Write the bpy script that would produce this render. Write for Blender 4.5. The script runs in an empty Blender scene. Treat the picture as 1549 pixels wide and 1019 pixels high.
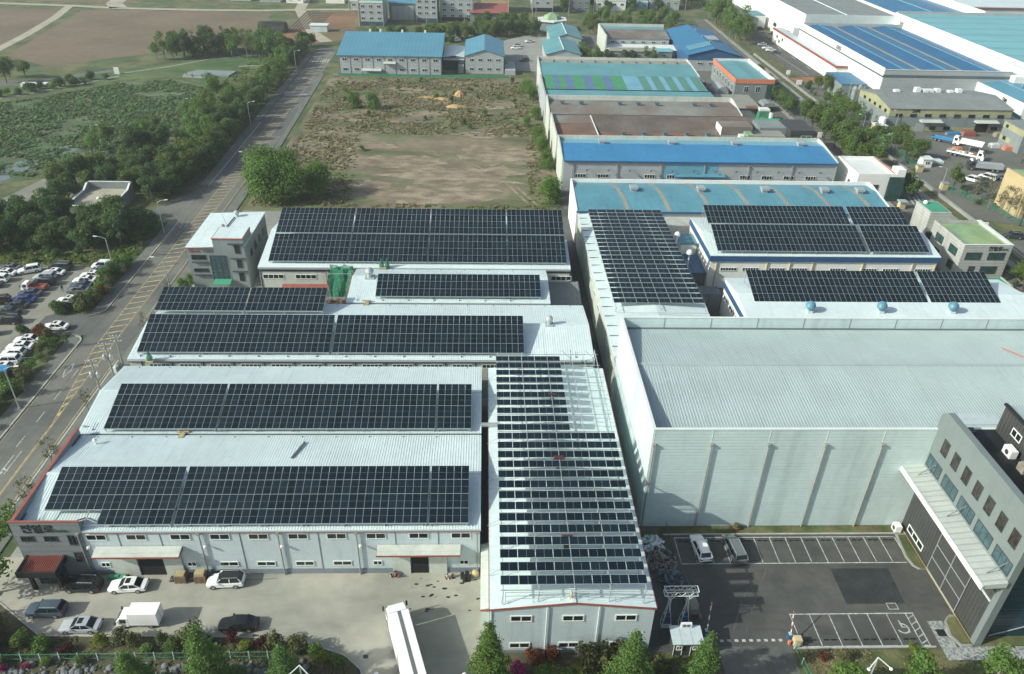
import bpy, bmesh, math, random
from mathutils import Vector, Matrix
R = math.radians
rnd = random.Random(7)
scene = bpy.context.scene
COL = scene.collection

# ------------------------------------------------------------------ camera, sky, sun, exposure
def setup_view():
    cam = bpy.data.cameras.new('camera')
    cam.sensor_fit = 'HORIZONTAL'; cam.sensor_width = 36.0; cam.lens = 1166.5/1549*36
    cam.clip_start = 0.5; cam.clip_end = 4000
    o = bpy.data.objects.new('camera', cam); COL.objects.link(o)
    pi, ya, ro = 0.562886, 0.0437463, 0.0271294
    cp, sp, cy, sy = math.cos(pi), math.sin(pi), math.cos(ya), math.sin(ya)
    fw = Vector((sy*cp, cy*cp, -sp)); rt = Vector((cy, -sy, 0)); up = rt.cross(fw)
    r2 = math.cos(ro)*rt + math.sin(ro)*up; u2 = -math.sin(ro)*rt + math.cos(ro)*up
    m = Matrix((r2, u2, -fw)).transposed().to_4x4(); m.translation = (0, 0, 80)
    o.matrix_world = m
    scene.camera = o
    w = bpy.data.worlds.new("World"); scene.world = w; w.use_nodes = True
    nt = w.node_tree; bg = nt.nodes['Background']
    sky = nt.nodes.new('ShaderNodeTexSky'); sky.sky_type = 'NISHITA'; sky.sun_disc = False
    sky.sun_elevation = R(31); sky.sun_rotation = R(252); sky.air_density = 1.0; sky.dust_density = 2.5
    hs = nt.nodes.new('ShaderNodeHueSaturation'); hs.inputs['Saturation'].default_value = .8   # pale, hazy spring sky
    nt.links.new(sky.outputs[0], hs.inputs['Color']); nt.links.new(hs.outputs[0], bg.inputs[0]); bg.inputs[1].default_value = 0.135
    L = bpy.data.lights.new('sun', 'SUN'); L.energy = 4.5; L.angle = R(0.7); L.color = (1, 0.985, 0.86)
    s = bpy.data.objects.new('sun', L); COL.objects.link(s)
    d = Vector((0.951*math.cos(R(31)), 0.309*math.cos(R(31)), -math.sin(R(31))))
    s.rotation_euler = d.to_track_quat('-Z', 'Y').to_euler(); s.location = (-100, -40, 120)
    scene.view_settings.view_transform = 'Standard'; scene.view_settings.look = 'None'
    scene.view_settings.exposure = EXPOSURE; scene.view_settings.gamma = 1
EXPOSURE = 0.17
setup_view()

# ------------------------------------------------------------------ materials
MATS = {}
def mat(name, col, rough=0.7, metal=0.0, var=0.12, scale=0.3, scale2=None, col2=None, stretch=(1, 1, 1), bands=None, bump=0.0,
        spec=0.5, objcol=False, leaf=None, alpha=None, emit=None, streak=None):
    """procedural material: two octaves of noise in world space vary the base colour; bands=(axis, period, height, darken)"""
    if name in MATS: return MATS[name]
    m = bpy.data.materials.new(name); m.use_nodes = True; MATS[name] = m
    nt = m.node_tree; N = nt.nodes; K = nt.links
    b = N['Principled BSDF']; b.inputs['Roughness'].default_value = rough; b.inputs['Metallic'].default_value = metal
    b.inputs['Specular IOR Level'].default_value = spec
    geo = N.new('ShaderNodeNewGeometry')
    mp = N.new('ShaderNodeMapping'); mp.inputs['Scale'].default_value = stretch
    K.new(geo.outputs['Position'], mp.inputs[0])
    def noise(sc, det=4):
        n = N.new('ShaderNodeTexNoise'); n.inputs['Scale'].default_value = sc; n.inputs['Detail'].default_value = det
        K.new(mp.outputs[0], n.inputs['Vector']); return n.outputs['Fac']
    def mix(f, a, c, mode='MIX'):
        x = N.new('ShaderNodeMix'); x.data_type = 'RGBA'; x.blend_type = mode
        for v, i in ((f, 0), (a, 6), (c, 7)):
            if isinstance(v, (int, float)): x.inputs[i].default_value = v
            elif isinstance(v, tuple): x.inputs[i].default_value = (*v[:3], 1)
            else: K.new(v, x.inputs[i])
        return x.outputs[2]
    def ramp(f, lo, hi):
        r = N.new('ShaderNodeMapRange'); r.inputs[1].default_value = lo; r.inputs[2].default_value = hi
        r.interpolation_type = 'SMOOTHSTEP'
        K.new(f, r.inputs[0]); return r.outputs[0]
    base = tuple(col)
    if objcol:
        oi = N.new('ShaderNodeObjectInfo'); base = oi.outputs['Color']
    if leaf:
        out = mix(geo.outputs['Random Per Island'], leaf[0], leaf[1])
        if len(leaf) > 2:
            oi = N.new('ShaderNodeObjectInfo')
            out = mix(ramp(oi.outputs['Random'], 0.3, 0.9), out, mix(1.0, out, leaf[2], 'MULTIPLY'))
    else:
        out = base
        if col2: out = mix(ramp(noise(scale2 or scale), 0.42, 0.6), base, tuple(col2))
        if var:
            f = noise(scale, 6)
            g = noise(scale*7.3, 3)
            out = mix(1.0, out, mix(ramp(f, 0.3, 0.72), (1-var,)*3, (1+var*0.6,)*3), 'MULTIPLY')
            out = mix(1.0, out, mix(ramp(g, 0.3, 0.75), (1-var*0.6,)*3, (1+var*0.4,)*3), 'MULTIPLY')
        if streak:   # rain dirt: long thin stains along an axis
            mp2 = N.new('ShaderNodeMapping'); mp2.inputs['Scale'].default_value = streak[0]
            K.new(geo.outputs['Position'], mp2.inputs[0])
            n = N.new('ShaderNodeTexNoise'); n.inputs['Scale'].default_value = 1; n.inputs['Detail'].default_value = 5
            K.new(mp2.outputs[0], n.inputs['Vector'])
            out = mix(ramp(n.outputs['Fac'], 0.5, 0.75), out, mix(1.0, out, tuple(streak[1]), 'MULTIPLY'))
    hgt = None
    if bands:
        ax, per, bh, dark = bands
        sx = N.new('ShaderNodeSeparateXYZ'); K.new(geo.outputs['Position'], sx.inputs[0])
        d = N.new('ShaderNodeMath'); d.operation = 'DIVIDE'; d.inputs[1].default_value = per; K.new(sx.outputs['XYZ'.index(ax)], d.inputs[0])
        fr = N.new('ShaderNodeMath'); fr.operation = 'FRACT'; K.new(d.outputs[0], fr.inputs[0])
        pp = N.new('ShaderNodeMath'); pp.operation = 'PINGPONG'; pp.inputs[1].default_value = 0.5; K.new(fr.outputs[0], pp.inputs[0])
        st = ramp(pp.outputs[0], 0.04, 0.16)
        out = mix(st, mix(1.0, out, (dark,)*3, 'MULTIPLY'), out)
        hgt = (st, bh)
    if isinstance(out, tuple): b.inputs['Base Color'].default_value = (*out[:3], 1)
    else: K.new(out, b.inputs['Base Color'])
    if bump or hgt:
        bp = N.new('ShaderNodeBump'); bp.inputs['Strength'].default_value = 1.0
        if hgt: bp.inputs['Distance'].default_value = hgt[1]; K.new(hgt[0], bp.inputs['Height'])
        else: bp.inputs['Distance'].default_value = bump; K.new(noise(scale*9, 5), bp.inputs['Height'])
        K.new(bp.outputs[0], b.inputs['Normal'])
    if leaf:
        tr = N.new('ShaderNodeBsdfTranslucent'); ms = N.new('ShaderNodeMixShader'); ms.inputs[0].default_value = 0.42
        K.new(out, tr.inputs[0]); K.new(b.outputs[0], ms.inputs[1]); K.new(tr.outputs[0], ms.inputs[2])
        K.new(ms.outputs[0], N['Material Output'].inputs[0])
    if alpha is not None: b.inputs['Alpha'].default_value = alpha
    return m

WH = (.61, .735, .735)
mat('roof_white', WH, .38, .0, .07, .12, streak=((2.2, .05, 1), (.86, .88, .9)), spec=.6)
mat('roof_white_y', WH, .38, .0, .07, .12, streak=((.05, 2.2, 1), (.86, .88, .9)), spec=.6)
mat('roof_grey', (.36, .455, .455), .5, 0, .06, .2, streak=((3, .06, 1), (.84, .86, .86)))
mat('siding', (.50, .60, .62), .5, 0, .05, .2, bands=('Z', .42, .008, .92), streak=((1.5, 1.5, .08), (.86, .88, .88)))
mat('siding_tall', (.55, .685, .68), .5, 0, .07, .15, bands=('Z', .5, .012, .95), streak=((.5, .5, .04), (.84, .86, .85)))
mat('siding_office', (.20, .235, .24), .55, 0, .08, .3, bands=('Z', .9, .01, .85))
mat('wall_pale', (.50, .55, .50), .7, 0, .09, .2, bands=('Y', 1.0, .01, .93), streak=((1, 1, .06), (.84, .84, .8)))
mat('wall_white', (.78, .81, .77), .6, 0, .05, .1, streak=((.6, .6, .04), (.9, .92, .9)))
mat('wall_grey', (.21, .255, .255), .75, 0, .1, .2, streak=((1, 1, .06), (.82, .84, .84)))
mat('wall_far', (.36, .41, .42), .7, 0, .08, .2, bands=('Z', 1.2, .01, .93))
mat('wall_shade', (.17, .21, .22), .75, 0, .1, .2)
mat('wall_dark', (.052, .056, .055), .6, 0, .12, .4)
mat('base_band', (.2, .24, .27), .8, 0, .12, .5)
mat('trim_red', (.30, .095, .075), .55, 0, .15, .6)
mat('vent_red', (.07, .024, .022), .7, 0, .2, 1)
mat('trim_blue', (.03, .10, .22), .5, 0, .1, .5)
mat('trim_white', (.66, .72, .70), .5, 0, .05)
mat('blue_bright', (.04, .215, .42), .42, 0, .08, .1, streak=((2, .05, 1), (.8, .85, .9)))
mat('blue_pale', (.15, .36, .47), .45, 0, .1, .15)
mat('blue_m', (.10, .275, .345), .45, 0, .12, .12, streak=((2, .05, 1), (.8, .85, .88)))
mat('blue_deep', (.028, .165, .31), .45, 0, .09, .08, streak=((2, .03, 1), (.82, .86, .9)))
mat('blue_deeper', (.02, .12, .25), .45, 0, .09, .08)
mat('blue_ridge', (.15, .34, .46), .5, 0, .1)
mat('teal', (.11, .30, .325), .45, 0, .1, .12, streak=((2, .05, 1), (.84, .87, .88)))
mat('teal_light', (.17, .44, .48), .45, 0, .08, .1, bands=('Y', 14, .02, .8))
mat('blue_far', (.085, .26, .36), .45, 0, .08, .12, bands=('X', 1.6, .02, .9))
mat('stripe_green', (.06, .26, .13), .5, 0, .1)
mat('stripe_purple', (.10, .17, .32), .5, 0, .1)
mat('stripe_olive', (.085, .235, .18), .5, 0, .1)
mat('rust', (.145, .118, .096), .8, 0, .22, .12, col2=(.125, .11, .095), scale2=.05, streak=((1.5, .08, 1), (.8, .7, .65)))
mat('rust_orange', (.215, .115, .07), .8, 0, .2, .15, col2=(.16, .11, .08), scale2=.06)
mat('rust_grey', (.21, .225, .205), .75, 0, .15, .1, col2=(.17, .14, .115), scale2=.06)
mat('tan_patch', (.26, .27, .23), .8, 0, .1)
mat('shed_roof', (.21, .245, .24), .75, 0, .12, .15, streak=((1.2, .08, 1), (.82, .84, .82)))
mat('glass_dark', (.012, .02, .022), .12, 0, 0, spec=.6)
mat('glass_green', (.03, .085, .08), .12, 0, .3, .8, spec=.6)
mat('canopy_white', (.42, .47, .44), .7, 0, .08, .5, bands=('Y', .9, .01, .8))
mat('glass_brown', (.045, .04, .034), .15, 0, .5, 1.2, spec=.6)
mat('glass_blue', (.045, .10, .12), .15, 0, .3, .6, spec=.6)
mat('glass_navy', (.012, .045, .07), .2, 0, .1, .3, bands=('Z', 1.2, .01, .7), spec=.5)
mat('frame_white', (.68, .73, .70), .5, 0, 0)
mat('frame_dark', (.05, .06, .065), .5, 0, 0)
mat('black', (.012, .014, .016), .6, 0, .1)
mat('void', (.006, .008, .009), .9, 0, 0)
mat('metal', (.42, .47, .48), .4, .3, .05)
mat('metal_dark', (.12, .15, .16), .5, .2, .05)
mat('pipe', (.27, .29, .27), .55, 0, .1)
mat('stone', (.42, .44, .41), .7, 0, .1, .4, bands=('Z', .75, .01, .78), streak=((1, 1, .08), (.85, .85, .82)))
mat('deck_green', (.19, .33, .20), .8, 0, .18, .25, col2=(.27, .38, .19), scale2=.12)
mat('deck_mint', (.05, .30, .18), .7, 0, .1)
mat('cell', (.005, .0115, .0135), .3, 0, .15, .25, spec=.28)
mat('panel_frame', (.42, .50, .50), .45, .1, 0)
mat('concrete_yard', (.37, .37, .31), .9, 0, .12, .1, col2=(.285, .295, .25), scale2=.06, bump=.01, streak=((.12, .5, 1), (.86, .87, .86)))
mat('concrete_lot', (.20, .21, .175), .9, 0, .12, .15, col2=(.24, .245, .20), scale2=.07, bump=.01)
mat('concrete_pale', (.27, .285, .26), .9, 0, .15, .1)
mat('dirt_track', (.37, .36, .28), .95, 0, .15, .2)
mat('asphalt', (.155, .163, .143), .9, 0, .14, .12, col2=(.105, .117, .11), scale2=.05, streak=((.9, .03, 1), (.8, .8, .8)), bump=.008)
mat('asphalt_lot', (.088, .091, .085), .9, 0, .16, .15, col2=(.066, .071, .069), scale2=.12, bump=.012, streak=((.25, .9, 1), (.8, .8, .8)))
mat('asphalt_dark', (.028, .036, .038), .85, 0, .3, .5, bump=.01)
mat('asphalt_far', (.13, .137, .122), .9, 0, .15, .1)
mat('sidewalk', (.15, .165, .145), .9, 0, .15, .4, bands=('Y', .6, .004, .9))
mat('kerb', (.40, .42, .38), .85, 0, .12, 1)
mat('tyre_mark', (.16, .165, .145), .9, 0, .3, .8, alpha=.45)
mat('paint_white', (.46, .50, .48), .8, 0, .35, 1.8)
mat('paint_yellow', (.46, .37, .17), .85, 0, .3, 1.2)
mat('paver', (.36, .385, .37), .9, 0, .08, .8, col2=(.17, .20, .205), scale2=3.4)
mat('grass', (.070, .115, .038), .95, 0, .35, .12, col2=(.12, .13, .052), scale2=.06, bump=.08)
mat('grass_bright', (.050, .125, .032), .95, 0, .3, .08, col2=(.09, .14, .045), scale2=.04, bump=.1)
mat('grass_dry', (.125, .125, .055), .95, 0, .3, .3, col2=(.075, .10, .035), scale2=.25, bump=.05)
mat('wetland', (.072, .125, .052), .95, 0, .3, .09, col2=(.125, .140, .085), scale2=.07, stretch=(1, 1.6, 1), bump=.12)
mat('field', (.170, .130, .085), .95, 0, .18, .04, col2=(.145, .120, .075), scale2=.02, bands=('Y', 2.4, .05, .93))
mat('field_red', (.21, .115, .06), .95, 0, .25, .05, col2=(.14, .125, .06), scale2=.04)
mat('dirt', (.195, .170, .115), .95, 0, .3, .06, col2=(.115, .135, .062), scale2=.045, stretch=(1, 1.8, 1), bump=.1, streak=((.05, .16, 1), (1.25, 1.22, 1.1)))
mat('dirt_pale', (.29, .245, .172), .95, 0, .4, .2, col2=(.235, .195, .135), scale2=.09, stretch=(1, 2, 1), bump=.1)
mat('sand', (.42, .29, .14), .95, 0, .2, .4)
mat('soil', (.085, .080, .048), .95, 0, .3, .5, bump=.05)
mat('water', (.13, .17, .16), .08, 0, .1, .2, spec=.6)
mat('mud', (.085, .085, .065), .95, 0, .3, .2)
mat('bark', (.09, .075, .055), .9, 0, .2, 2)
mat('bark_pale', (.19, .18, .15), .9, 0, .2, 2)
mat('leaf_pine', (0, 0, 0), .75, leaf=((.040, .098, .034), (.105, .180, .064), (1.2, 1.1, .9)), spec=.2)
mat('leaf_mid', (0, 0, 0), .7, leaf=((.068, .135, .038), (.16, .24, .070), (1.15, 1.02, .85)), spec=.2)
mat('leaf_fresh', (0, 0, 0), .7, leaf=((.080, .165, .034), (.18, .30, .075), (.92, .95, .85)), spec=.2)
mat('leaf_cone', (0, 0, 0), .7, leaf=((.060, .135, .034), (.17, .285, .078), (1.1, 1, .85)), spec=.2)
mat('leaf_weed', (0, 0, 0), .8, leaf=((.105, .115, .05), (.19, .18, .085)), spec=.1)
mat('leaf_marsh', (0, 0, 0), .75, leaf=((.085, .165, .062), (.145, .235, .105)), spec=.1)
mat('facade_grey', (.165, .205, .205), .6, .0, .06, .2, streak=((1, 1, .06), (.88, .9, .9)))
mat('leaf_lime', (0, 0, 0), .7, leaf=((.12, .17, .02), (.26, .30, .05)), spec=.2)
mat('leaf_olive', (0, 0, 0), .75, leaf=((.075, .100, .042), (.160, .180, .075), (1, .97, .88)), spec=.2)
mat('leaf_rust', (0, 0, 0), .75, leaf=((.08, .025, .012), (.22, .075, .03)), spec=.2)
mat('leaf_maroon', (0, 0, 0), .75, leaf=((.04, .010, .012), (.11, .025, .03)), spec=.2)
mat('leaf_pink', (0, 0, 0), .75, leaf=((.22, .02, .10), (.42, .05, .19)), spec=.2)
mat('leaf_reed', (0, 0, 0), .85, leaf=((.19, .165, .09), (.33, .29, .165)), spec=.1)
mat('car_paint', (1, 1, 1), .22, .0, 0, objcol=True, spec=.7)
mat('tyre', (.015, .015, .016), .8, 0, 0)
mat('rim', (.4, .42, .43), .3, .6, 0)
mat('lamp_clear', (.7, .75, .75), .15, 0, 0)
mat('lamp_red', (.25, .01, .01), .25, 0, 0)
mat('plastic_white', (.78, .80, .78), .45, 0, .04)
mat('truck_white', (.83, .86, .85), .4, 0, .04, .5)
mat('truck_grey', (.14, .155, .15), .5, 0, .1)
mat('cream', (.55, .47, .28), .7, 0, .06)
mat('ochre', (.48, .40, .22), .75, 0, .07, .2)
mat('yellow_band', (.34, .355, .21), .65, 0, .1, .3)
mat('orange_band', (.56, .20, .11), .6, 0, .08)
mat('net_green', (.015, .20, .11), .8, 0, .35, 2.2, alpha=.72)
mat('wood', (.20, .145, .085), .85, 0, .25, 3)
mat('wood_pale', (.40, .34, .19), .85, 0, .15, 2)
mat('brick_orange', (.30, .12, .07), .85, 0, .2)
mat('tarp', (.30, .29, .24), .85, 0, .25, 1.2)
mat('sign_dark', (.012, .02, .02), .6, 0, 0)
mat('sign_red', (.30, .03, .035), .6, 0, 0)
mat('sign_green', (.02, .10, .07), .6, 0, 0)
mat('fence_green', (.05, .24, .14), .6, 0, .1)
mat('turbine_blue', (.10, .26, .34), .4, 0, .1)
mat('skin', (.45, .28, .2), .6, 0, 0)
mat('cloth_navy', (.02, .03, .06), .9, 0, 0)
mat('cloth_grey', (.12, .13, .14), .9, 0, 0)
mat('hair', (.01, .008, .007), .7, 0, 0)
mat('rock', (.17, .19, .19), .9, 0, .3, 1.3, bump=.05)
mat('junk', (0, 0, 0), .8, leaf=((.09, .065, .05), (.50, .48, .46)))
mat('rubbish_blue', (.09, .18, .26), .6, 0, .4, 1)
mat('plank_red', (.22, .10, .07), .8, 0, .2)

def vary_cells():
    nt = MATS['cell'].node_tree; b = nt.nodes['Principled BSDF']; oi = nt.nodes.new('ShaderNodeObjectInfo')
    x = nt.nodes.new('ShaderNodeMix'); x.data_type = 'RGBA'; x.inputs[6].default_value = (.0035, .0105, .0165, 1); x.inputs[7].default_value = (.0075, .018, .028, 1)
    nt.links.new(oi.outputs['Random'], x.inputs[0]); nt.links.new(x.outputs[2], b.inputs['Base Color'])
    r = nt.nodes.new('ShaderNodeMapRange'); r.inputs[3].default_value = .22; r.inputs[4].default_value = .36; nt.links.new(oi.outputs['Random'], r.inputs[0]); nt.links.new(r.outputs[0], b.inputs['Roughness'])
vary_cells()

# ------------------------------------------------------------------ mesh builder
class MB:
    def __init__(s): s.v = []; s.f = []; s.m = []; s.mats = []; s.cur = 0
    def use(s, name):
        if name not in s.mats: s.mats.append(name)
        s.cur = s.mats.index(name); return s
    def face(s, pts):
        n = len(s.v); s.v += [tuple(p) for p in pts]; s.f.append(tuple(range(n, n+len(pts)))); s.m.append(s.cur); return s
    def hull(s, a, b):
        """closed solid from two matching polygons"""
        n = len(s.v); k = len(a); s.v += [tuple(p) for p in a] + [tuple(p) for p in b]
        s.f.append(tuple(range(n+k-1, n-1, -1))); s.f.append(tuple(range(n+k, n+2*k))); s.m += [s.cur]*2
        for i in range(k):
            j = (i+1) % k; s.f.append((n+i, n+j, n+k+j, n+k+i)); s.m.append(s.cur)
        return s
    def box(s, x0, x1, y0, y1, z0, z1):
        return s.hull([(x0, y0, z0), (x1, y0, z0), (x1, y1, z0), (x0, y1, z0)], [(x0, y0, z1), (x1, y0, z1), (x1, y1, z1), (x0, y1, z1)])
    def prism(s, poly, z0, z1):
        return s.hull([(x, y, z0) for x, y in poly], [(x, y, z1) for x, y in poly])
    def bar(s, p, q, w, h=None):
        p = Vector(p); q = Vector(q); h = h or w; d = (q-p)
        if d.length < 1e-6: return s
        d.normalize(); up = Vector((0, 0, 1)) if abs(d.z) < .95 else Vector((0, 1, 0))
        a = d.cross(up).normalized()*w/2; b = a.cross(d).normalized()*h/2
        return s.hull([p-a-b, p+a-b, p+a+b, p-a+b], [q-a-b, q+a-b, q+a+b, q-a+b])
    def tube(s, p, q, r0, r1=None, n=8):
        p = Vector(p); q = Vector(q); r1 = r0 if r1 is None else r1; d = (q-p).normalized()
        up = Vector((0, 0, 1)) if abs(d.z) < .95 else Vector((0, 1, 0))
        a = d.cross(up).normalized(); b = a.cross(d).normalized()
        c = [(a*math.cos(2*math.pi*i/n)+b*math.sin(2*math.pi*i/n)) for i in range(n)]
        return s.hull([p+x*r0 for x in c], [q+x*r1 for x in c])
    def loft(s, secs, closed=True):
        n = len(s.v); k = len(secs[0])
        for sec in secs: s.v += [tuple(p) for p in sec]
        for a in range(len(secs)-1):
            for i in range(k if closed else k-1):
                j = (i+1) % k; s.f.append((n+a*k+i, n+a*k+j, n+(a+1)*k+j, n+(a+1)*k+i)); s.m.append(s.cur)
        if closed:
            s.f.append(tuple(range(n+k-1, n-1, -1))); b = n+(len(secs)-1)*k; s.f.append(tuple(range(b, b+k))); s.m += [s.cur]*2
        return s
    def lathe(s, x, y, prof, n=12):
        return s.loft([[(x+r*math.cos(2*math.pi*i/n), y+r*math.sin(2*math.pi*i/n), z) for i in range(n)] for r, z in prof])
    def mesh(s, name, loc=(0, 0, 0), smooth=False, fix=True):
        me = bpy.data.meshes.new(name); lx, ly, lz = loc
        me.from_pydata([(a-lx, b-ly, c-lz) for a, b, c in s.v], [], s.f)
        for n in (s.mats or ['trim_white']): me.materials.append(MATS[n])
        me.polygons.foreach_set('material_index', s.m)
        if fix:
            bm = bmesh.new(); bm.from_mesh(me); bmesh.ops.recalc_face_normals(bm, faces=bm.faces); bm.to_mesh(me); bm.free()
        if smooth: me.polygons.foreach_set('use_smooth', [True]*len(s.f))
        me.update(); return me

def link(name, data, parent=None):
    o = bpy.data.objects.new(name, data); COL.objects.link(o)
    if parent: o.parent = parent
    return o
def tag(o, label, cat, group=None, kind=None):
    o['label'] = label; o['category'] = cat
    if group: o['group'] = group
    if kind: o['kind'] = kind
    return o
def thing(name, label, cat, loc=(0, 0, 0), group=None):
    o = link(name, None); o.location = loc; o.empty_display_size = .5
    return tag(o, label, cat, group)
def part(name, mb, T, parent=None, smooth=False, label=None):
    """world-space builder -> part of thing T (rotation-free), or sub-part when parent is given"""
    o = link(name, mb.mesh(name, tuple(T.location), smooth), parent or T)
    if label: o['label'] = label
    return o
def struct(name, mb, label=None):
    o = link(name, mb.mesh(name)); o['kind'] = 'structure'
    if label: o['label'] = label
    return o
def single(name, mb, label, cat, group=None, kind=None, smooth=False):
    vs = mb.v; cx = sum(v[0] for v in vs)/len(vs); cy = sum(v[1] for v in vs)/len(vs); cz = min(v[2] for v in vs)
    o = link(name, mb.mesh(name, (cx, cy, cz), smooth)); o.location = (cx, cy, cz)
    return tag(o, label, cat, group, kind)
def copy_tree(src, parent=None):
    c = src.copy(); COL.objects.link(c); c.parent = parent
    for ch in KIDS.get(src.name, ()): copy_tree(ch, c)
    return c
KIDS = {}
def kids(root):
    """remember a prototype's tree so that copies need not search the scene"""
    for ch in root.children: KIDS.setdefault(root.name, []).append(ch); kids(ch)

# windows are cached meshes, one part each with its frame as sub-part
WC = {}
def win(T, x, y, z, w, h, face='S', panes=2, glass='glass_dark', frame='frame_white', fw=.09, far=False):
    key = (w, h, panes, glass, frame, fw, far)
    if key not in WC:
        g = MB().use(glass); g.box(-w/2+fw*.6, w/2-fw*.6, -.03, .02, -h/2+fw*.6, h/2-fw*.6)
        f = MB().use(frame)
        f.box(-w/2, w/2, -.07, .02, h/2-fw, h/2); f.box(-w/2, w/2, -.09, .02, -h/2, -h/2+fw)
        for i in range(panes+1):
            c = -w/2 + (w-fw)*i/panes; f.box(c, c+fw, -.066, .02, -h/2+fw, h/2-fw)
        if far:
            g.use(frame); off = len(g.v); g.v += f.v; g.f += [tuple(i+off for i in q) for q in f.f]; g.m += [g.cur]*len(f.f)
            WC[key] = (g.mesh('window'), None)
        else: WC[key] = (g.mesh('window'), f.mesh('window_frame'))
    a, b = WC[key]
    o = link('window', a, T); o.location = Vector((x, y, z)) - Vector(T.location)
    o.rotation_euler = (0, 0, {'S': 0, 'W': -math.pi/2, 'E': math.pi/2, 'N': math.pi}[face])
    if b: link('window_frame', b, o)
    return o
def wins(T, xs, y, z, w, h, **k):
    for x in xs: win(T, x, y, z, w, h, **k)

def lettering(T, body, size, loc, face='S', m='sign_dark', name='sign_lettering', xs=1.0, bold=.012):
    c = bpy.data.curves.new('text', 'FONT'); c.body = body; c.size = size; c.extrude = .015; c.offset = bold
    t = bpy.data.objects.new('text', c); COL.objects.link(t)
    me = bpy.data.meshes.new_from_object(t.evaluated_get(bpy.context.evaluated_depsgraph_get()))
    bpy.data.objects.remove(t); bpy.data.curves.remove(c)
    me.materials.clear(); me.materials.append(MATS[m]); me.name = name
    o = link(name, me, T); o.location = Vector(loc)-Vector(T.location)
    o.rotation_euler = (math.pi/2, 0, {'S': 0, 'W': -math.pi/2, 'E': math.pi/2}[face]); o.scale = (xs, 1, 1)
    return o

# ------------------------------------------------------------------ sheds
def slab(mb, x0, x1, y0, y1, z0, z1, t=.12):
    """roof slab running in x, z0 at y0 and z1 at y1"""
    mb.hull([(x0, y0, z0-t), (x1, y0, z0-t), (x1, y1, z1-t), (x0, y1, z1-t)], [(x0, y0, z0), (x1, y0, z0), (x1, y1, z1), (x0, y1, z1)])
def slabx(mb, x0, x1, y0, y1, z0, z1, t=.12):
    mb.hull([(x0, y0, z0-t), (x1, y0, z1-t), (x1, y1, z1-t), (x0, y1, z0-t)], [(x0, y0, z0), (x1, y0, z1), (x1, y1, z1), (x0, y1, z0)])
def gable_x(T, x0, x1, y0, y1, ze, zr, roof, wall, ym=None, rib=0, ov=.25, zb=0, ze2=None):
    """ridge along x"""
    ym = (y0+y1)/2 if ym is None else ym; e2 = ze if ze2 is None else ze2
    w = MB().use(wall); t = .14
    w.hull([(x0, y0, zb), (x0, y1, zb), (x0, y1, e2-t), (x0, ym, zr-t), (x0, y0, ze-t)], [(x1, y0, zb), (x1, y1, zb), (x1, y1, e2-t), (x1, ym, zr-t), (x1, y0, ze-t)])
    wo = part('wall', w, T)
    r = MB().use(roof); s1 = (zr-ze)/(ym-y0); s2 = (zr-e2)/(y1-ym)
    a0, a1 = x0-ov, x1+ov; b0, b1 = y0-ov, y1+ov
    slab(r, a0, a1, b0, ym, ze-s1*ov, zr); slab(r, a0, a1, ym, b1, zr, e2-s2*ov)
    if rib:
        n = int((a1-a0)/rib)
        for i in range(1, n):
            x = a0+(a1-a0)*i/n
            r.hull([(x-.05, b0, ze-s1*ov), (x+.05, b0, ze-s1*ov), (x+.02, b0, ze-s1*ov+.035), (x-.02, b0, ze-s1*ov+.035)], [(x-.05, ym, zr), (x+.05, ym, zr), (x+.02, ym, zr+.035), (x-.02, ym, zr+.035)])
            r.hull([(x-.05, ym, zr), (x+.05, ym, zr), (x+.02, ym, zr+.035), (x-.02, ym, zr+.035)], [(x-.05, b1, e2-s2*ov), (x+.05, b1, e2-s2*ov), (x+.02, b1, e2-s2*ov+.035), (x-.02, b1, e2-s2*ov+.035)])
        r.box(a0+.02, a1-.02, ym-.25, ym+.25, zr+.0, zr+.07)
        r.use('metal_dark')
        for i in range(int((a1-a0)/4.8)):   # safety hooks along the eaves
            x = a0+2+i*4.8; r.box(x-.09, x+.09, b0+.55, b0+.75, ze+.02, ze+.26); r.box(x+.6, x+.74, b1-.6, b1-.46, e2+.0, e2+.2)
            if i % 3 == 0: r.bar((x, b0+.65, ze+.22), (x, b0+1.9, ze+.5), .05)
        r.use(roof)
    ro = part('roof', r, T)
    return wo, ro
def gable_y(T, x0, x1, y0, y1, ze, zr, roof, wall, rib=0, ov=.25, xm=None, zb=0):
    xm = (x0+x1)/2 if xm is None else xm; t = .14
    w = MB().use(wall)
    w.hull([(x0, y0, zb), (x1, y0, zb), (x1, y0, ze-t), (xm, y0, zr-t), (x0, y0, ze-t)], [(x0, y1, zb), (x1, y1, zb), (x1, y1, ze-t), (xm, y1, zr-t), (x0, y1, ze-t)])
    wo = part('wall', w, T)
    r = MB().use(roof); s = (zr-ze)/(xm-x0); s2 = (zr-ze)/(x1-xm); a0, a1 = x0-ov, x1+ov; b0, b1 = y0-ov, y1+ov
    slabx(r, a0, xm, b0, b1, ze-s*ov, zr); slabx(r, xm, a1, b0, b1, zr, ze-s2*ov)
    if rib:
        n = int((b1-b0)/rib)
        for i in range(1, n):
            y = b0+(b1-b0)*i/n
            r.bar((a0, y, ze-s*ov+.02), (xm, y, zr+.02), .09, .06); r.bar((xm, y, zr+.02), (a1, y, ze-s2*ov+.02), .09, .06)
        r.box(xm-.25, xm+.25, b0+.02, b1-.02, zr, zr+.09)
    ro = part('roof', r, T)
    return wo, ro
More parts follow.
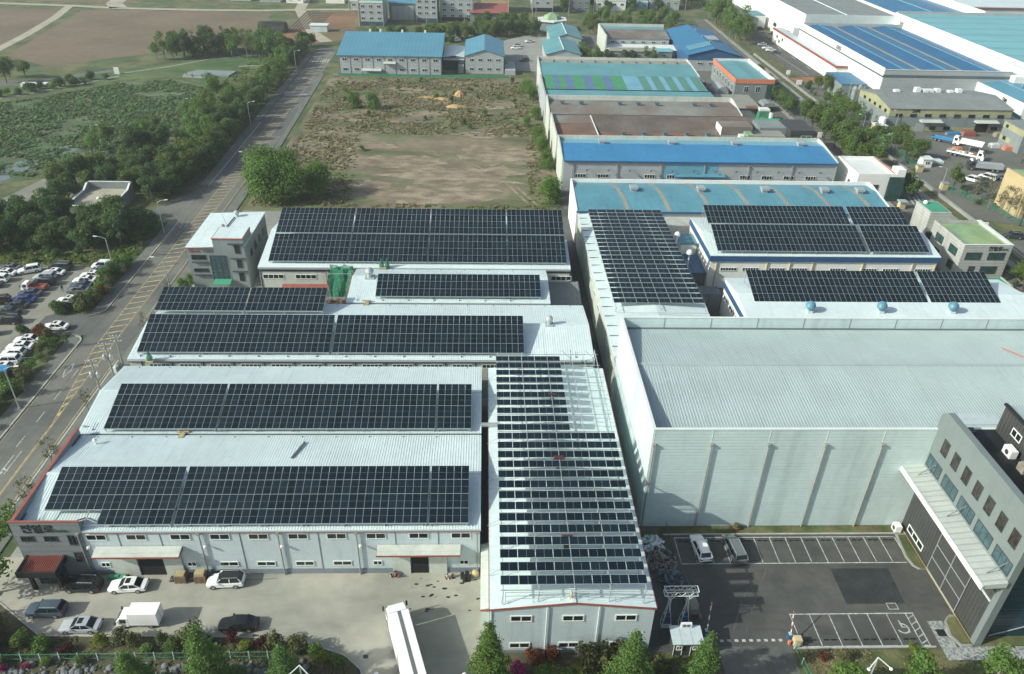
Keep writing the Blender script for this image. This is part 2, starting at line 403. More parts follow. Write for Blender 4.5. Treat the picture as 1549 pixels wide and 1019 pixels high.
def vent(T, x, y, z, r=.45, h=1.3, m='metal', parent=None):
    v = MB().use(m); v.box(x-r*1.2, x+r*1.2, y-r*1.2, y+r*1.2, z-.3, z+.15)
    v.lathe(x, y, [(r*.7, z+.15), (r*.7, z+.15+h*.35), (r, z+.15+h*.42), (r*1.1, z+.15+h*.65), (r*.8, z+.15+h*.88), (r*.25, z+.15+h)], 12)
    return part('roof_vent', v, T, parent)
def spouts(T, xs, y, z0, z1, m='pipe', r=.1):
    for x in xs:
        p = MB().use(m); p.tube((x, y-.22, z0), (x, y-.22, z1), r, n=8); p.box(x-.2, x+.2, y-.4, y-.02, z1, z1+.35)
        part('downpipe', p, T)
def canopy_roof(T, x0, x1, y, z, d=1.6, top='wall_pale', edge='trim_red', drop=.35):
    c = MB().use(top); slab(c, x0, x1, y-d, y, z-drop, z, .1); c.use(edge); c.box(x0, x1, y-d-.08, y-d, z-drop-.22, z-drop+.02)
    c.box(x0-.06, x0, y-d, y, z-drop-.2, z-drop+.02); c.box(x1, x1+.06, y-d, y, z-drop-.2, z-drop+.02)
    return part('door_canopy', c, T)
def door(T, x0, x1, y, z1, m='void', leaf=None):
    d = MB().use(m); d.box(x0, x1, y-.05, y+.02, .02, z1); o = part('doorway', d, T)
    if leaf:
        for a, b in leaf:
            l = MB().use('wall_pale'); l.box(a, b, y-.16, y-.07, .05, z1+.1); part('sliding_door', l, T)
    return o

# ------------------------------------------------------------------ solar arrays
def panel_mesh(w, l):
    p = MB().use('panel_frame'); p.box(-w/2+.006, w/2-.006, 0.006, l-.006, -.02, .02); p.use('cell'); f = .021; mid = .012
    p.face([(-w/2+f, f, .024), (w/2-f, f, .024), (w/2-f, l/2-mid/2, .024), (-w/2+f, l/2-mid/2, .024)])
    p.face([(-w/2+f, l/2+mid/2, .024), (w/2-f, l/2+mid/2, .024), (w/2-f, l-f, .024), (-w/2+f, l-f, .024)])
    return p
PM = {}
def solar(label, x0, x1, y0, z0, tilt, cols, rows, miss=None, posts=5, zroof=8.2, group=None, L=2.03, slope=None):
    """panels lie in a plane rising to the back from (y0, z0)"""
    T = thing('solar_array', label, 'solar array', ((x0+x1)/2, y0, z0), group)
    a = R(tilt); ca, sa = math.cos(a), math.sin(a); w = (x1-x0)/cols
    key = (round(w, 4), L)
    if key not in PM: PM[key] = panel_mesh(w-.012, L).mesh('solar_panel', fix=False)
    cells = [(r, c) for r in range(rows) for c in range(cols) if not (miss and miss(r, c))]
    pitch = L+.022
    def put(r, c): return (x0+w*(c+.5), y0+r*pitch*ca, z0+r*pitch*sa)
    for r, c in cells[:100]:
        o = link('solar_panel', PM[key], T); o.location = Vector(put(r, c))-Vector(T.location); o.rotation_euler = (a, 0, 0)
    if len(cells) > 100:
        big = MB(); src = panel_mesh(w-.012, L); big.mats = list(src.mats)
        for r, c in cells[100:]:
            px, py, pz = put(r, c); n = len(big.v)
            big.v += [(px+x, py+y*ca-z*sa, pz+y*sa+z*ca) for x, y, z in src.v]
            big.f += [tuple(i+n for i in f) for f in src.f]; big.m += src.m
        o = part('solar_panel_field', big, T); o['kind'] = 'stuff'
    k = MB().use('metal')
    for r in range(rows+1):
        y = y0+r*pitch*ca; z = z0+r*pitch*sa-.09
        k.bar((x0, y, z), (x1, y, z), .08, .1)
    n = max(2, int((x1-x0)/posts)+1)
    for i in range(n):
        x = x0+.2+(x1-x0-.4)*i/(n-1)
        k.bar((x, y0-.1, z0-.22), (x, y0+rows*pitch*ca, z0+rows*pitch*sa-.22), .09, .12)
        for t in (.02, .35, .68, .98):
            y = y0+rows*pitch*ca*t; z = z0+rows*pitch*sa*t-.25
            zb = slope(y) if slope else zroof
            if z > zb: k.bar((x, y, z), (x, y, zb), .09)
    part('mounting_rack', k, T)
    return T

# ------------------------------------------------------------------ ground, roads and yards (each sheet lies above the one below)
def sheet(name, poly, z, m, label=None, kind='structure'):
    b = MB().use(m); b.face([(x, y, z) for x, y in poly]); o = struct(name, b, label)
    if kind != 'structure': o['kind'] = kind
    return o
def rect(x0, x1, y0, y1): return [(x0, y0), (x1, y0), (x1, y1), (x0, y1)]
def build_ground():
    sheet('ground', rect(-1000, 1000, -300, 1500), 0, 'grass')
    sheet('wetland', [(-125, 207), (-116, 222), (-107, 238), (-100, 262), (-101, 290), (-108, 309), (-124, 318), (-142, 312), (-160, 292), (-176, 280), (-230, 262), (-260, 200), (-160, 190)], .02, 'wetland', 'boggy flat of reeds and mud patches')
    sheet('meadow', [(-176, 284), (-160, 296), (-142, 315), (-124, 322), (-104, 312), (-94, 330), (-92, 362), (-118, 352), (-140, 338), (-170, 320), (-230, 290), (-230, 262)], .024, 'grass_bright')
    sheet('farm_field', [(-206, 352), (-180, 334), (-160, 352), (-140, 366), (-119, 380), (-114, 404), (-118, 460), (-150, 466), (-196, 466), (-222, 462)], .03, 'field', 'ploughed brown field right of the pale track')
    sheet('farm_field', [(-214, 352), (-230, 462), (-320, 468), (-320, 300)], .03, 'field', 'ploughed brown field left of the pale track')
    sheet('farm_field', [(-330, 492), (-206, 486), (-206, 580), (-330, 580)], .03, 'field', 'ploughed field beyond the far road')
    sheet('farm_field', [(-104, 408), (-84, 386), (-68, 398), (-66, 470), (-94, 476)], .03, 'field_red', 'reddish plot with vegetable rows')
    f = MB().use('field')
    for i in range(9): f.box(-101+i*1.7, -100.1+i*1.7, 420+i*.3, 470, .03, .22)
    struct('vegetable_bed', f)
    t = MB().use('dirt_track')
    def ribbon(pts, w, z=.045):
        for (a, b), (c, d) in zip(pts, pts[1:]):
            v = Vector((c-a, d-b)); n = Vector((-v.y, v.x)).normalized()*w/2
            t.face([(a-n.x, b-n.y, z), (a+n.x, b+n.y, z), (c+n.x, d+n.y, z), (c-n.x, d-n.y, z)])
    ribbon([(-218, 300), (-214, 345), (-219, 395), (-226, 440), (-234, 474)], 4.5)
    struct('farm_track', t, 'pale earth track between the ploughed fields')
    t = MB().use('dirt_track')
    ribbon([(-340, 484), (-235, 476), (-206, 471), (-160, 470), (-126, 472), (-98, 478), (-66, 482)], 5, .05)
    ribbon([(-206, 472), (-214, 486), (-225, 560)], 9, .05)
    struct('far_road', t)
    t = MB().use('dirt_track')
    ribbon([(-76, 392), (-86, 412), (-96, 444), (-106, 478), (-112, 540)], 6, .055)
    struct('lane', t)
    t = MB().use('concrete_pale')
    ribbon([(-182, 280), (-168, 293), (-157, 306), (-146, 321)], 1.6, .06); ribbon([(-146, 326), (-132, 338), (-120, 352), (-108, 358)], 1.3, .061)
    ribbon([(-105, 222), (-97, 232), (-92, 244), (-86, 254)], 1.4, .06); ribbon([(-104, 340), (-90, 345), (-88, 352), (-92, 372), (-98, 380)], 1.5, .06)
    struct('footpath', t)
    sheet('footpath', [(-210, 304), (-178, 304), (-160, 320), (-148, 331), (-152, 332), (-176, 312), (-210, 309)], .034, 'asphalt_far')
    sheet('stream', [(-150, 190), (-131.5, 207), (-128.5, 222), (-122, 236), (-130, 236), (-135, 222), (-140, 214), (-160, 204)], .03, 'water')
    sheet('paved_plaza', [(-126, 192), (-117, 184), (-108, 190), (-110, 202), (-122, 208)], .035, 'concrete_lot')
    sheet('vacant_lot', [(-62, 187), (21, 187), (21, 328), (-63, 328), (-62, 250)], .03, 'dirt', 'rough vacant lot of bare earth and weeds')
    p = MB().use('dirt_pale')
    for cx, cy, rx, ry, s in ((-8, 214, 22, 11, 1), (4, 232, 15, 9, 2), (-24, 226, 14, 6, 3), (-40, 240, 15, 5, 4), (-14, 200, 20, 7, 5), (0, 252, 11, 4, 6), (-32, 206, 7, 4, 7), (-20, 275, 13, 4, 8), (-44, 268, 9, 3.5, 9), (2, 284, 9, 3, 10), (-30, 308, 10, 3, 11)):
        q = random.Random(s); p.face([(cx+rx*math.cos(t)*q.uniform(.6, 1.15), cy+ry*math.sin(t)*q.uniform(.5, 1.2), .04+s*.004) for t in [i*math.pi/11 for i in range(22)]])
    struct('bare_earth', p)
    p = MB().use('dirt_pale')
    pts = [(-55, 262), (-40, 250), (-20, 236), (-6, 224), (6, 208), (12, 192)]
    for off in (0, 2.0):
        for (a, b), (c, d) in zip(pts, pts[1:]): p.face([(a+off, b, .075), (a+off+.7, b, .075), (c+off+.7, d, .075), (c+off, d, .075)])
    struct('wheel_tracks', p)
    sheet('industrial_ground', rect(-62, 22, 70, 187.0), .028, 'concrete_pale')
    sheet('industrial_ground', [(21.2, 76), (110, 76), (112.5, 137), (112.5, 420), (24, 420), (21.2, 400)], .028, 'asphalt_far', 'grey yards between the factories')
    sheet('visitor_yard', [(14, 340), (34, 340), (30, 380), (52, 412), (24, 420), (8, 400), (8, 345)], .06, 'concrete_pale')
    # front yard
    y = MB().use('concrete_yard'); y.face([(x, v, .06) for x, v in [(-63, 69.6), (-60.5, 65.4), (-52.4, 59.9), (-33, 59.6), (-26, 59.3), (-20.5, 58.4), (-16.2, 56.9), (-14, 55), (-12.9, 52), (-12.9, 44), (.8, 44), (.8, 72), (-63, 72)]])
    struct('factory_yard', y, 'pale concrete yard in front of the factory')
    k = MB().use('soil')
    k.face([(x, v, .035) for x, v in [(-64, 70), (-60.5, 65.4), (-52.4, 59.9), (-33, 59.6), (-20.5, 58.4), (-14, 55), (-12.9, 44), (-64, 44)]]); struct('planting_bed', k, 'dark soil bed along the front yard')
    k = MB().use('soil'); k.face([(x, v, .035) for x, v in rect(.8, 28, 44, 57)]); struct('planting_bed', k, 'soil bed in front of the gabled hall')
    sheet('lawn', rect(36.9, 66, 44, 57.2), .04, 'grass_dry'); sheet('lawn', rect(24.5, 58, 75.3, 76.8), .07, 'grass_dry')
    st = MB().use('sign_dark'); q = random.Random(3)
    for i in range(26):
        cx, cy = -6+q.gauss(0, 2.6), 65.5+q.gauss(0, 1.6); rr = q.uniform(.06, .22)
        st.face([(cx+rr*2.0*math.cos(t)*q.uniform(.6, 1), cy+rr*math.sin(t)*q.uniform(.6, 1), .064+i*.0004) for t in [j*math.pi/4 for j in range(8)]])
    st = single('oil_stain', st, 'small black spills and scraps on the yard by the second doorway', 'stain', kind='stuff')
    tm = MB().use('tyre_mark')
    for cx, cy, r, a0, a1, dx in ((-22, 48, 15, 20, 120, .0), (-22, 48, 16.6, 25, 115, .0), (-30, 76, 13, 235, 330, .0), (-30, 76, 14.5, 240, 322, .0), (-6, 50, 13, 80, 150, 0), (-6, 50, 14.6, 84, 146, 0)):
        for i in range(24):
            t0, t1 = R(a0+(a1-a0)*i/24), R(a0+(a1-a0)*(i+1)/24); pts_ = [(cx+q_*math.cos(t), cy+.55*q_*math.sin(t)) for q_, t in ((r, t0), (r+.2, t0), (r+.2, t1), (r, t1))]
            if all(-50 < x < .5 and 60 < v < 68.3 for x, v in pts_): tm.face([(x, v, .0618+dx+.0002*(cx % 7)+r*.00005) for x, v in pts_])
    for x0, y0, x1, y1 in ((30, 58.6, 36, 69.5), (31.6, 58.6, 37.8, 69.5)):
        tm.face([(x0, y0, .0565), (x0+.2, y0, .0565), (x1+.2, y1, .0565), (x1, y1+.2, .0565)])
    struct('tyre_marks', tm)
    # right parking lot
    sheet('car_park', [(19.7, 56.8), (59.2, 56.8), (59.2, 75.2), (19.7, 75.2)], .05, 'asphalt_lot', 'dark asphalt parking lot beside the grey office')
    sheet('exit_road', rect(28.1, 36.9, 40, 57.4), .056, 'asphalt')
    sheet('alley', rect(19.7, 22.0, 75.2, 190), .05, 'asphalt_lot')
    sheet('asphalt_patch', [(46.3, 69.1), (54.1, 69.1), (53.8, 63.4), (46.2, 63.4)], .056, 'asphalt_dark')
    m = MB().use('paint_white')
    def ln(x0, x1, y0, y1, z=.058): m.face([(x0, y0, z), (x1, y0, z), (x1, y1, z), (x0, y1, z)])
    for i in range(7): ln(38.4+i*2.45-.06, 38.4+i*2.45+.06, 57.35, 61.83)
    ln(38.3, 54.1, 61.84, 62.0); ln(38.3, 54.1, 57.2, 57.34); ln(53.95, 54.1, 57.35, 61.83)
    for i in range(5):
        yy = 57.5+i*.9; m.face([(53.2, yy, .058), (53.2, yy+.14, .058), (53.94, yy+.55, .058), (53.94, yy+.41, .058)])
    for i in range(15): ln(26.5+i*2.215-.06, 26.5+i*2.215+.06, 70.15, 74.6)
    ln(26.4, 57.4, 74.61, 74.75); ln(26.4, 57.2, 70.0, 70.14)
    for i in range(9): ln(28.6+i*.9, 29.05+i*.9, 58.05, 58.4); 
    ln(51.3, 52.6, 62.5, 62.6); ln(51.3, 52.6, 63.4, 63.5); ln(51.3, 51.4, 62.61, 63.39); ln(52.5, 52.6, 62.61, 63.39)
    # wheelchair mark
    cx, cy = 51.8, 59.7
    for i in range(14):
        a, b = R(200+i*18), R(200+(i+1)*18)
        m.face([(cx+r*math.cos(t), cy+r*.95*math.sin(t), .0585) for r, t in ((.62, a), (.8, a), (.8, b), (.62, b))])
    m.face([(cx-.1, cy+.1, .059), (cx+.06, cy+.1, .059), (cx+.02, cy+1.2, .059), (cx-.14, cy+1.2, .059)]); m.face([(cx-.1, cy+.1, .0594), (cx+.7, cy+.1, .0594), (cx+.7, cy+.25, .0594), (cx-.1, cy+.25, .0594)])
    m.face([(cx+.55, cy-.6, .0596), (cx+.7, cy-.6, .0596), (cx+.7, cy+.1, .0596), (cx+.55, cy+.1, .0596)])
    struct('parking_lines', m)
    ws = MB().use('black')
    for i in range(6): 
        for d in (.45, 1.35): ws.box(38.4+i*2.45+d, 38.4+i*2.45+d+.6, 58.1, 58.22, .055, .17)
    for i in range(14):
        if i not in (1, 3): 
            for d in (.4, 1.2): ws.box(26.5+i*2.215+d, 26.5+i*2.215+d+.55, 74.0, 74.12, .055, .17)
    single('wheel_stops', ws, 'black rubber wheel stops in the parking bays', 'wheel stop', kind='stuff')
    k = MB().use('kerb'); k.box(25.0, 57.9, 75.15, 75.33, 0, .2); k.box(37.2, 54.6, 56.95, 57.1, 0, .2)
    pl = [(57.8, 75.1), (57.3, 71), (57.6, 69.4), (58.2, 68.8), (59.1, 68.8), (59.1, 75.1)]; pl2 = [(58.0, 61.2), (57.4, 60.6), (57.0, 58.6), (57.6, 57.0), (59.1, 57.0), (59.1, 61.4), (58.6, 61.6)]
    k.use('concrete_pale'); k.prism(pl, 0, .2); k.prism(pl2, 0, .2)
    struct('kerb', k, 'pale kerbs around the dark car park')
    g = MB().use('grass_dry'); g.face([(x+.0 if x > 59 else x+.28, max(57.3, min(v, 74.9)), .21) for x, v in pl]); g.face([(x if x > 59 else x+.28, max(57.3, min(v, 61.2)), .214) for x, v in pl2]); struct('planter_soil', g)
    sheet('paved_forecourt', [(55.3, 60.7), (57.2, 60.7), (57.2, 57.0), (70, 57.0), (70, 55.2), (55.2, 55.2)], .075, 'paver')
    d = MB().use('void'); d.box(55.7, 56.8, 58.5, 59.5, .06, .085); single('drain_pit', d, 'black square pit in the spotted paving by the office corner', 'pit')
    # west street
    a = MB().use('asphalt'); a.face([(x, v, .05) for x, v in [(-75.6, 30), (-66.3, 30), (-66.3, 120), (-66.6, 200), (-65.5, 240), (-68, 375), (-77.2, 382), (-75.5, 240)]]); struct('road', a, 'asphalt street with hatched centre strip')
    a = MB().use('asphalt'); a.face([(x, v, .046) for x, v in [(-88, 126.7), (-75, 126.7), (-75, 134.3), (-88, 134.3)]]); a.face([(x, v, .046) for x, v in [(-86, 183), (-75, 180), (-75, 205), (-82, 194)]]); struct('side_road', a)
    s = MB().use('sidewalk'); s.prism([(-78.4, 30), (-75.9, 30), (-75.9, 125), (-76.5, 126.6), (-78.4, 127.2)], 0, .16); s.prism([(-78.2, 133.6), (-75.9, 135), (-75.9, 180), (-78.2, 180)], 0, .16); s.prism([(-78.2, 204), (-75.9, 204), (-76.5, 300), (-77.5, 372), (-79.8, 372)], 0, .16)
    s.prism([(-66.0, 30), (-63.6, 30), (-63.6, 240), (-66.0, 330), (-67.4, 330), (-65.3, 240), (-66.3, 200)], 0, .16); struct('sidewalk', s)
    k = MB().use('kerb')
    for x0, x1, a0, a1 in ((-75.88, -75.62, 30, 124.4), (-75.88, -75.62, 136.6, 180), (-75.8, -75.55, 204, 262)): k.box(x0, x1, a0, a1, 0, .2)
    for c, sgn in (((-77.6, 124.4), 1), ((-77.6, 136.6), -1)):
        for i in range(8):
            a0, a1 = R(90/8*i), R(90/8*(i+1)); k.bar((c[0]+1.85*math.cos(a0), c[1]+sgn*1.85*math.sin(a0), .1), (c[0]+1.85*math.cos(a1), c[1]+sgn*1.85*math.sin(a1), .1), .26, .2)
    k.box(-66.28, -66.04, 30, 118, 0, .2); struct('kerb', k, 'pale kerbs along the street')
    m = MB().use('paint_yellow')
    def seg(x0, y0, x1, y1, w=.13, z=.054):
        v = Vector((x1-x0, y1-y0)); n = Vector((-v.y, v.x)).normalized()*w/2; m.face([(x0-n.x, y0-n.y, z), (x0+n.x, y0+n.y, z), (x1+n.x, y1+n.y, z), (x1-n.x, y1-n.y, z)])
    LL = [(-69.5, 30), (-69.5, 100), (-71.0, 111.6), (-72.3, 122), (-72.5, 215), (-72.8, 300), (-73.4, 372)]; RR = [(-69.3, 30), (-69.3, 100), (-69.5, 109), (-69.4, 122), (-68.9, 215), (-69.4, 300), (-70.4, 372)]
    for L_ in (LL, RR):
        for p, q in zip(L_, L_[1:]): seg(*p, *q, z=.054 if L_ is LL else .0545)
    def at(L_, y):
        for p, q in zip(L_, L_[1:]):
            if p[1] <= y <= q[1]: return p[0]+(q[0]-p[0])*(y-p[1])/(q[1]-p[1])
    y0 = 102.0
    while y0 < 300: seg(at(LL, y0)+.1, y0, at(RR, y0+1.1)-.1, y0+1.1, .34, .0537); y0 += 2.3
    seg(-75.35, 30, -75.35, 122, z=.0546); seg(-75.35, 138, -75.35, 180, z=.0546); seg(-66.7, 30, -66.8, 118, z=.0546); seg(-66.8, 130, -66.9, 230, z=.0546)
    m.use('paint_white')
    for y0, x in ((106.3, -72.2), (100.3, -72.2), (94.1, -72.3), (88, -71), (112.5, -72.1), (90.5, -71.0), (82, -71.2)): seg(x, y0, x, y0+2.7, .13, .0552)
    D = [(-73.7, 112.7), (-73.2, 115), (-73.7, 117.2), (-74.3, 115)]
    for p, q in zip(D, D[1:]+D[:1]): seg(*p, *q, .14, .0556)
    seg(-71.7, 88.2, -71.7, 92.2, .16, .0558); m.face([(-71.9, 87.2, .0559), (-71.3, 88.5, .0559), (-72.5, 88.5, .0559)]); seg(-71.7, 89.2, -70.8, 88.6, .25, .0561)
    for i in range(5): seg(-75+i*.6, 176, -75+i*.6, 178.6, .2, .056) if i % 2 else None
    for i in range(8): seg(-76.2+i*1.1, 350, -76.2+i*1.1, 356, .5, .056)
    struct('road_markings', m)
    sheet('crossing', rect(-75.4, -66.8, 296, 299), .0548, 'concrete_pale')
    # west car lot
    sheet('car_park', [(-130, 60), (-90, 60), (-83.2, 88), (-83, 126.6), (-86.5, 127.2), (-86.5, 133.6), (-85, 134.6), (-83.5, 140), (-80.5, 150), (-80, 155), (-108, 154.5), (-130, 153)], .05, 'concrete_lot', 'grey concrete lot full of parked cars')
    # east street
    a = MB().use('asphalt_far'); a.face([(x, v, .05) for x, v in [(114.6, 90), (123.2, 90), (123.2, 300), (124.2, 380), (126, 470), (120, 470), (112.6, 370), (112.4, 240), (113.2, 190)]]); struct('road', a, 'asphalt street running past the far factories')
    s = MB().use('concrete_pale'); s.prism([(123.4, 90), (125.4, 90), (125.4, 300), (126.6, 380), (128, 470), (126.3, 470), (124.4, 380), (123.4, 300)], 0, .16); s.box(110.6, 112.2, 190, 400, 0, .16)
    s.box(128.3, 129.0, 150, 380, 0, .9); struct('sidewalk', s, 'pale kerbs and low wall along the east street')
    m = MB().use('paint_white')
    for i in range(9): seg(118.5+i*1.2, 196, 119.7+i*1.2, 202, .4, .056)
    for i in range(5): seg(121.5, 150+i*5, 121.5, 152.5+i*5, .15, .056)
    for i in range(5): seg(126+i*2, 152, 131+i*2, 152.5, .2, .057)
    struct('road_markings', m, 'white stripes by the east street crossing')
    sheet('road', [(114.6, 90), (145, 90), (160, 150), (150, 178), (132, 172), (123, 160)], .04, 'asphalt_far')
    sheet('truck_yard', [(131, 186), (146, 180), (200, 180), (200, 262), (141, 262), (133, 250), (129.5, 225)], .05, 'asphalt_far')
    sheet('truck_yard', [(131, 262), (141, 262), (141, 325), (131, 325)], .045, 'asphalt_far')
    a = MB().use('asphalt_lot'); a.face([(x, v, .06) for x, v in [(130.5, 330), (154, 330), (156, 430), (145, 445), (131, 430)]]); struct('car_park', a, 'dark lot below the long white factory wall')
    b = MB().use('brick_orange'); b.face([(x, v, .065) for x, v in [(152, 345), (154.2, 345), (156, 412), (154, 412)]]); b.face([(x, v, .066) for x, v in rect(131, 152, 330, 338)]); struct('paving_strip', b)
    m = MB().use('paint_white')
    seg(141.2, 341, 139.2, 400, .25, .068); seg(137.6, 341, 141.2, 341, .25, .0685)
    for i in range(12): seg(136.5, 344+i*4.6, 140.6, 344+i*4.6, .2, .069)
    for i in range(4): seg(146, 352+i*20, 146.2, 358+i*20, .3, .069)
    struct('parking_lines', m, 'white bays in the lot below the white factory')
    # verges
    sheet('verge', rect(125.5, 128.3, 150, 420), .06, 'grass_dry'); sheet('verge', rect(131, 136.4, 335, 430), .07, 'grass_dry')
    sheet('verge', [(98, 384), (110, 384), (110, 470), (60, 470), (60, 410), (96, 404)], .05, 'grass_dry')
build_ground()

# ------------------------------------------------------------------ the near block
def lerp_roof(y0, ym, y1, ze, zr): return lambda y: ze+(zr-ze)*((y-y0)/(ym-y0) if y < ym else (y1-y)/(y1-ym)) + .1
def build_front_factory():
    T = thing('factory_building', 'white ribbed-roof factory with Korean lettered office corner facing the pale yard', 'factory', (-29, 69, 0))
    gable_x(T, -57.3, -.35, 69, 87.2, 8.0, 9.35, 'roof_white', 'siding', ym=77.8, rib=.36, ov=.1)
    # office corner: skin and parapet
    o = MB().use('siding_office'); o.box(-57.6, -49.5, 68.82, 68.98, 0, 9.6); o.box(-57.62, -57.32, 68.99, 87.3, 0, 9.3)
    o.hull([(-49.49, 68.82, 8.1), (-49.3, 68.82, 8.1), (-49.3, 70.6, 8.25), (-49.49, 70.6, 8.25)], [(-49.49, 68.82, 9.6), (-49.3, 68.82, 9.6), (-49.3, 70.6, 8.3), (-49.49, 70.6, 8.3)])
    of = part('office_front', o, T)
    c = MB().use('trim_red'); c.box(-57.7, -49.3, 68.76, 69.04, 9.6, 9.74); c.box(-57.72, -57.26, 69.05, 87.35, 9.3, 9.44); c.bar((-49.4, 69.1, 9.66), (-49.4, 70.8, 8.4), .24, .14)
    part('coping', c, T)
    e = MB().use('trim_red'); e.box(-49.2, -.2, 68.72, 68.86, 7.72, 7.86); e.use('metal'); e.box(-49.2, -.2, 68.7, 68.9, 7.861, 7.93); part('gutter', e, T)
    g = MB().use('metal_dark'); g.box(-57.25, -57.0, 70, 87, 8.3, 8.42); g.box(-57.1, -.3, 87.22, 87.7, 7.75, 7.82); part('gutter', g, T)
    b = MB().use('base_band'); b.box(-49.45, -.35, 68.93, 68.985, 0, .95); part('base_band', b, T)
    sm = MB().use('metal_dark')
    for x in (-30.3, -20.6, -45.2, -40.1, -11, -5.6): sm.box(x-.03, x+.03, 68.95, 68.99, .96, 7.8)
    part('wall_seam', sm, T)
    wins(T, (-47.85, -43.0, -37.6, -32.75, -28.0, -23.1, -18.3, -13.4, -8.05, -2.75), 68.98, 6.85, 2.45, 1.0)
    wins(T, (-47.9, -37.1, -14.1-2.6*0+.6, -2.4), 68.98, 1.95, 1.15, .8); wins(T, (-32.4, -27.7, -22.8, -18.0), 68.98, 1.95, 2.35, .8)
    wins(T, (-56.1, -53.3), 68.8, 6.85, 1.55, .9, frame='frame_dark'); win(T, -50.7, 68.8, 6.6, 1.0, 1.7, frame='frame_dark', panes=2); win(T, -50.7, 68.8, 3.6, 1.0, 1.7, frame='frame_dark', panes=1)
    lettering(T, '핀일로', 1.5, (-56.5, 68.76, 8.0), bold=.045, xs=.97)
    lettering(T, 'finello', .62, (-52.5, 68.72, 8.05), bold=.02, m='sign_green', name='sign_lettering')
    canopy_roof(T, -48.3, -37.7, 68.92, 5.3, 1.5); canopy_roof(T, -13.3, -2.8, 68.92, 5.3, 1.5)
    door(T, -43.7, -40.6, 68.95, 4.1, leaf=((-47.0, -43.8), (-40.5, -38.2))); door(T, -9.2, -7.0, 68.95, 4.0, leaf=((-11.6, -9.3), (-6.9, -4.6)))
    spouts(T, (-49.9, -35.2, -25.5, -15.8, -.7), 68.98, .05, 7.4)
    spot = MB().use('plastic_white')
    for x in (-49.0, -34.7, -25.2, -15.4): spot.lathe(x, 68.55, [(.08, 5.3), (.2, 5.35), (.2, 5.6), (.05, 5.65)], 8); spot.box(x-.03, x+.03, 68.6, 68.95, 5.42, 5.48)
    part('wall_light', spot, T)
    # entrance porch
    p = MB().use('black'); p.box(-57.1, -52.3, 65.9, 66.15, 3.1, 4.0); p.box(-57.1, -56.85, 66.16, 68.8, 3.1, 4.0); p.box(-52.55, -52.3, 66.16, 68.8, 3.1, 4.0); p.box(-56.84, -52.56, 66.16, 68.8, 3.1, 3.2)
    p.box(-56.3, -55.9, 66.6, 67.0, 0, 3.1); p.box(-53.0, -52.6, 66.6, 67.0, 0, 3.1); po = part('porch', p, T)
    q = MB().use('trim_red'); slab(q, -56.83, -52.57, 66.17, 68.79, 3.6, 3.75, .08)
    for i in range(17): q.bar((-56.7+i*.25, 66.18, 3.70), (-56.7+i*.25, 68.78, 3.85), .09, .16)
    part('porch_roof', q, T, po)
    q = MB().use('glass_green'); q.box(-55.7, -53.1, 67.6, 67.7, .1, 3.0); q.box(-53.1, -53.0, 67.7, 68.8, .1, 3.0); q.box(-55.8, -55.7, 67.7, 68.8, .1, 3.0); q.use('frame_dark')
    for x in (-55.75, -54.9, -54.4, -53.9, -53.1): q.box(x-.05, x+.05, 67.55, 67.6, .1, 3.0)
    part('entrance_glass', q, T, po)
    v = MB().use('plastic_white'); v.tube((-54.2, 85.0, 8.3), (-54.2, 85.0, 9.0), .12); v.lathe(-54.2, 85, [(.3, 9), (.3, 9.1), (.05, 9.4)], 8); part('roof_vent', v, T)
    bb = MB().use('metal_dark'); bb.bar((-26.2, 81.2, 9.0), (-25.2, 85.2, 8.5), .25, .15)
    single('loose_flashing', bb, 'dark strip of metal lying on the white roof ridge side', 'metal strip')
    sl = lerp_roof(69, 77.8, 87.2, 8, 9.35)
    solar('left array on the front factory roof, its lowest row cut short', -54.4, -38.45, 69.2, 8.8, 17.5, 16, 4, lambda r, c: r == 0 and c < 7, slope=sl)
    solar('widest array, in the middle of the front factory roof', -38.1, -6.95, 69.2, 8.8, 17.5, 31, 4, slope=sl)
    solar('narrow five column array at the right end of the front factory roof', -6.75, -1.8, 69.2, 8.8, 17.5, 5, 4, slope=sl)
def build_second_factory():
    T = thing('factory_building', 'white roofed factory directly behind the front one, two dark arrays and a narrow third', 'factory', (-29, 88, 0))
    gable_x(T, -58, -.35, 87.85, 104.7, 8.0, 9.3, 'roof_white', 'siding', ym=96.2, rib=.36, ov=.1)
    g = MB().use('metal_dark'); g.box(-58, -.3, 87.71, 87.84, 7.6, 7.84); part('gutter', g, T)
    w = MB().use('metal'); 
    for i in range(6): w.box(-57.7+.0, -57.3, 88.8+i*2.4, 89.0+i*2.4, 8.1, 8.5)
    part('gutter_bracket', w, T)
    sl = lerp_roof(87.85, 96.2, 104.7, 8, 9.3)
    solar('left sixteen column array on the second factory roof', -54.2, -38.4, 87.8, 8.8, 16, 16, 4, slope=sl)
    solar('long middle array on the second factory roof', -38.15, -7.0, 87.8, 8.8, 16, 32, 4, slope=sl)
    solar('small right end array on the second factory roof', -6.75, -1.75, 87.8, 8.8, 16, 5, 4, slope=sl)
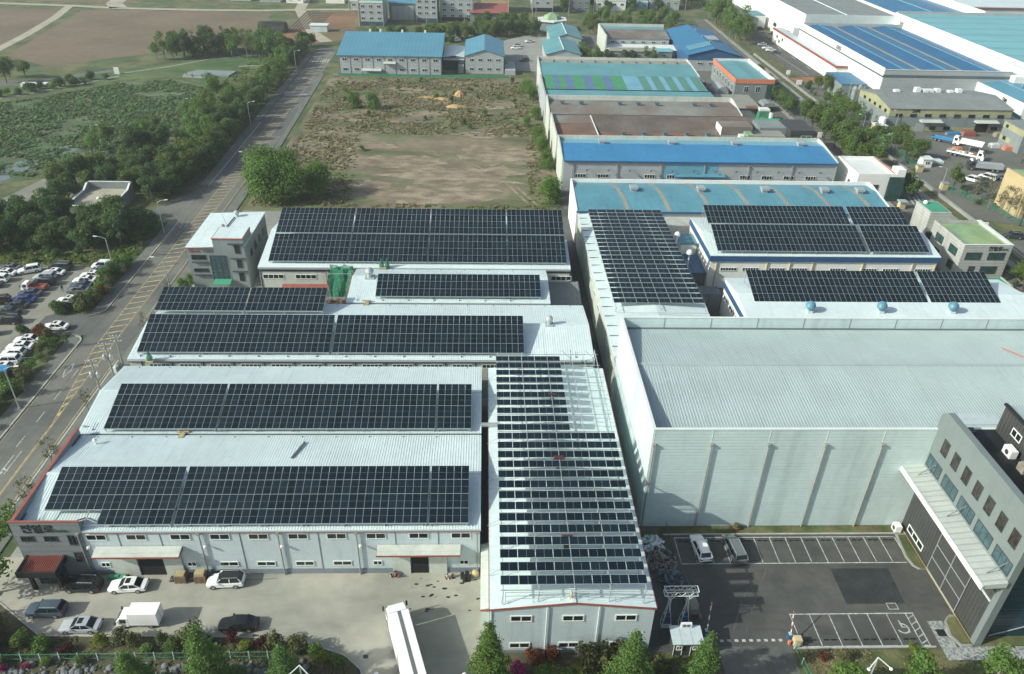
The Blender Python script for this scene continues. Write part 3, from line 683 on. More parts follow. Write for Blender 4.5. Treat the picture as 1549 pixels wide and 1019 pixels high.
def build_third_factory():
    T = thing('factory_building', 'long white factory with row of small upper windows and single round roof vent', 'factory', (-20, 107, 0))
    gable_x(T, -58.3, 18.5, 107, 125.1, 8.0, 9.3, 'roof_white', 'wall_pale', ym=116.2, rib=.4, ov=.15)
    wins(T, [-53.5+i*5.0 for i in range(14)], 106.98, 6.6, 3.4, .8, panes=5)
    g = MB().use('metal'); g.box(-58.4, 18.6, 106.6, 106.84, 7.65, 7.8); g.use('metal_dark'); g.box(-58.4, 18.6, 106.86, 106.98, 7.3, 7.68); part('gutter', g, T)
    p = MB().use('frame_dark')
    for i in range(15): p.box(-56.3+i*5-.08, -56.3+i*5+.08, 106.9, 106.99, 0, 7.3)
    part('wall_post', p, T)
    vent(T, 11.6, 116.2, 9.3, .6, 1.6)
    sl = lerp_roof(107, 116.2, 125.1, 8, 9.3)
    solar('left array on the long factory with the round vent', -57.0, -25.6, 107.7, 8.8, 19, 31, 4, slope=sl)
    solar('right array on the long factory, ending short of the bare vent end', -25.15, 6.85, 107.7, 8.8, 19, 32, 4, slope=sl)
    solar('far left three row array raised over the back of the long factory', -58.4, -42.7, 119.9, 9.6, 14, 16, 3, slope=sl)
    solar('three row array raised beside the green netting', -42.5, -28.7, 119.9, 9.6, 14, 14, 3, slope=sl)
    # small shed with its roof
    T = thing('factory_building', 'small white roofed hall with red left edge beside the green netting', 'shed', (-6, 126, 0))
    gable_x(T, -25.6, 12.5, 126, 139.4, 8.0, 8.9, 'roof_white', 'wall_pale', ym=134.5, rib=.4, ov=.1)
    e = MB().use('trim_red'); e.bar((-25.85, 126, 8.02), (-25.85, 134.5, 8.92), .16, .14); e.bar((-25.85, 134.5, 8.92), (-25.85, 139.4, 8.05), .16, .14); part('verge_trim', e, T)
    vent(T, -22.2, 134.3, 8.9, .75, 1.9)
    solar('three row array on the small hall, between the two big roofs', -20.3, 10.85, 126.9, 8.8, 15.5, 31, 3, slope=lerp_roof(126, 134.5, 139.4, 8, 8.9))
    T = thing('lean_to_shed', 'low grey metal lean-to at the right end of the small white hall', 'shed', (16, 133, 0))
    w = MB().use('wall_shade'); w.box(13.2, 19.3, 132.8, 140.4, 0, 3.9); part('wall', w, T)
    r = MB().use('shed_roof'); slab(r, 13.0, 19.5, 132.4, 140.5, 4.0, 4.9, .1)
    for i in range(11): r.bar((13.3+i*.6, 132.4, 4.03), (13.3+i*.6, 140.5, 4.93), .06, .06)
    part('roof', r, T)
    # green netting and rubble
    T = thing('debris_netting', 'green safety netting hung from the eaves above a rubble heap', 'netting', (-28.5, 133, 0))
    for k in range(3):
        secs = []
        for j in range(14):
            t = j/13; y = 139.7-.3*j-2.2*math.sin(t*2.4)*(1-.3*k); z = 8.7-7.6*t
            secs.append([(-31.0+.5*i+.25*math.sin(i*1.7+j*.8+k)+(.5 if i == 0 else 0)*t*2-(.35*t if i == 10 else 0), y-k*.7+.35*math.sin(i*1.25+k*2+j*.3)-.25*k, z+.15*math.cos(i*2.1)) for i in range(11)])
        n = MB().use('net_green'); n.loft(secs, closed=False); part('net', n, T)
    f = MB().use('metal')
    for x in (-30.9, -26.3): f.tube((x, 136.2, 0), (x, 136.2, 9.2), .06); f.tube((x, 136.2, 4.5), (x, 139.8, 4.5), .05)
    f.tube((-30.9, 136.2, 8.6), (-26.3, 136.2, 8.6), .05); f.tube((-30.9, 136.2, 4.5), (-26.3, 136.2, 4.5), .05); part('scaffold_pole', f, T)
    heap('rubble_heap', -28.2, 129.5, 3.2, 3.0, 1.6, 120, 'junk', 'heap of broken boards and bricks under the green netting', 'rubble', zbase=4.8, extra='plank_red')
    w = MB().use('wall_shade'); w.box(-31, -25.9, 126.2, 133.6, 0, 4.8); single('low_store', w, 'low flat roofed store below the rubble by the netting', 'shed')
    for x, y, z, l, gx in ((-20.6, 140.0, 8.2, 'pair of small green net cones at the big hall gutter', 2), (-54.5, 106.3, 8.1, 'single small green net cone at the long hall gutter', 1)):
        c = MB().use('net_green')
        for i in range(gx):
            c.lathe(x+i*1.1, y, [(.45, z), (.5, z+.5), (.22, z+1.4), (.03, z+2.3)], 9)
        c.use('wood_pale'); c.box(x-.5, x+.4+gx*.3, y-.8, y-.3, z-.1, z+.15); single('net_cover', c, l, 'net cover')
    for x, y, z, l in ((-43.1, 87.4, 7.95, 'wooden board bridging the gutter behind the front factory'), (-21.7, 125.6, 8.05, 'pale board bridging the gutter by the small hall')):
        c = MB().use('wood_pale'); c.box(x-.35, x+.35, y-.9, y+.7, z+.1, z+.22); c.box(x-.9, x+.8, y+.3, y+.6, z+.22, z+.34); c.box(x-.6, x+.5, y-.9, y-.6, z, z+.1)
        single('gutter_bridge', c, l, 'board')
    # big hall at the back
    T = thing('factory_building', 'big hall whose whole roof is covered by eight dark arrays, red canopy on its front', 'factory', (-14, 140, 0))
    gable_x(T, -45.3, 17.6, 140.2, 166.5, 8.0, 10.2, 'roof_white', 'wall_pale', ym=153.6, rib=0, ov=.15)
    g = MB().use('metal'); g.box(-45.4, 17.7, 139.8, 140.03, 7.6, 7.95); g.use('frame_dark'); g.box(-45.4, 17.7, 140.05, 140.19, 7.0, 7.7); part('gutter', g, T)
    for x in [-42.6+i*6.5 for i in range(10)]: win(T, x, 140.18, 5.8, 4.2, 1.0, panes=4)
    c = MB().use('trim_red'); slab(c, -41, -27.5, 138.6, 140.19, 3.6, 4.1, .1); part('door_canopy', c, T)
    sm = MB().use('frame_dark'); sm.box(-45.2, -45.0, 140.1, 140.19, 0, 7.5); sm.box(-32, -31.94, 140.15, 140.19, 0, 7); part('wall_post', sm, T)
    sl = lerp_roof(140.2, 153.6, 166.5, 8, 10.2)
    ex = [(-43.5, -27.75, 16, 'leftmost'), (-27.5, -11.55, 16, 'second from left'), (-11.35, 4.75, 16, 'third from left'), (4.95, 17.0, 12, 'rightmost')]
    for a, b, n, l in ex:
        solar('lower row array, %s of four, on the fully covered big hall' % l, a, b, 141.2, 8.8, 17.5, n, 4, slope=sl)
        solar('upper row array, %s of four, on the fully covered big hall' % l, a, b, 149.4, 11.35, 16, n, 4, slope=sl)
def heap(name, cx, cy, rx, ry, h, n, m, label, cat, zbase=0, extra=None, smin=.12, smax=.45):
    b = MB(); q = random.Random(int(cx*10+cy))
    for i in range(n):
        a = q.uniform(0, 6.28); r = math.sqrt(q.random()); x = cx+rx*r*math.cos(a); y = cy+ry*r*math.sin(a); z = zbase+h*(1-r*r)*q.uniform(.2, 1)
        b.use(extra if extra and q.random() < .25 else m)
        L = q.uniform(smin, smax)*2; d = Vector((q.gauss(0, 1), q.gauss(0, 1), q.gauss(0, .4))).normalized()*L/2; p = Vector((x, y, z+.1))
        b.bar(p-d, p+d, q.uniform(smin, smax), q.uniform(.05, smax))
    b.use('soil'); b.lathe(cx, cy, [(min(rx, ry)*.95, zbase), (min(rx, ry)*.6, zbase+h*.4), (.1, zbase+h*.6)], 12)
    return single(name, b, label, cat, kind='stuff')
def tilted_array(label, rows, x0, cols_of, z, w=2.07, d=1.16, tilt=9, z2=None):
    T = thing('solar_array', label, 'solar array', (x0, rows[-1], z)); key = ('t', w, d)
    if key not in PM:
        p = MB().use('panel_frame'); p.box(0.01, w-.03, 0, d, -.02, .02); p.use('cell'); f = .028
        for a, b in ((f+.01, w/2-.015), (w/2+.005, w-.03-f)): p.face([(a, f, .024), (b, f, .024), (b, d-f, .024), (a, d-f, .024)])
        PM[key] = p.mesh('solar_panel', fix=False); PM[key, 'src'] = p
    src = PM[key, 'src']; a = R(tilt); ca, sa = math.cos(a), math.sin(a); cnt = 0; big = MB(); big.mats = list(src.mats)
    k = MB().use('metal')
    for ri in range(len(rows)-1, -1, -1):
        y = rows[ri]; n = cols_of(ri)
        for c in range(n):
            p = (x0+c*w, y-d/2, z)
            if cnt < 100:
                o = link('solar_panel', PM[key], T); o.location = Vector(p)-Vector(T.location); o.rotation_euler = (a, 0, 0); cnt += 1
            else:
                nn = len(big.v); big.v += [(p[0]+vx, p[1]+vy*ca-vz*sa, p[2]+vy*sa+vz*ca) for vx, vy, vz in src.v]; big.f += [tuple(i+nn for i in f) for f in src.f]; big.m += src.m
        k.bar((x0, y-d*.25, z-.08), (x0+n*w, y-d*.25, z-.08), .05, .06); k.bar((x0, y+d*.3, z+.0), (x0+n*w, y+d*.3, z+.0), .05, .06)
    if big.v:
        o = part('solar_panel_field', big, T); o['kind'] = 'stuff'
    return T, k
def build_gabled_hall():
    T = thing('factory_building', 'long hall with red trimmed gable facing the camera and slatted raised panels', 'factory', (10.2, 57, 0))
    gable_y(T, .9, 19.6, 57.0, 104.5, 7.85, 8.85, 'roof_white_y', 'siding', rib=.8, ov=.12)
    e = MB().use('trim_red'); e.bar((.75, 56.84, 7.78), (10.25, 56.84, 8.82), .08, .26); e.bar((10.25, 56.84, 8.82), (19.75, 56.84, 7.78), .081, .262); e.box(.7, .78, 57, 104.5, 7.6, 7.86); e.box(19.74, 19.82, 57, 104.5, 7.6, 7.86); part('gable_trim', e, T)
    wins(T, (4.4, 10.35, 16.4), 56.98, 6.15, 2.5, 1.05, fw=.13); wins(T, (4.35, 10.1, 16.1), 56.98, 1.35, 2.45, 1.0, fw=.13)
    b = MB().use('base_band'); b.box(.92, 19.58, 56.93, 56.985, 0, .5); part('base_band', b, T)
    p = MB().use('trim_white')
    for x in (7.3, 13.2): p.tube((x, 56.85, .1), (x, 56.85, 8.3-.12), .07)
    p.box(.92, 1.05, 56.9, 56.97, 0, 7.6); part('downpipe', p, T)
    l = MB().use('wall_pale'); slabx(l, -.25, .88, 60.0, 70.2, 3.9, 4.2, .1); l.box(-.2, .85, 60.2, 70.1, 0, 3.75); l.use('trim_red'); l.box(-.28, .88, 59.9, 59.98, 3.7, 3.95); part('side_lean_to', l, T)
    rows = [103.0-1.935*i for i in range(24)]
    A, k = tilted_array('slatted rows of raised panels on the gabled hall, narrower at the back', rows, 2.0, lambda i: 5 if i < 10 else 8, 10.75)
    for x in (2.3, 6.3, 10.3, 14.3, 18.3):
        k.bar((x, 56.9, 10.58), (x, 105.2 if x < 12 else 106.0, 10.58), .1, .14)
        for i in range(13):
            y = 57.4+i*3.95; zr = 7.85+1.0*(1-abs(x-10.25)/9.35); k.bar((x, y, 10.55), (x, y, zr), .08)
    for i in range(13):
        y = 57.4+i*3.95; k.bar((2.0, y, 10.46), (18.7, y, 10.46), .07, .09); k.bar((.6 if i % 2 else 2.1, y+.2, 8.0), (2.3, y+.2, 9.3), .05)
    for i in range(6): k.bar((12.4+.3*i*0, 84.5+i*3.4, 10.6), (18.6, 84.5+i*3.4, 10.6), .07)
    for x in (13, 16.3): k.bar((x, 84, 10.62), (x, 105, 10.62), .07)
    for x in (14.4, 18.3): k.bar((x, 105.9, 0), (x, 105.9, 10.6), .12); k.bar((x, 105.9, 9), (x-1.5, 105.9, 10.5), .07)
    part('mounting_rack', k, A)
    r = MB().use('metal')
    for y in (57.35,):
        for i in range(6): r.tube((2.6+i*3.1, y, 8.2+.3*(1-abs(i-2.5)/2.5)), (2.6+i*3.1, y+.2, 9.9), .035)
        r.tube((2.6, y+.2, 9.9), (18.1, y+.2, 9.9), .035); r.tube((2.6, y+.1, 9.4), (18.1, y+.1, 9.4), .035)
    single('guard_rail', r, 'thin metal guard rail above the red gable edge', 'railing')
    for x, y, l in ((10.1, 65.0, 'dark red ridge vent box nearest the gable'), (10.3, 79.2, 'dark red ridge vent box amid the long rows'), (10.4, 93.4, 'dark red ridge vent box near the narrow rows')):
        v = MB().use('vent_red'); v.box(x-.3, x+.3, y-.25, y+.25, 8.6, 10.6); v.hull([(x-.75, y-.32, 10.6), (x+.75, y-.32, 10.6), (x+.75, y+.32, 10.6), (x-.75, y+.32, 10.6)], [(x-.6, y-.15, 10.98), (x+.6, y-.15, 10.98), (x+.6, y+.15, 10.98), (x-.6, y+.15, 10.98)]); single('ridge_vent', v, l, 'roof vent')
    v = MB().use('cream'); v.lathe(10.0, 57.6, [(.1, 8.8), (.14, 9.7), (.05, 10.1)], 8); v.box(9.8, 10.2, 57.4, 57.8, 8.75, 8.95); single('gable_finial', v, 'small cream post standing at the gable peak', 'post')
    b = MB().use('metal'); b.bar((-.6, 89.4, 8.15), (2.4, 89.4, 8.15), .6, .06); b.bar((-.6, 89.1, 8.2), (2.4, 89.1, 8.2), .05, .3); b.bar((-.6, 89.7, 8.2), (2.4, 89.7, 8.2), .05, .3); single('roof_walkway', b, 'little metal walkway across the dark gap between roofs', 'walkway')
def build_tall_hall():
    T = thing('warehouse', 'tall windowless pale warehouse with parapet and ribbed grey roof above the car park', 'warehouse', (57, 77, 0))
    x0, x1, y0, y1 = 21.95, 96, 76.9, 105.3; zr, ze, zp = 16.9, 15.5, 17.4; ym = 92.6
    w = MB().use('siding_tall'); w.box(x0, x1, y0, y0+.3, 0, zp); w.box(x0, x0+.3, y0+.3, y1-.3, 0, zp); w.box(x0, x1, y1-.3, y1, 0, zp); w.box(x1-.3, x1, y0+.3, y1-.3, 0, zp)
    part('wall', w, T)
    c = MB().use('trim_white'); c.box(x0-.06, x1, y0-.06, y0+.36, zp, zp+.08); c.box(x0-.06, x0+.36, y0+.37, y1-.37, zp, zp+.08); c.box(x0-.06, x1, y1-.36, y1+.06, zp, zp+.08); part('coping', c, T)
    r = MB().use('roof_grey'); slab(r, x0+.3, x1-.3, y0+.3, ym, ze, zr); slab(r, x0+.3, x1-.3, ym, y1-.3, zr, ze)
    n = 175
    for i in range(1, n):
        x = x0+.3+(x1-x0-.6)*i/n
        for a, b, za, zb in ((y0+.32, ym, ze, zr), (ym, y1-.32, zr, ze)):
            r.hull([(x-.07, a, za), (x+.07, a, za), (x+.03, a, za+.045), (x-.03, a, za+.045)], [(x-.07, b, zb), (x+.07, b, zb), (x+.03, b, zb+.045), (x-.03, b, zb+.045)])
    r.box(x0+.35, x1-.35, ym-.3, ym+.3, zr+.0, zr+.1); part('roof', r, T)
    g = MB().use('metal_dark'); g.box(x0+.35, x1-.35, y1-.8, y1-.31, ze+.06, ze+.11); part('gutter', g, T)
    spouts(T, [22.25+7.57*i for i in range(5)], y0, .1, 14.8, r=.12)
    s = MB().use('trim_white')
    for i in range(10): s.box(22.2+7.57*i-.04, 22.2+7.57*i+.04, y0-.03, y0, 15.2, zp)
    part('wall_seam', s, T)
    ss = MB().use('metal_dark')
    for i in range(9): ss.box(29+7.57*i-.03, 29+7.57*i+.03, y1-.34, y1-.3, 15.6, zp-.02)
    part('wall_seam', ss, T)
    o = MB().use('orange_band'); o.bar((80, 97.6, 16.75), (83, 92.8, 17.02), .22, .08); o.bar((83, 92.8, 17.02), (85.5, 86, 16.5), .22, .08); part('orange_cable', o, T)
    b = MB().use('siding'); b.box(64, 70.5, 79.8, 82.2, 15.4, 15.95)
    single('roof_hatch', b, 'low pale hatch on the tall warehouse roof behind the grey facade', 'hatch')
def build_grey_office():
    T = thing('office_building', 'grey metal office with slanting canopy and square windows at the right edge', 'office', (66, 67, 0))
    fx, y0, y1, zt = 59.3, 57.2, 77.3, 20.6
    f = MB().use('facade_grey')
    hy = [(y0, 10.7), (y0, zt), (76.3, zt), (y1-.0, 19.7), (y1, 10.7)]
    f.hull([(fx, y, z) for y, z in hy], [(fx+.9, y, z) for y, z in hy]); f.box(fx, fx+.9, y0, y0+.8, 0, 10.69); fo = part('facade', f, T)
    b = MB().use('wall_shade'); b.box(fx+.9, 92, y0+1.6, 76.7, 0, 17.6); b.box(fx+.91, 92, y0+1.0, y0+1.59, 17.0, 18.2); part('wall', b, T)
    d = MB().use('black'); d.box(fx+.92, 91.8, y0+1.7, 76.6, 17.6, 17.65); part('roof', d, T)
    ns = MB().use('glass_navy'); ns.hull([(fx+2.2, y0+1.3, 0), (92, y0+1.3, 0), (92, y0+1.5, 0), (fx+2.2, y0+1.5, 0)], [(fx+2.2, y0+1.3, 17.5), (92, y0+1.3, 17.5), (92, y0+1.5, 17.5), (fx+2.2, y0+1.5, 17.5)])
    ns.use('metal'); ns.bar((fx+2.4, y0+1.2, .2), (76, y0+1.2, 6.2), .1); ns.bar((fx+1.6, y0+.9, 0), (fx+1.6, y0+.9, 17.5), .12); part('curtain_glass', ns, T)
    for i in range(7): win(T, fx-.02, 74.3-i*2.55, 16.4, 1.35, 2.2, face='W', glass='glass_brown', frame='frame_dark', panes=2, fw=.05)
    for i in range(5): win(T, fx-.02, 74.95-i*3.95, 12.75, 3.2, 1.9, face='W', glass='glass_blue', frame='frame_dark', panes=3, fw=.08)
    c = MB().use('canopy_white'); c.hull([(fx-2.8, y0-.2, 10.45), (fx-.01, y0-.2, 10.6), (fx-.01, y1, 10.6), (fx-2.8, y1, 10.45)], [(fx-2.8, y0-.2, 11.05), (fx-.01, y0-.2, 11.4), (fx-.01, y1, 11.4), (fx-2.8, y1, 11.05)])
    co = part('canopy', c, T); t = MB().use('trim_white'); t.box(fx-3.0, fx-2.82, y0-.3, y1+.1, 10.4, 11.12); t.use('metal')
    for i in range(11): t.bar((fx-2.75, y0+1.8*i+.3, 11.1), (fx-.05, y0+1.8*i+.3, 11.43), .04, .03)
    part('canopy_edge', t, T, co)
    r = MB().use('metal_dark')
    for y in (75.0, 67.5, 58.6): r.tube((fx-1.7, y, 11.3), (fx, y-.25, 13.2), .06); r.box(fx-.08, fx, y-.4, y-.1, 12.9, 13.3)
    part('canopy_strut', r, T)
    w = MB().use('wall_dark'); w.box(fx+.25, fx+.89, y0+.81, 76.9, 0, 10.4)
    for i in range(34):
        y = y0+.9+i*.57
        if 62.0 < y < 69.0: continue
        w.box(fx+.21, fx+.25, y, y+.05, 0, 10.4)
    part('cladding', w, T)
    gk = MB().use('wall_dark'); gk.box(fx+.1, fx+.24, 62.0, 69.1, .1, 6.7); gk.use('metal')
    for y in (62.0, 65.5, 69.0): gk.box(fx+.02, fx+.1, y, y+.07, .1, 6.7)
    for z in (.1, 2.3, 4.5, 6.6): gk.box(fx+.03, fx+.098, 62.1, 69.0, z, z+.08)
    part('glazed_doors', gk, T)
    win(T, fx+.2, 73.3, 1.3, 4.1, 1.1, face='W', panes=3, fw=.14)
    s = MB().use('trim_white'); s.box(fx-.02, fx+.2, y0+.9, 61.5, 6.9, 7.0); s.use('ochre'); s.box(fx-.05, fx+.05, 57.4, 76.9, .02, .12); part('lower_trim', s, T)
    e = MB().use('wall_grey'); e.box(61.2, 61.4, 76.72, 76.85, 0, 17); part('corner_post', e, T)
    # roof pavilion
    P = thing('rooftop_cabin', 'dark clad rooftop cabin with white framed window above the black deck', 'cabin', (72, 71, 17.65))
    k = MB().use('wall_dark'); k.box(66.6, 82, 68.0, 76.5, 17.65, 21.6)
    for i in range(14): k.box(66.55, 66.6, 68.2+i*.6, 68.25+i*.6, 17.7, 21.5)
    part('wall', k, P); k = MB().use('black'); k.box(66.4, 82.2, 67.8, 68.1, 21.6, 21.9); k.box(66.4, 66.8, 68.11, 76.7, 21.6, 21.9); k.use('roof_grey'); k.box(66.81, 82, 68.11, 76.5, 21.6, 21.66); part('roof', k, P)
    win(P, 66.53, 72.9, 19.7, 1.9, 1.1, face='W', fw=.12); win(P, 66.53, 69.0, 19.2, 1.5, 1.1, face='W', fw=.12)
    for x, y, z, l, a in ((65.5, 71.6, 17.66, 'white air conditioner on the black deck beside the cabin', 1.6), (58.3, 75.9, .05, 'white air conditioner on the ground at the office corner', 1.1)):
        u = MB().use('plastic_white'); u.box(x-.45, x+.45, y-.5*a, y+.5*a, z, z+1.1); u.use('frame_dark'); u.tube((x-.46, y, z+.55), (x-.451, y, z+.55), .35, n=14); single('air_conditioner', u, l, 'air conditioner')
    b = MB().use('tarp'); b.box(65.0, 66.2, 68.0, 69.2, 17.66, 18.7); b.box(65.1, 66.0, 68.2, 69.0, 18.7, 19.0); single('planter_box', b, 'brown box planter on the black deck', 'planter')
    b = MB().use('frame_dark'); b.box(62.4, 63.4, 75.4, 76.4, 17.66, 18.2); b.box(62.0, 62.6, 74.9, 76.0, 17.66, 17.95); single('deck_equipment', b, 'dark equipment lumps at the far corner of the black deck', 'equipment')
build_front_factory(); build_second_factory(); build_third_factory(); build_gabled_hall(); build_tall_hall(); build_grey_office()

# ------------------------------------------------------------------ east of the block
def parapet_shed(label, x0, x1, y0, y1, zf, zb, roofs, wall='wall_pale', zp=None, slant=True):
    """shed whose west, north and east walls rise above the roof; roofs = [(y0,y1,z0,z1,mat)...]"""
    T = thing('factory_building', label, 'factory', ((x0+x1)/2, y0, 0)); zp = zp or zb+.9
    w = MB().use(wall); w.box(x0+.3, x1-.3, y0, y0+.25, 0, zf-.15)
    for a, b in ((x0, x0+.3), (x1-.3, x1)):
        pr = [(y0, 0), (y1, 0), (y1, zp), (y1-2.5, zp), (y0, zf+.25)] if slant else [(y0, 0), (y1, 0), (y1, zp), (y0, zp)]
        w.hull([(a, y, z) for y, z in pr], [(b, y, z) for y, z in pr])
    w.box(x0+.3, x1-.3, y1-.3, y1, 0, zp); part('wall', w, T)
    for a, b, za, zc, m in roofs:
        r = MB().use(m); slab(r, x0+.31, x1-.31, a, b, za, zc); part('roof', r, T)
    return T
def build_east_factories():
    # hall with rows of raised panels left of the blue-banded halls
    T = thing('factory_building', 'narrow pale hall beside the alley, its roof covered in panel rows', 'factory', (31, 140, 0))
    gable_y(T, 22.1, 41.6, 105.6, 167.4, 8.3, 9.2, 'roof_white_y', 'wall_pale', ov=.15, rib=0)
    win_xs = [110+i*6 for i in range(9)]
    for y in win_xs: win(T, 22.08, y, 5.8, 2.0, .9, face='W')
    sp = MB().use('metal_dark')
    for i in range(18): sp.box(22.1, 24, 107+i*3.4, 107.1+i*3.4, 8.4, 8.52)
    part('roof_bracket', sp, T)
    rows = [166.0-2.0*i for i in range(22)]
    A, k = tilted_array('tightly spaced panel rows covering the narrow hall beside the alley', rows, 24.1, lambda i: 8, 9.75, w=2.13, d=1.5, tilt=4)
    for x in (24.3, 32.5, 41):
        k.bar((x, 121, 9.65), (x, 168, 9.65), .08, .1)
        for i in range(12): k.bar((x, 122+i*4, 9.65), (x, 122+i*4, 8.5), .08)
    for i in range(4): k.bar((24.2, 108+i*4, 9.5), (41, 108+i*4, 9.5), .06)
    part('mounting_rack', k, A)
    for x, y, l in ((43.6, 146.5, 'white dome vent nearer the dark store room'), (42.9, 155.5, 'white dome vent beside the row covered hall')):
        d = MB().use('plastic_white'); d.tube((x, y, 0), (x, y, 8.6), .18); d.lathe(x, y, [(.2, 8.5), (.7, 8.6), (.65, 9.0), (.35, 9.4), (.05, 9.5)], 12); single('dome_vent', d, l, 'vent')
    # hall J
    T = thing('factory_building', 'white hall with deep blue fascia and two decks of panels', 'factory', (73, 147, 0))
    gable_x(T, 48.6, 98.3, 147.2, 166.5, 8.0, 9.6, 'roof_white', 'wall_white', ym=156.5, ov=.3)
    f = MB().use('trim_blue'); f.box(48.3, 98.6, 146.86, 147.0, 6.6, 7.75); f.box(48.3, 48.45, 147.0, 166.5, 6.6, 7.75); part('fascia', f, T)
    p = MB().use('ochre')
    for x in (50, 61, 66, 71, 82, 93, 98): p.box(x-.1, x+.1, 146.95, 147.19, 0, 6.6)
    part('wall_post', p, T)
    for x in (52.8, 57.6, 63.4, 68.3, 76.8, 81.6+2, 88.5, 95.6): win(T, x, 147.17, 4.6, 3.6, .8, panes=6)
    sl = lerp_roof(147.2, 156.5, 166.5, 8, 9.6)
    solar('lower long array on the blue banded hall', 49.8, 82.1, 147.4, 8.9, 19, 32, 4, slope=sl, group=None)
    solar('lower short array at the right end of the blue banded hall', 82.9, 95.9, 147.4, 8.9, 19, 12, 4, slope=sl)
    solar('upper long array on the blue banded hall', 49.3, 81.2, 155.5, 11.65, 17, 32, 3, slope=sl)
    solar('upper short array at the right end of the blue banded hall', 81.9, 94.3, 155.5, 11.65, 17, 12, 3, slope=sl)
    # hall K
    T = thing('factory_building', 'white hall with blue striped end wall and three turbine vents behind the tall warehouse', 'factory', (75, 123, 0))
    gable_x(T, 48.8, 105, 119.0, 136.5, 8.0, 9.3, 'roof_white', 'wall_white', ym=128.0, ov=.3)
    f = MB().use('trim_blue'); f.box(48.5, 48.62, 119, 136.4, 6.2, 7.2); f.box(48.62, 105, 118.86, 118.99, 6.4, 7.4); part('fascia', f, T)
    for y in (121.5, 125.5, 129.5, 133.5): win(T, 48.58, y, 4.8, 2.2, .9, face='W')
    sl = lerp_roof(119, 128, 136.5, 8, 9.3)
    solar('long array above the three turbine vents', 51.2, 84.7, 125.4, 8.95, 19, 34, 4, slope=sl)
    solar('short array at the right above the turbine vents', 85.3, 98.9, 125.4, 8.95, 19, 14, 4, slope=sl)
    for i, (x, l) in enumerate(((60.7, 'leftmost'), (74.2, 'middle'), (87.8, 'rightmost'))):
        v = MB().use('roof_white'); v.box(x-.5, x+.5, 121.9, 122.9, 8.3, 8.9); v.use('turbine_blue'); v.lathe(x, 122.4, [(.45, 8.9), (.5, 9.2), (.85, 9.5), (.95, 9.9), (.75, 10.4), (.3, 10.7)], 14)
        single('turbine_vent', v, '%s of three pale blue turbine vents on the white roof' % l, 'roof vent', group='pale blue turbine vents')
    b = MB().use('roof_grey'); slab(b, 99, 116, 118, 134, 5.4, 6.6); b.use('wall_grey'); b.box(105.4, 116, 118.2, 133.8, 0, 5.3)
    single('annex_shed', b, 'grey annex at the right end below the stone office', 'shed')
    # boxes in the court
    T = thing('equipment_shed', 'white box shed with bright blue roof in the narrow court', 'shed', (47, 160, 0))
    w = MB().use('wall_white'); w.box(44.6, 48.3, 157.6, 163.0, 0, 5.4); part('wall', w, T); r = MB().use('blue_m'); r.box(44.5, 48.4, 157.5, 163.1, 5.4, 5.55); part('roof', r, T)
    T = thing('equipment_shed', 'low shed with deep blue sloping roof below the bright blue one', 'shed', (46, 152, 0))
    w = MB().use('wall_shade'); w.box(44.5, 48.4, 148.6, 156.8, 0, 2.9); part('wall', w, T); r = MB().use('trim_blue'); slab(r, 44.2, 48.5, 148.3, 157, 3.0, 3.3); part('roof', r, T)
    T = thing('equipment_shed', 'dark slate store room between the row covered hall and the turbine vent hall', 'shed', (46.6, 138, 0))
    w = MB().use('wall_shade'); w.box(43.6, 48.3, 136.2, 139.4, 0, 4.4); w.use('frame_dark'); w.box(46, 46.06, 136.15, 136.2, 0, 4.3); part('wall', w, T); r = MB().use('metal_dark'); r.box(43.5, 48.4, 136.1, 139.5, 4.4, 4.55); part('roof', r, T)
    # stone office L
    T = thing('office_building', 'stone clad office with mossy green roof deck and Korean lettering', 'office', (110, 160, 0))
    w = MB().use('stone'); x0, x1, y0, y1, h = 105.7, 116.6, 151.0, 164.6, 9.0
    w.box(x0, x1, y0, y0+.3, 0, h); w.box(x0, x0+.3, y0+.3, y1, 0, h); w.box(x1-.3, x1, y0+.3, y1, 0, h); w.box(x0+.3, x1-.3, y1-.3, y1, 0, h)
    w.box(x0-1.5, x0+3.5, y1+.01, y1+7, 0, 10.8); part('wall', w, T)
    c = MB().use('trim_white'); c.box(x1-.9, x1+.1, y0+.31, y1, h, h+.1); c.box(x0-.05, x1+.1, y0-.05, y0+.3, h, h+.1); part('coping', c, T)
    r = MB().use('deck_green'); r.box(x0+.3, x1-.3, y0+.3, y1-.3, 7.9, 8.2); r.use('deck_mint'); r.box(x0-1.2, x0+3.2, y1+.4, y1+6.7, 10.8, 10.86); part('roof', r, T)
    for x, w_ in ((108.4, 3.6), (113.6, 3.8)): win(T, x, y0-.02, 6.3, w_, 1.8, glass='glass_green', frame='frame_dark', panes=3)
    for x, w_ in ((109.0, 1.4), (112.9, 3.8)): win(T, x, y0-.02, 2.9, w_, 1.8, glass='glass_green', frame='frame_dark', panes=3)
    for y in (154.5, 160.6): win(T, x0-.02, y, 6.2, 3.2, 1.9, face='W', glass='glass_green', frame='frame_dark', panes=2); win(T, x0-.02, y-.6, 2.9, 2.2, 1.9, face='W', glass='glass_green', frame='frame_dark', panes=2)
    u = MB().use('glass_dark'); u.box(x0-1.1, x0, y1-.6, y1-.01, 0, 6.0); part('entrance_recess', u, T)
    lettering(T, '핀일로', 1.15, (111.2, y0-.08, 7.75), bold=.03); lettering(T, 'finello', .5, (114.5, y0-.08, 7.8), bold=.02)
    d = MB().use('plastic_white'); d.lathe(105.5, 170.0, [(.5, 10.9), (.55, 11.2), (.3, 11.6), (.05, 11.7)], 10); part('water_tank', d, T)
    T = thing('office_porch', 'low porch block with mint green top in front of the stone office', 'porch', (112, 145, 0))
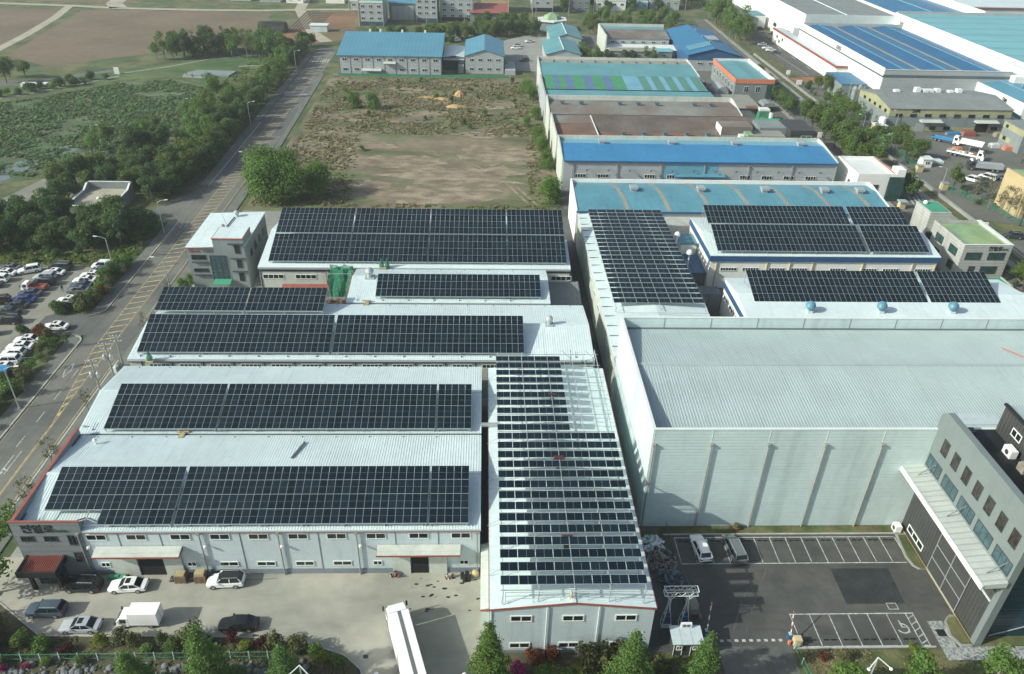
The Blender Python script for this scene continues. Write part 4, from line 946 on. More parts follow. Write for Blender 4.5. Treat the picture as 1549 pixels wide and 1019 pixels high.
    w = MB().use('stone'); w.box(109.6, 114.2, 143.2, 147.6, 0, 2.6); w.box(109.6, 109.9, 143.2, 147.6, 2.6, 3.0); w.box(113.9, 114.2, 143.2, 147.6, 2.6, 3.0); w.box(109.9, 113.9, 143.2, 143.5, 2.6, 3.0); part('wall', w, T)
    r = MB().use('deck_mint'); r.box(109.9, 113.9, 143.5, 147.6, 2.6, 2.7); part('roof', r, T)
    # M blue hall
    T = parapet_shed('dull blue roofed hall with rusty curved bands, just behind the row covered hall', 21.8, 98.4, 169.4, 185.2, 8.4, 9.8, [(169.15, 180, 8.4, 9.9, 'blue_m'), (180.01, 184.9, 9.9, 9.5, 'blue_m')], wall='wall_white', zp=10.4)
    st = MB().use('tan_patch')
    for i in range(7):
        x = 32.5+i*9.9
        for a, b, za, zb, dx0, dx1 in ((169.5, 175, 8.46, 9.22, 1.2, .9), (175, 180, 9.22, 9.93, .9, 0), (180, 184.8, 9.93, 9.54, 0, -1.4)):
            st.hull([(x+dx0, a, za), (x+dx0+1.0, a, za), (x+dx1+1.0, b, zb), (x+dx1, b, zb)], [(x+dx0, a, za+.04), (x+dx0+1.0, a, za+.04), (x+dx1+1.0, b, zb+.04), (x+dx1, b, zb+.04)])
    part('roof_patch', st, T)
    for x in (36.8, 53.5, 69.5, 84.5, 93.5):
        v = MB().use('metal'); v.box(x-.7, x+.7, 178.5, 179.9, 9.6, 10.2); v.box(x-.95, x+.95, 178.2, 180.2, 10.35, 10.9); part('roof_vent', v, T)
    g = MB().use('trim_blue'); g.box(21.8, 98.4, 168.9, 169.14, 8.05, 8.4); part('gutter', g, T)
    # N bright blue
    T = parapet_shed('vivid blue roofed hall with pale blue upper strip and grey windowed front', 21.3, 98, 203.2, 219.5, 8.9, 10.0, [(202.9, 214.8, 8.9, 9.9, 'blue_bright'), (214.81, 219.2, 9.9, 9.6, 'blue_pale')], wall='wall_pale', zp=10.7)
    g = MB().use('trim_blue'); g.box(21.8, 97.6, 202.5, 202.89, 8.55, 8.88); part('gutter', g, T)
    s = MB().use('wall_far'); s.box(21.7, 97.7, 203.05, 203.19, 0, 8.5); s.use('blue_pale'); s.box(49.5, 64.5, 203.0, 203.04, 0, 8.5); part('front_cladding', s, T)
    for x in (26.5, 32.8, 45.8, 52.2-.2, 58.2, 68.5+4, 78.6, 84.8, 91): win(T, x, 202.98, 4.55, 3.0, 1.1, panes=4)
    sp = [24.2+i*12.2 for i in range(7)]; spouts(T, sp, 203.0, .1, 7.6, r=.12)
    l = MB().use('metal_dark')
    for i in range(12): x = 29+i*5.9; l.tube((x, 202.95, 6.4), (x-.9, 201.9, 6.7), .05); l.box(x-1.1, x-.7, 201.7, 202.1, 6.3, 6.7)
    part('wall_light', l, T)
    canopy_roof(T, 52.5, 66.5, 202.95, 5.6, 2.0, 'blue_m', 'trim_blue')
    for x in (33.5, 53.5, 71.8, 91): 
        v = MB().use('metal'); v.box(x-.7, x+.7, 214.2, 215.6, 9.7, 10.3); v.box(x-.95, x+.95, 214, 215.8, 10.4, 10.9); part('roof_vent', v, T)
    # N office
    T = thing('office_building', 'white flat roofed office with green glass corner right of the vivid blue hall', 'office', (108, 200, 0))
    w = MB().use('wall_white'); w.box(101.6, 112.2, 197.5, 197.8, 0, 8); w.box(101.6, 101.9, 197.8, 212, 0, 8); w.box(111.9, 112.2, 197.8, 212, 0, 8); w.box(101.9, 111.9, 211.7, 212, 0, 8); w.box(112.2, 114.5, 197.5, 201, 0, 9.2); w.use('trim_white'); w.box(101.9, 111.9, 197.8, 211.7, 6.9, 7.2); part('wall', w, T)
    g = MB().use('glass_green'); g.box(110.3, 114.6, 197.3, 197.49, .3, 7.2); g.box(114.51, 114.7, 197.5, 200.9, .3, 7.2); part('corner_glass', g, T)
    c = MB().use('orange_band'); c.box(111.3, 111.7, 198.2, 211, 8.0, 8.25); c.use('trim_red'); c.box(101.5, 108, 196.9, 197.48, .5, 1.4); part('trim', c, T)
    win(T, 106.5, 197.45, 4.0, 2.8, 1.9, panes=3, glass='glass_green', frame='frame_dark'); win(T, 101.58, 202, 4.0, 1.6, 1.8, face='W')
    # O brown roofs
    T = parapet_shed('hall with rusty brown roof and dark vent hoods behind the vivid blue hall', 20.8, 83.5, 246.6, 261.5, 9.0, 10.4, [(246.4, 253, 9.0, 9.9, 'rust_grey'), (253.01, 261.2, 9.9, 9.5, 'rust_grey')], wall='wall_pale', zp=11)
    for x in (25.5, 31.8, 44.5, 50.6, 56.8, 69.2, 74.8):
        v = MB().use('blue_far'); v.box(x-.5, x+.5, 254, 255, 9.5, 10.5); v.use('metal_dark'); v.box(x-.8, x+.8, 253.7, 255.2, 10.5, 10.9); part('roof_vent', v, T)
    T = thing('factory_building', 'dark brown roofed hall with blue vent hoods along its lower edge', 'factory', (59, 226, 0))
    w = MB().use('wall_shade'); w.box(34.5, 84, 221, 246.2, 0, 7.6); part('wall', w, T)
    r = MB().use('rust'); slab(r, 34.3, 84.5, 232, 246.3, 7.8, 8.8); r.use('rust_orange'); slab(r, 34.3, 72, 221, 231.99, 8.1-.9, 7.79); part('roof', r, T)
    for x in (42, 48.3, 54.8, 61.5, 67.8):
        v = MB().use('blue_far'); v.box(x-.5, x+.5, 228.4, 229.4, 7.5, 8.6); v.use('metal_dark'); v.box(x-.75, x+.75, 228.1, 229.6, 8.6, 9.0); part('roof_vent', v, T)
    T = thing('factory_building', 'rust stained flat shed at the left beside the dark brown roof', 'shed', (28, 226, 0))
    w = MB().use('wall_pale'); w.box(21.2, 21.6, 221, 246.2, 0, 9.4); w.box(21.6, 34.2, 221, 246, 0, 7.9); part('wall', w, T)
    r = MB().use('rust_grey'); slab(r, 21.61, 34.2, 239, 246.2, 8.2, 8.6); r.use('rust_orange'); slab(r, 21.61, 34.6, 221, 238.9, 7.9, 8.1); r.use('trim_white'); r.bar((34.4, 221, 8.1), (34.0, 246, 8.7), .3, .2); part('roof', r, T)
    T = thing('equipment_shed', 'grey green service blocks and pipes right of the dark brown roof', 'shed', (80, 228, 0))
    w = MB().use('rust_grey'); w.box(72.5, 82, 231, 237, 7, 10.2); w.use('wall_white'); w.box(72.3, 72.49, 230.9, 237, 6, 10.0); w.use('deck_green'); w.box(78, 80, 223, 227, 0, 10.2); w.use('frame_white'); w.box(75.8, 77.2, 223, 225, 0, 10); w.use('tan_patch'); w.box(82.2, 92, 229, 235, 0, 8); w.use('metal_dark'); w.box(84, 93, 221.5, 228.8, 0, 5)
    w.use('fence_green')
    for i in range(8): w.bar((81+i*1.6, 221.2, 5), (81+i*1.6, 221.2, 7.4), .12)
    w.bar((81, 221.2, 7.4), (93, 221.2, 7.4), .12); part('service_block', w, T)
    T = thing('factory_building', 'dark glass fronted block beside the asphalt yard with parked dark cars', 'building', (97, 236, 0))
    w = MB().use('wall_grey'); w.box(86, 94.4, 236, 244, 0, 8.6); w.use('wall_dark'); w.box(94.41, 102, 232, 244, 0, 9); w.use('deck_mint'); w.box(88, 96, 244.1, 247.5, 7, 8.2); part('wall', w, T)
    g = MB().use('frame_dark')
    for i in range(5): g.box(94.6, 101.8, 231.85, 231.98, 1+i*1.7, 1.15+i*1.7)
    part('facade_rail', g, T); win(T, 99.5, 231.8, 7.0, 3.4, 1.0, panes=2, glass='glass_green')
    # P teal with painted stripes
    T = parapet_shed('teal roofed hall with green and purple painted roof stripes', 20.9, 80.5, 293.4, 316, 9.9, 10.9, [(293.3, 309, 9.9, 10.9, 'teal'), (309.01, 315.7, 10.9, 10.6, 'tan_patch')], wall='wall_pale', zp=11.5)
    for i in range(10):
        x = 27+i*5.35; v = MB().use('metal_dark'); v.box(x-.35, x+.35, 309.4, 310.1, 10.7, 11.5); part('roof_vent', v, T)
    st = MB(); q = 0; x = 22.0; seq = [('stripe_green', 4.0), ('stripe_purple', 2.6)]*5; tot = 0
    w = MB().use('wall_shade'); w.box(21.3, 79.8, 276.6, 293.1, 0, 8.8); part('wall', w, T)
    items = [('stripe_green', 3.4), ('stripe_purple', 1.6), ('stripe_green', 2.6), ('stripe_purple', 2.4), ('stripe_green', 4.4), ('stripe_purple', 3.0), ('stripe_green', 4.2), ('stripe_purple', 2.6), ('stripe_green', 4.8), ('blue_pale', 5.8)]+[('stripe_olive', 3.0), ('blue_pale', 1.9)]*5
    for m, ww in items:
        x2 = min(79.7, x+ww)
        if x2 > x: st.use(m); slab(st, x, x2-.02, 276.7, 293.2, 9.0, 9.9)
        x = x2
    st.use('black'); st.box(21.3, 80, 276.1, 276.6, 8.6, 9.1); part('roof', st, T)
    r = MB().use('teal'); slab(r, 21.5, 80.2, 262, 276.0, 8.6, 8.95); part('roof', r, T)
    w = MB().use('wall_far'); w.box(20.7, 21.2, 262, 296, 0, 9.6); part('wall', w, T)
    # court east of P
    T = thing('office_building', 'teal roofed office with orange band round its top', 'office', (103, 315, 0))
    w = MB().use('wall_grey'); w.box(96, 111, 298.5, 333, 0, 6.9); part('wall', w, T)
    b = MB().use('orange_band'); b.box(95.9, 111.1, 298.3, 298.49, 6.6, 8.3); b.box(95.8, 95.99, 298.3, 333, 6.6, 8.3); b.use('trim_white'); b.box(110.6, 111.12, 298.5, 333.2, 6.9, 8.35); b.box(96, 110.6, 332.8, 333.2, 6.9, 8.2); part('parapet_band', b, T)
    r = MB().use('teal'); slabx(r, 96.2, 103.5, 298.6, 332.7, 7.0, 7.6); slabx(r, 103.5, 110.5, 298.6, 332.7, 7.6, 7.0); part('roof', r, T)
    for i in range(7): win(T, 95.97, 302+i*4.4, 4.4, 1.9, 2.4, face='W', frame='frame_white', glass='glass_dark')
    for x in (100.5, 105): win(T, x, 298.46, 4.4, 1.8, 2.2)
    win(T, 109.6, 298.46, 3.6, 2.4, 5.2, glass='glass_green', frame='frame_dark')
    junkspots = (('scattered scrap and drums in the yard left of the orange banded office', 88, 316, 6, 12), ('scrap and clutter heap in the court by the small green tank', 88, 262, 6, 5))
    for l, x, y, rx, ry in junkspots: heap('scrap_heap', x, y, rx, ry, 1.8, 160, 'junk', l, 'scrap', smin=.3, smax=1.2)
    w = MB().use('metal'); w.tube((92, 300, 2.4), (92, 309, 2.4), 2.4, n=14); single('storage_tank', w, 'grey tank lying in the court below the scattered scrap', 'tank')
    w = MB().use('tan_patch'); slab(w, 82, 100, 276, 294, 3.4, 3.6); w.use('wall_shade'); w.box(82.4, 99.6, 276.4, 293.6, 0, 3.3); single('open_shed', w, 'flat tan roofed store right of the painted roof stripes', 'shed')
    w = MB().use('fence_green'); w.box(98, 101.5, 272, 275, 0, 3.6); w.use('frame_white'); w.box(97.9, 101.6, 271.9, 275.1, 3.6, 4.2); single('guard_hut', w, 'small green sided hut by the rust red planks', 'hut')
    w = MB().use('plank_red'); w.box(90, 99, 262, 268, 0, .6); w.box(94, 98, 274, 277, 3.7, 4.1); w.use('wood'); w.bar((99, 272, .9), (104, 255, .9), 1.2, 1.6); single('plank_stack', w, 'rust red planks and brown beam beside the green hut', 'plank stack')
    # turning to the yellow banded factory
    T = thing('factory_building', 'grey gabled factory with yellow bands along the truck yard', 'factory', (161, 262, 0))
    x0, x1, y0, y1, ze, zr = 139.8, 183, 262.5, 287.5, 8.0, 9.7
    gable_x(T, x0, x1, y0, y1, ze, zr, 'shed_roof', 'wall_grey', ym=275, ov=.4)
    b = MB().use('yellow_band'); b.box(x0, x1, y0-.06, y0-.01, 5.2, 7.75); b.box(x0+1, x1-1, y0-.06, y0-.01, .2, 1.6); b.hull([(x0-.06, y0, 5.6), (x0-.06, y1, 5.6), (x0-.06, y1, 7.9), (x0-.06, 275, 9.5), (x0-.06, y0, 7.9)], [(x0-.01, y0, 5.6), (x0-.01, y1, 5.6), (x0-.01, y1, 7.9), (x0-.01, 275, 9.5), (x0-.01, y0, 7.9)]); part('colour_band', b, T)
    for i in range(8): win(T, 143.3+i*5.15, y0-.1, 5.6, 2.3, 1.1, frame='frame_dark')
    for i in range(5): win(T, x0-.1, 265.5+i*4.3, 6.4, 1.6, 1.1, face='W', frame='frame_dark')
    for x in (156.5, 161.5, 176.5+2): win(T, x, y0-.1, 1.3, 2.2, 1.2, frame='frame_dark')
    lettering(T, 'SIM', 1.9, (147.6, y0-.12, 6.6), bold=.06)
    canopy_roof(T, 151, 158.5, y0-.05, 4.3, 2.2, 'wall_pale', 'trim_white'); canopy_roof(T, 170.5, 178.5, y0-.05, 4.3, 2.2, 'wall_pale', 'trim_white')
    door(T, 171.5, 176, y0-.06, 3.8); d = MB().use('metal'); d.box(150.2, 153.5, y0-.14, y0-.07, .02, 3.0); part('roller_door', d, T)
    for x in (150, 157.5, 160.5, 162.5, 165, 170, 173):
        v = MB().use('frame_white'); v.box(x-.9, x+.9, 280, 282, 8.8, 9.6+(x % 2)*.6); v.use('metal_dark'); v.box(x+1, x+1.4, 280, 281, 8.8, 9.3); part('roof_unit', v, T)
    T = thing('equipment_shed', 'small cream hut with white tank on top beside the yellow banded factory', 'hut', (137, 261, 0))
    w = MB().use('cream'); w.box(134.6, 138.4, 258.6, 262.4, 0, 2.8); w.use('trim_white'); w.box(134.4, 138.6, 258.4, 262.6, 2.8, 3.0); part('wall', w, T); v = MB().use('plastic_white'); v.lathe(137.6, 261.5, [(1.1, 3), (1.2, 3.4), (1.2, 4.8), (.9, 5.2), (.1, 5.3)], 12); part('tank', v, T)
    T = thing('factory_building', 'cream and yellow banded factory end at the right edge of the truck yard', 'factory', (182, 240, 0))
    w = MB().use('wall_grey'); w.box(173.6, 200, 239.6, 251, 0, 7.6); w.use('yellow_band'); w.box(173.55, 173.59, 239.6, 251, 5.6, 7.5); w.box(173.55, 173.59, 245, 251, 1.6, 3.2); w.box(173.6, 200, 239.5, 239.58, 5.6, 7.5); part('wall', w, T)
    r = MB().use('shed_roof'); r.box(173.3, 200.3, 239.3, 251.3, 7.6, 7.8); part('roof', r, T); win(T, 173.5, 248.8, 6.4, 1.4, 1.0, face='W', frame='frame_dark'); win(T, 173.5, 248.3, 2.6, 1.6, 1.2, face='W', frame='frame_dark'); win(T, 178.5, 239.46, 5.2, 2.2, 1.3, frame='frame_dark'); door(T, 176, 180, 239.55, 3.4)
    T = thing('office_building', 'sand coloured block with dark glass side beside the east street', 'office', (148, 193, 0))
    w = MB().use('ochre'); w.box(142.0, 142.6, 187.5, 197.6, 0, 10.2); w.use('wall_shade'); w.box(142.6, 160, 187.5, 197.6, 0, 9.6); w.use('ochre'); w.box(142.6, 143.8, 187.2, 187.49, 0, 10.2); part('wall', w, T)
    r = MB().use('deck_green'); r.box(142.6, 160, 187.5, 197.6, 9.6, 9.75); part('roof', r, T); g = MB().use('glass_dark'); g.box(144, 150, 187.2, 187.48, 1, 9); part('dark_glazing', g, T)
    # long white factory with blue double roof
    T = thing('factory_building', 'huge white walled factory with deep blue sawtooth roof and red eave line', 'factory', (180, 300, 0))
    x0, x1, y0, y1 = 152.6, 203, 299.0, 391; zt = 12.4
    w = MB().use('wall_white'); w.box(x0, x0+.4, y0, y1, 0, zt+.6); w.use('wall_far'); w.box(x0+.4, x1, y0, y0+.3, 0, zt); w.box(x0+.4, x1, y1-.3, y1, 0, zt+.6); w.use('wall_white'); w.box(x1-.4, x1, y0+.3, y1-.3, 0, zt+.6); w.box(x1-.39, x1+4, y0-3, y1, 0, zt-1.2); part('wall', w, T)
    g = MB().use('metal_dark'); g.box(x0-.02, x1, y0-.06, y0-.01, 9.6, 10.6); g.box(x0-.08, x0-.02, y0, y1, 9.6, 10.2); g.use('trim_white'); g.box(x0-.1, x1+.1, y0-.1, y0+.35, zt, zt+.15); part('wall_band', g, T)
    n = 3; dx = (x1-x0-.9)/n
    for i in range(n):
        a = x0+.45+dx*i; xm = a+dx*.48
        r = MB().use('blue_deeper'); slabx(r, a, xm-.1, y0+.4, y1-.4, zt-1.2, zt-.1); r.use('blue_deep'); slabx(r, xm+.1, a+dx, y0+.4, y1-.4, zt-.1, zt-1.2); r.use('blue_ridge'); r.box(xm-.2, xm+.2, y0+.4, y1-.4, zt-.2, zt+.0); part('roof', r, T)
        if i: r = MB().use('tan_patch'); r.box(a-.5, a+.5, y0+.5, y1-.5, zt-1.3, zt-1.0); part('valley_gutter', r, T)
    lettering(T, 'SERIX', 2.3, (x0-.12, 346, zt-1.9), face='W', m='metal_dark', bold=.05)
    T = thing('office_building', 'low white wing with bright red roof edge along the dark lot', 'office', (155, 375, 0))
    w = MB().use('wall_white'); w.box(147.6, 152.5, 330, 413, 0, 6.2); part('wall', w, T)
    r = MB().use('trim_red'); r.box(147.3, 147.6, 329.6, 413.2, 5.8, 6.7); r.box(147.6, 152.4, 329.6, 329.95, 5.8, 6.7); r.use('siding'); r.box(147.6, 152.5, 329.96, 413.2, 6.2, 6.35); part('roof_edge', r, T)
    for y in (398, 402, 406): win(T, 147.57, y, 3.6 if y != 402 else 2, 1.6, 1.4, face='W', frame='frame_dark', far=True)
    s = MB().use('metal'); 
    for y in (345, 362, 380): s.box(147.54, 147.59, y, y+.15, 0, 5.8)
    part('wall_seam', s, T)
    T = thing('factory_building', 'pale box annex with deep blue flat roof at the corner of the white factory', 'shed', (146, 312, 0))
    w = MB().use('wall_grey'); w.box(139.6, 149.6, 303.6, 321, 0, 5.6); part('wall', w, T); r = MB().use('blue_deep'); slab(r, 139.4, 149.8, 303.4, 321.2, 5.7, 6.2); part('roof', r, T)
    f = MB().use('metal')
    for x in (142.2, 144.2, 146.2): f.box(x, x+.15, 298.4, 298.55, 0, 7); 
    for x in (142.2, 144.2, 146.2): f.box(x, x+.15, 301.4, 301.55, 0, 7)
    for z in (2.3, 4.6, 6.9): f.box(142.2, 146.4, 298.4, 298.5, z, z+.12); f.box(142.2, 146.4, 301.4, 301.5, z, z+.12)
    f.lathe(143.6, 300, [(.9, 0), (.9, 5.2), (.2, 5.8)], 10); f.lathe(145.4, 300, [(.6, 0), (.6, 6.2), (.2, 6.6)], 10); single('dust_collector', f, 'white steel dust collector frame beside the blue roofed annex', 'machine')
    T = thing('factory_building', 'grey roofed white factory at the top right, behind the deep blue roof', 'factory', (190, 440, 0))
    w = MB().use('wall_white'); w.box(163, 163.5, 414, 520, 0, 13); w.use('siding'); w.box(163.5, 212, 414, 414.4, 0, 13); w.use('wall_white'); w.box(212, 213, 414, 520, 0, 13.2); part('wall', w, T)
    r = MB().use('shed_roof'); r.box(163.5, 212, 414.4, 520, 12, 12.2); r.use('roof_white'); r.box(186, 186.5, 418, 520, 12.21, 12.5); r.use('metal_dark'); r.box(163.5, 212, 413.9, 413.99, 7.2, 8.2); part('roof', r, T)
    w = MB().use('wall_white'); w.box(156, 162.9, 408, 520, 0, 7.4); part('low_wing', w, T)
    for i in range(3): win(T, 155.97, 414+i*22, 4, 5, 1.8, face='W', frame='frame_dark', far=True)
    T = thing('office_building', 'small white gatehouse with teal top and pink eave at the top of the far lot', 'gatehouse', (150, 455, 0))
    w = MB().use('wall_white'); w.box(144, 154, 446, 462, 0, 6.5); part('wall', w, T); r = MB().use('teal'); r.box(144.3, 153.7, 446.3, 461.7, 6.5, 6.8); r.use('trim_red'); r.box(143.8, 144, 446, 462, 5.8, 6.8); part('roof', r, T)
    for y in (449, 456): win(T, 143.97, y, 3.4, 2.4, 1.8, face='W', frame='frame_dark', far=True)
    T = thing('factory_building', 'deep blue roofed factory between the two grey walled ones at the top right', 'factory', (240, 420, 0))
    w = MB().use('wall_far'); w.box(214, 262, 395, 520, 0, 10.5); part('wall', w, T)
    r = MB().use('blue_deep'); slabx(r, 213.8, 238, 394.8, 520, 10.6, 12.2); slabx(r, 238, 262.2, 394.8, 520, 12.2, 10.6); r.use('blue_ridge'); r.box(237.8, 238.3, 395, 520, 12.2, 12.5); r.use('wall_white'); r.box(262.3, 263.3, 426, 520, 0, 14.2); part('roof', r, T)
    T = thing('factory_building', 'tall white factory with light turquoise roof at the right edge', 'factory', (250, 350, 0))
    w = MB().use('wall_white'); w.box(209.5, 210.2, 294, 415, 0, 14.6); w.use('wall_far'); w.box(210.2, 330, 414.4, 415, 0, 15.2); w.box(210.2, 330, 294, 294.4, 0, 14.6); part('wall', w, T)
    r = MB().use('teal_light'); slab(r, 210.2, 330, 294.4, 414.4, 13.6, 13.9); part('roof', r, T)
    b = MB().use('metal'); b.box(209.42, 209.49, 294, 415, 12.6, 13.0); b.box(209.42, 209.49, 294, 415, 7.5, 8.0); part('wall_band', b, T); lettering(T, 'SERIX', 1.8, (209.4, 408, 10.4), face='W', m='metal_dark', bold=.05)
    w = MB().use('wall_white'); w.box(205, 209.3, 296, 415, 0, 8.4); part('low_wing', w, T)
    T = thing('factory_building', 'grey walled factory with pink roof line in the top right corner', 'factory', (300, 470, 0))
    w = MB().use('siding_tall'); w.box(268, 420, 452, 520, 0, 12); part('wall', w, T); r = MB().use('roof_white'); r.box(267.6, 420, 451.6, 520, 12, 12.6); r.use('trim_red'); r.box(267.6, 420, 451.4, 451.59, 11.6, 12.3); part('roof', r, T); win(T, 279, 451.9, 8, 7, 2, frame='frame_dark', far=True)
    T = thing('factory_building', 'white and blue walled factory with dull blue roof right of the yellow banded one', 'factory', (205, 290, 0))
    w = MB().use('wall_white'); w.box(190.3, 190.7, 268, 311, 4.5, 8.6); w.box(190.7, 230, 268, 268.3, 0, 8.6); w.use('blue_far'); w.box(190.25, 190.7, 268, 311, 3.2, 4.49); w.use('wall_white'); w.box(190.4, 190.7, 268, 311, 0, 3.19); part('wall', w, T)
    r = MB().use('blue_far'); slabx(r, 190.7, 199, 268.3, 311, 8.0, 9.2); slabx(r, 199, 230, 268.3, 311, 9.2, 7.6); r.use('blue_ridge'); r.box(198.8, 199.2, 268.3, 311, 9.2, 9.4); part('roof', r, T)
    for y in (276, 288, 300): vent(T, 201, y, 8.9, .5, 1.3, 'turbine_blue')
    lettering(T, 'SIM', 2.0, (190.2, 281, 6.2), face='W', bold=.05); lettering(T, 'MACHINE', .6, (190.2, 276.2, 5.0), face='W', bold=.02)
build_east_factories()

def build_west_and_far():
    # small office left of the big hall
    T = thing('office_building', 'three storey grey office with white roof and glazed stair bay', 'office', (-55, 146, 0))
    x0, x1, y0, y1 = -61.4, -49.5, 146.2, 163.6
    w = MB().use('wall_grey'); w.hull([(x0, y0, 0), (x0, y1, 0), (x0, y1, 9.2), (x0, y0, 9.2)], [(x1, y0, 0), (x1, y1, 0), (x1, y1, 9.6), (x1, y0, 9.6)]); w.box(-55.7, x1+.05, y0-.3, 151.6, 0, 11.2); part('wall', w, T)
    r = MB().use('roof_white'); slabx(r, x0-.2, x1+.2, y0-.2, y1+.2, 9.3, 9.75); part('roof', r, T)
    r = MB().use('trim_red'); r.box(-55.8, x1+.15, y0-.4, 151.7, 11.2, 11.42); r.use('roof_white'); r.box(-55.6, x1-.05, y0-.2, 151.5, 11.421, 11.5); r.use('trim_red'); r.box(x0-.25, -55.81, y0-.26, y0-.21, 9.15, 9.3); part('coping', r, T)
    for z in (7.0, 4.0): win(T, -59.2, y0-.02, z, 3.0, 1.1 if z > 5 else .8, frame='frame_dark', panes=2)
    ledge = MB().use('frame_dark')
    for z in (5.9, 2.9): ledge.box(-60.7, -57.4, y0-.5, y0-.01, z, z+.12)
    for z in (10.2, 6.9, 3.9): ledge.box(-52.6, x1, y0-.75, y0-.31, z, z+.14)
    part('window_ledge', ledge, T)
    for z in (9.0, 5.7, 2.6): win(T, -50.9, y0-.32, z, 1.1, 1.9, frame='frame_dark', panes=1)
    g = MB().use('glass_blue'); g.box(-56.8, -53.6, y0-.42, y0-.31, 1.8, 7.6); g.use('frame_dark')
    for i in range(7): g.box(-56.9, -53.5, y0-.47, y0-.42, 1.75+i*.95, 1.85+i*.95)
    for x in (-56.85, -55.9, -54.8, -53.6): g.box(x, x+.1, y0-.49, y0-.471, 1.75, 7.6)
    part('stair_glazing', g, T)
    p = MB().use('deck_mint'); slab(p, -56.6, -53, y0-2.4, y0-.5, 1.9, 2.2); part('porch_roof', p, T)
    for y in (150, 153.5, 157, 160.5): win(T, x1+.07, y, 6.5, 1.2, 1.5, face='E', frame='frame_dark')
    for x, y in ((-56.0, 154), (-55.0, 161.5)):
        v = MB().use('metal'); v.lathe(x, y, [(.35, 9.5), (.35, 10), (.6, 10.2), (.6, 10.7), (.2, 11)], 10); part('roof_vent', v, T)
    lg = MB().use('black'); lg.bar((-55.8, 153.2, 9.65), (-55.3, 160.8, 9.75), .3, .06); lg.use('metal_dark'); lg.tube((-53.8, 151.0, 11.4), (-54.6, 151.4, 14.5), .03); part('roof_cable', lg, T)
    lettering(T, 'Q', .9, (-60.9, y0-.06, 8.15), m='sign_red', bold=.03); lettering(T, 'unics', .7, (-60.1, y0-.06, 8.2), m='sign_red', bold=.02); lettering(T, 'CREST', .75, (-58.1, y0-.06, 8.15), m='metal_dark', bold=.02)
    # walled pit building in the pines
    T = thing('pump_station', 'roofless looking concrete box with high parapet among dark trees', 'concrete building', (-98, 188, 0))
    w = MB().use('concrete_pale'); x0, x1, y0, y1 = -103.6, -92.2, 181.6, 195.4
    def par(a, b, c, d): w.hull([(a, c, 0), (b, c, 0), (b, d, 0), (a, d, 0)], [(a, c, 3.2), (b, c, 3.2), (b, d, 3.2), (a, d, 3.2)])
    w.box(x0, x1, y0, y0+.4, 0, 3.1)
    for a in (x0, x1-.4):
        pr = [(y0+.4, 0), (y1, 0), (y1, 4.3), (y1-1.2, 4.3), (y1-3.4, 3.25), (y0+.4, 3.1)]; w.hull([(a, y, z) for y, z in pr], [(a+.4, y, z) for y, z in pr])
    w.use('wall_grey'); w.box(x0+.4, x1-.4, y1-.4, y1, 0, 4.3); part('wall', w, T)
    c = MB().use('trim_white'); c.box(x0-.05, x1+.05, y0-.05, y0+.45, 3.12, 3.22); c.box(x0+.4, x1-.4, y1-.45, y1+.05, 4.31, 4.4)
    for a in (x0-.05, x1-.45): c.bar((a+.25, y0+.5, 3.18), (a+.25, y1-3.4, 3.3), .5, .1); c.bar((a+.25, y1-3.4, 3.3), (a+.25, y1-1.2, 4.35), .5, .1)
    part('coping', c, T)
    r = MB().use('dirt_track'); r.box(x0+.4, x1-.4, y0+.4, y1-.4, 2.2, 2.45); part('roof_deck', r, T)
    d = MB().use('plastic_white'); d.lathe(-98.2, 188, [(.5, 2.45), (.45, 2.8), (.1, 3.0)], 8); part('roof_vent', d, T)
    # north blue factory
    T = thing('factory_building', 'long grey two storey factory with light blue roof beyond the vacant lot', 'factory', (-39, 330, 0))
    gable_x(T, -60, -18, 330.5, 366, 7.7, 11.6, 'blue_far', 'wall_far', ym=358, ov=.6)
    for i in range(9): win(T, -57.4+i*4.65, 330.46, 5.9, 2.0, 1.1, far=True)
    for i in (0, 1, 5, 6, 7, 8): win(T, -57.4+i*4.65, 330.46, 2.0, 2.0, 1.1, far=True)
    s = MB().use('metal_dark')
    for i in range(10): s.box(-59.9+i*4.65, -59.75+i*4.65, 330.4, 330.49, 0, 7.4)
    part('wall_seam', s, T); canopy_roof(T, -50.5, -42.5, 330.45, 2.4, 2.2, 'wall_pale', 'wall_pale'); canopy_roof(T, -41.5, -36.5, 330.45, 5.2, 1.4, 'wall_pale', 'trim_white')
    for x in (-50, -45.5, -36, -26): v = MB().use('frame_white'); v.box(x-.4, x+.4, 357.6, 358.6, 11.5, 12.5); part('roof_vent', v, T)
    T = thing('factory_building', 'light blue gable roofed factory with its gable facing the vacant lot', 'factory', (0, 336, 0))
    gable_y(T, -8, 8, 334.5, 366, 7.4, 9.8, 'blue_far', 'wall_far', ov=.5)
    for z in (5.6, 1.9): wins(T, (-5.4, -1.8, 2.0, 5.7), 334.46, z, 1.8, 1.1, far=True)
    T = thing('factory_building', 'pale low link building between the two light blue factories', 'shed', (-13, 342, 0))
    w = MB().use('wall_shade'); w.box(-17.5, -8.6, 341, 362, 0, 5.2); w.use('black'); w.box(-17.4, -11, 340.6, 340.99, 0, 3.6); w.use('frame_white'); w.box(-17.5, -8.6, 340.4, 340.59, 4.2, 4.5); w.use('wall_grey'); w.box(-11, -8.7, 334.8, 338, 0, 3); part('wall', w, T)
    r = MB().use('roof_white'); slabx(r, -17.6, -13, 340.8, 362.2, 5.2, 5.9); slabx(r, -13, -8.5, 340.8, 362.2, 5.9, 5.2); part('roof', r, T)
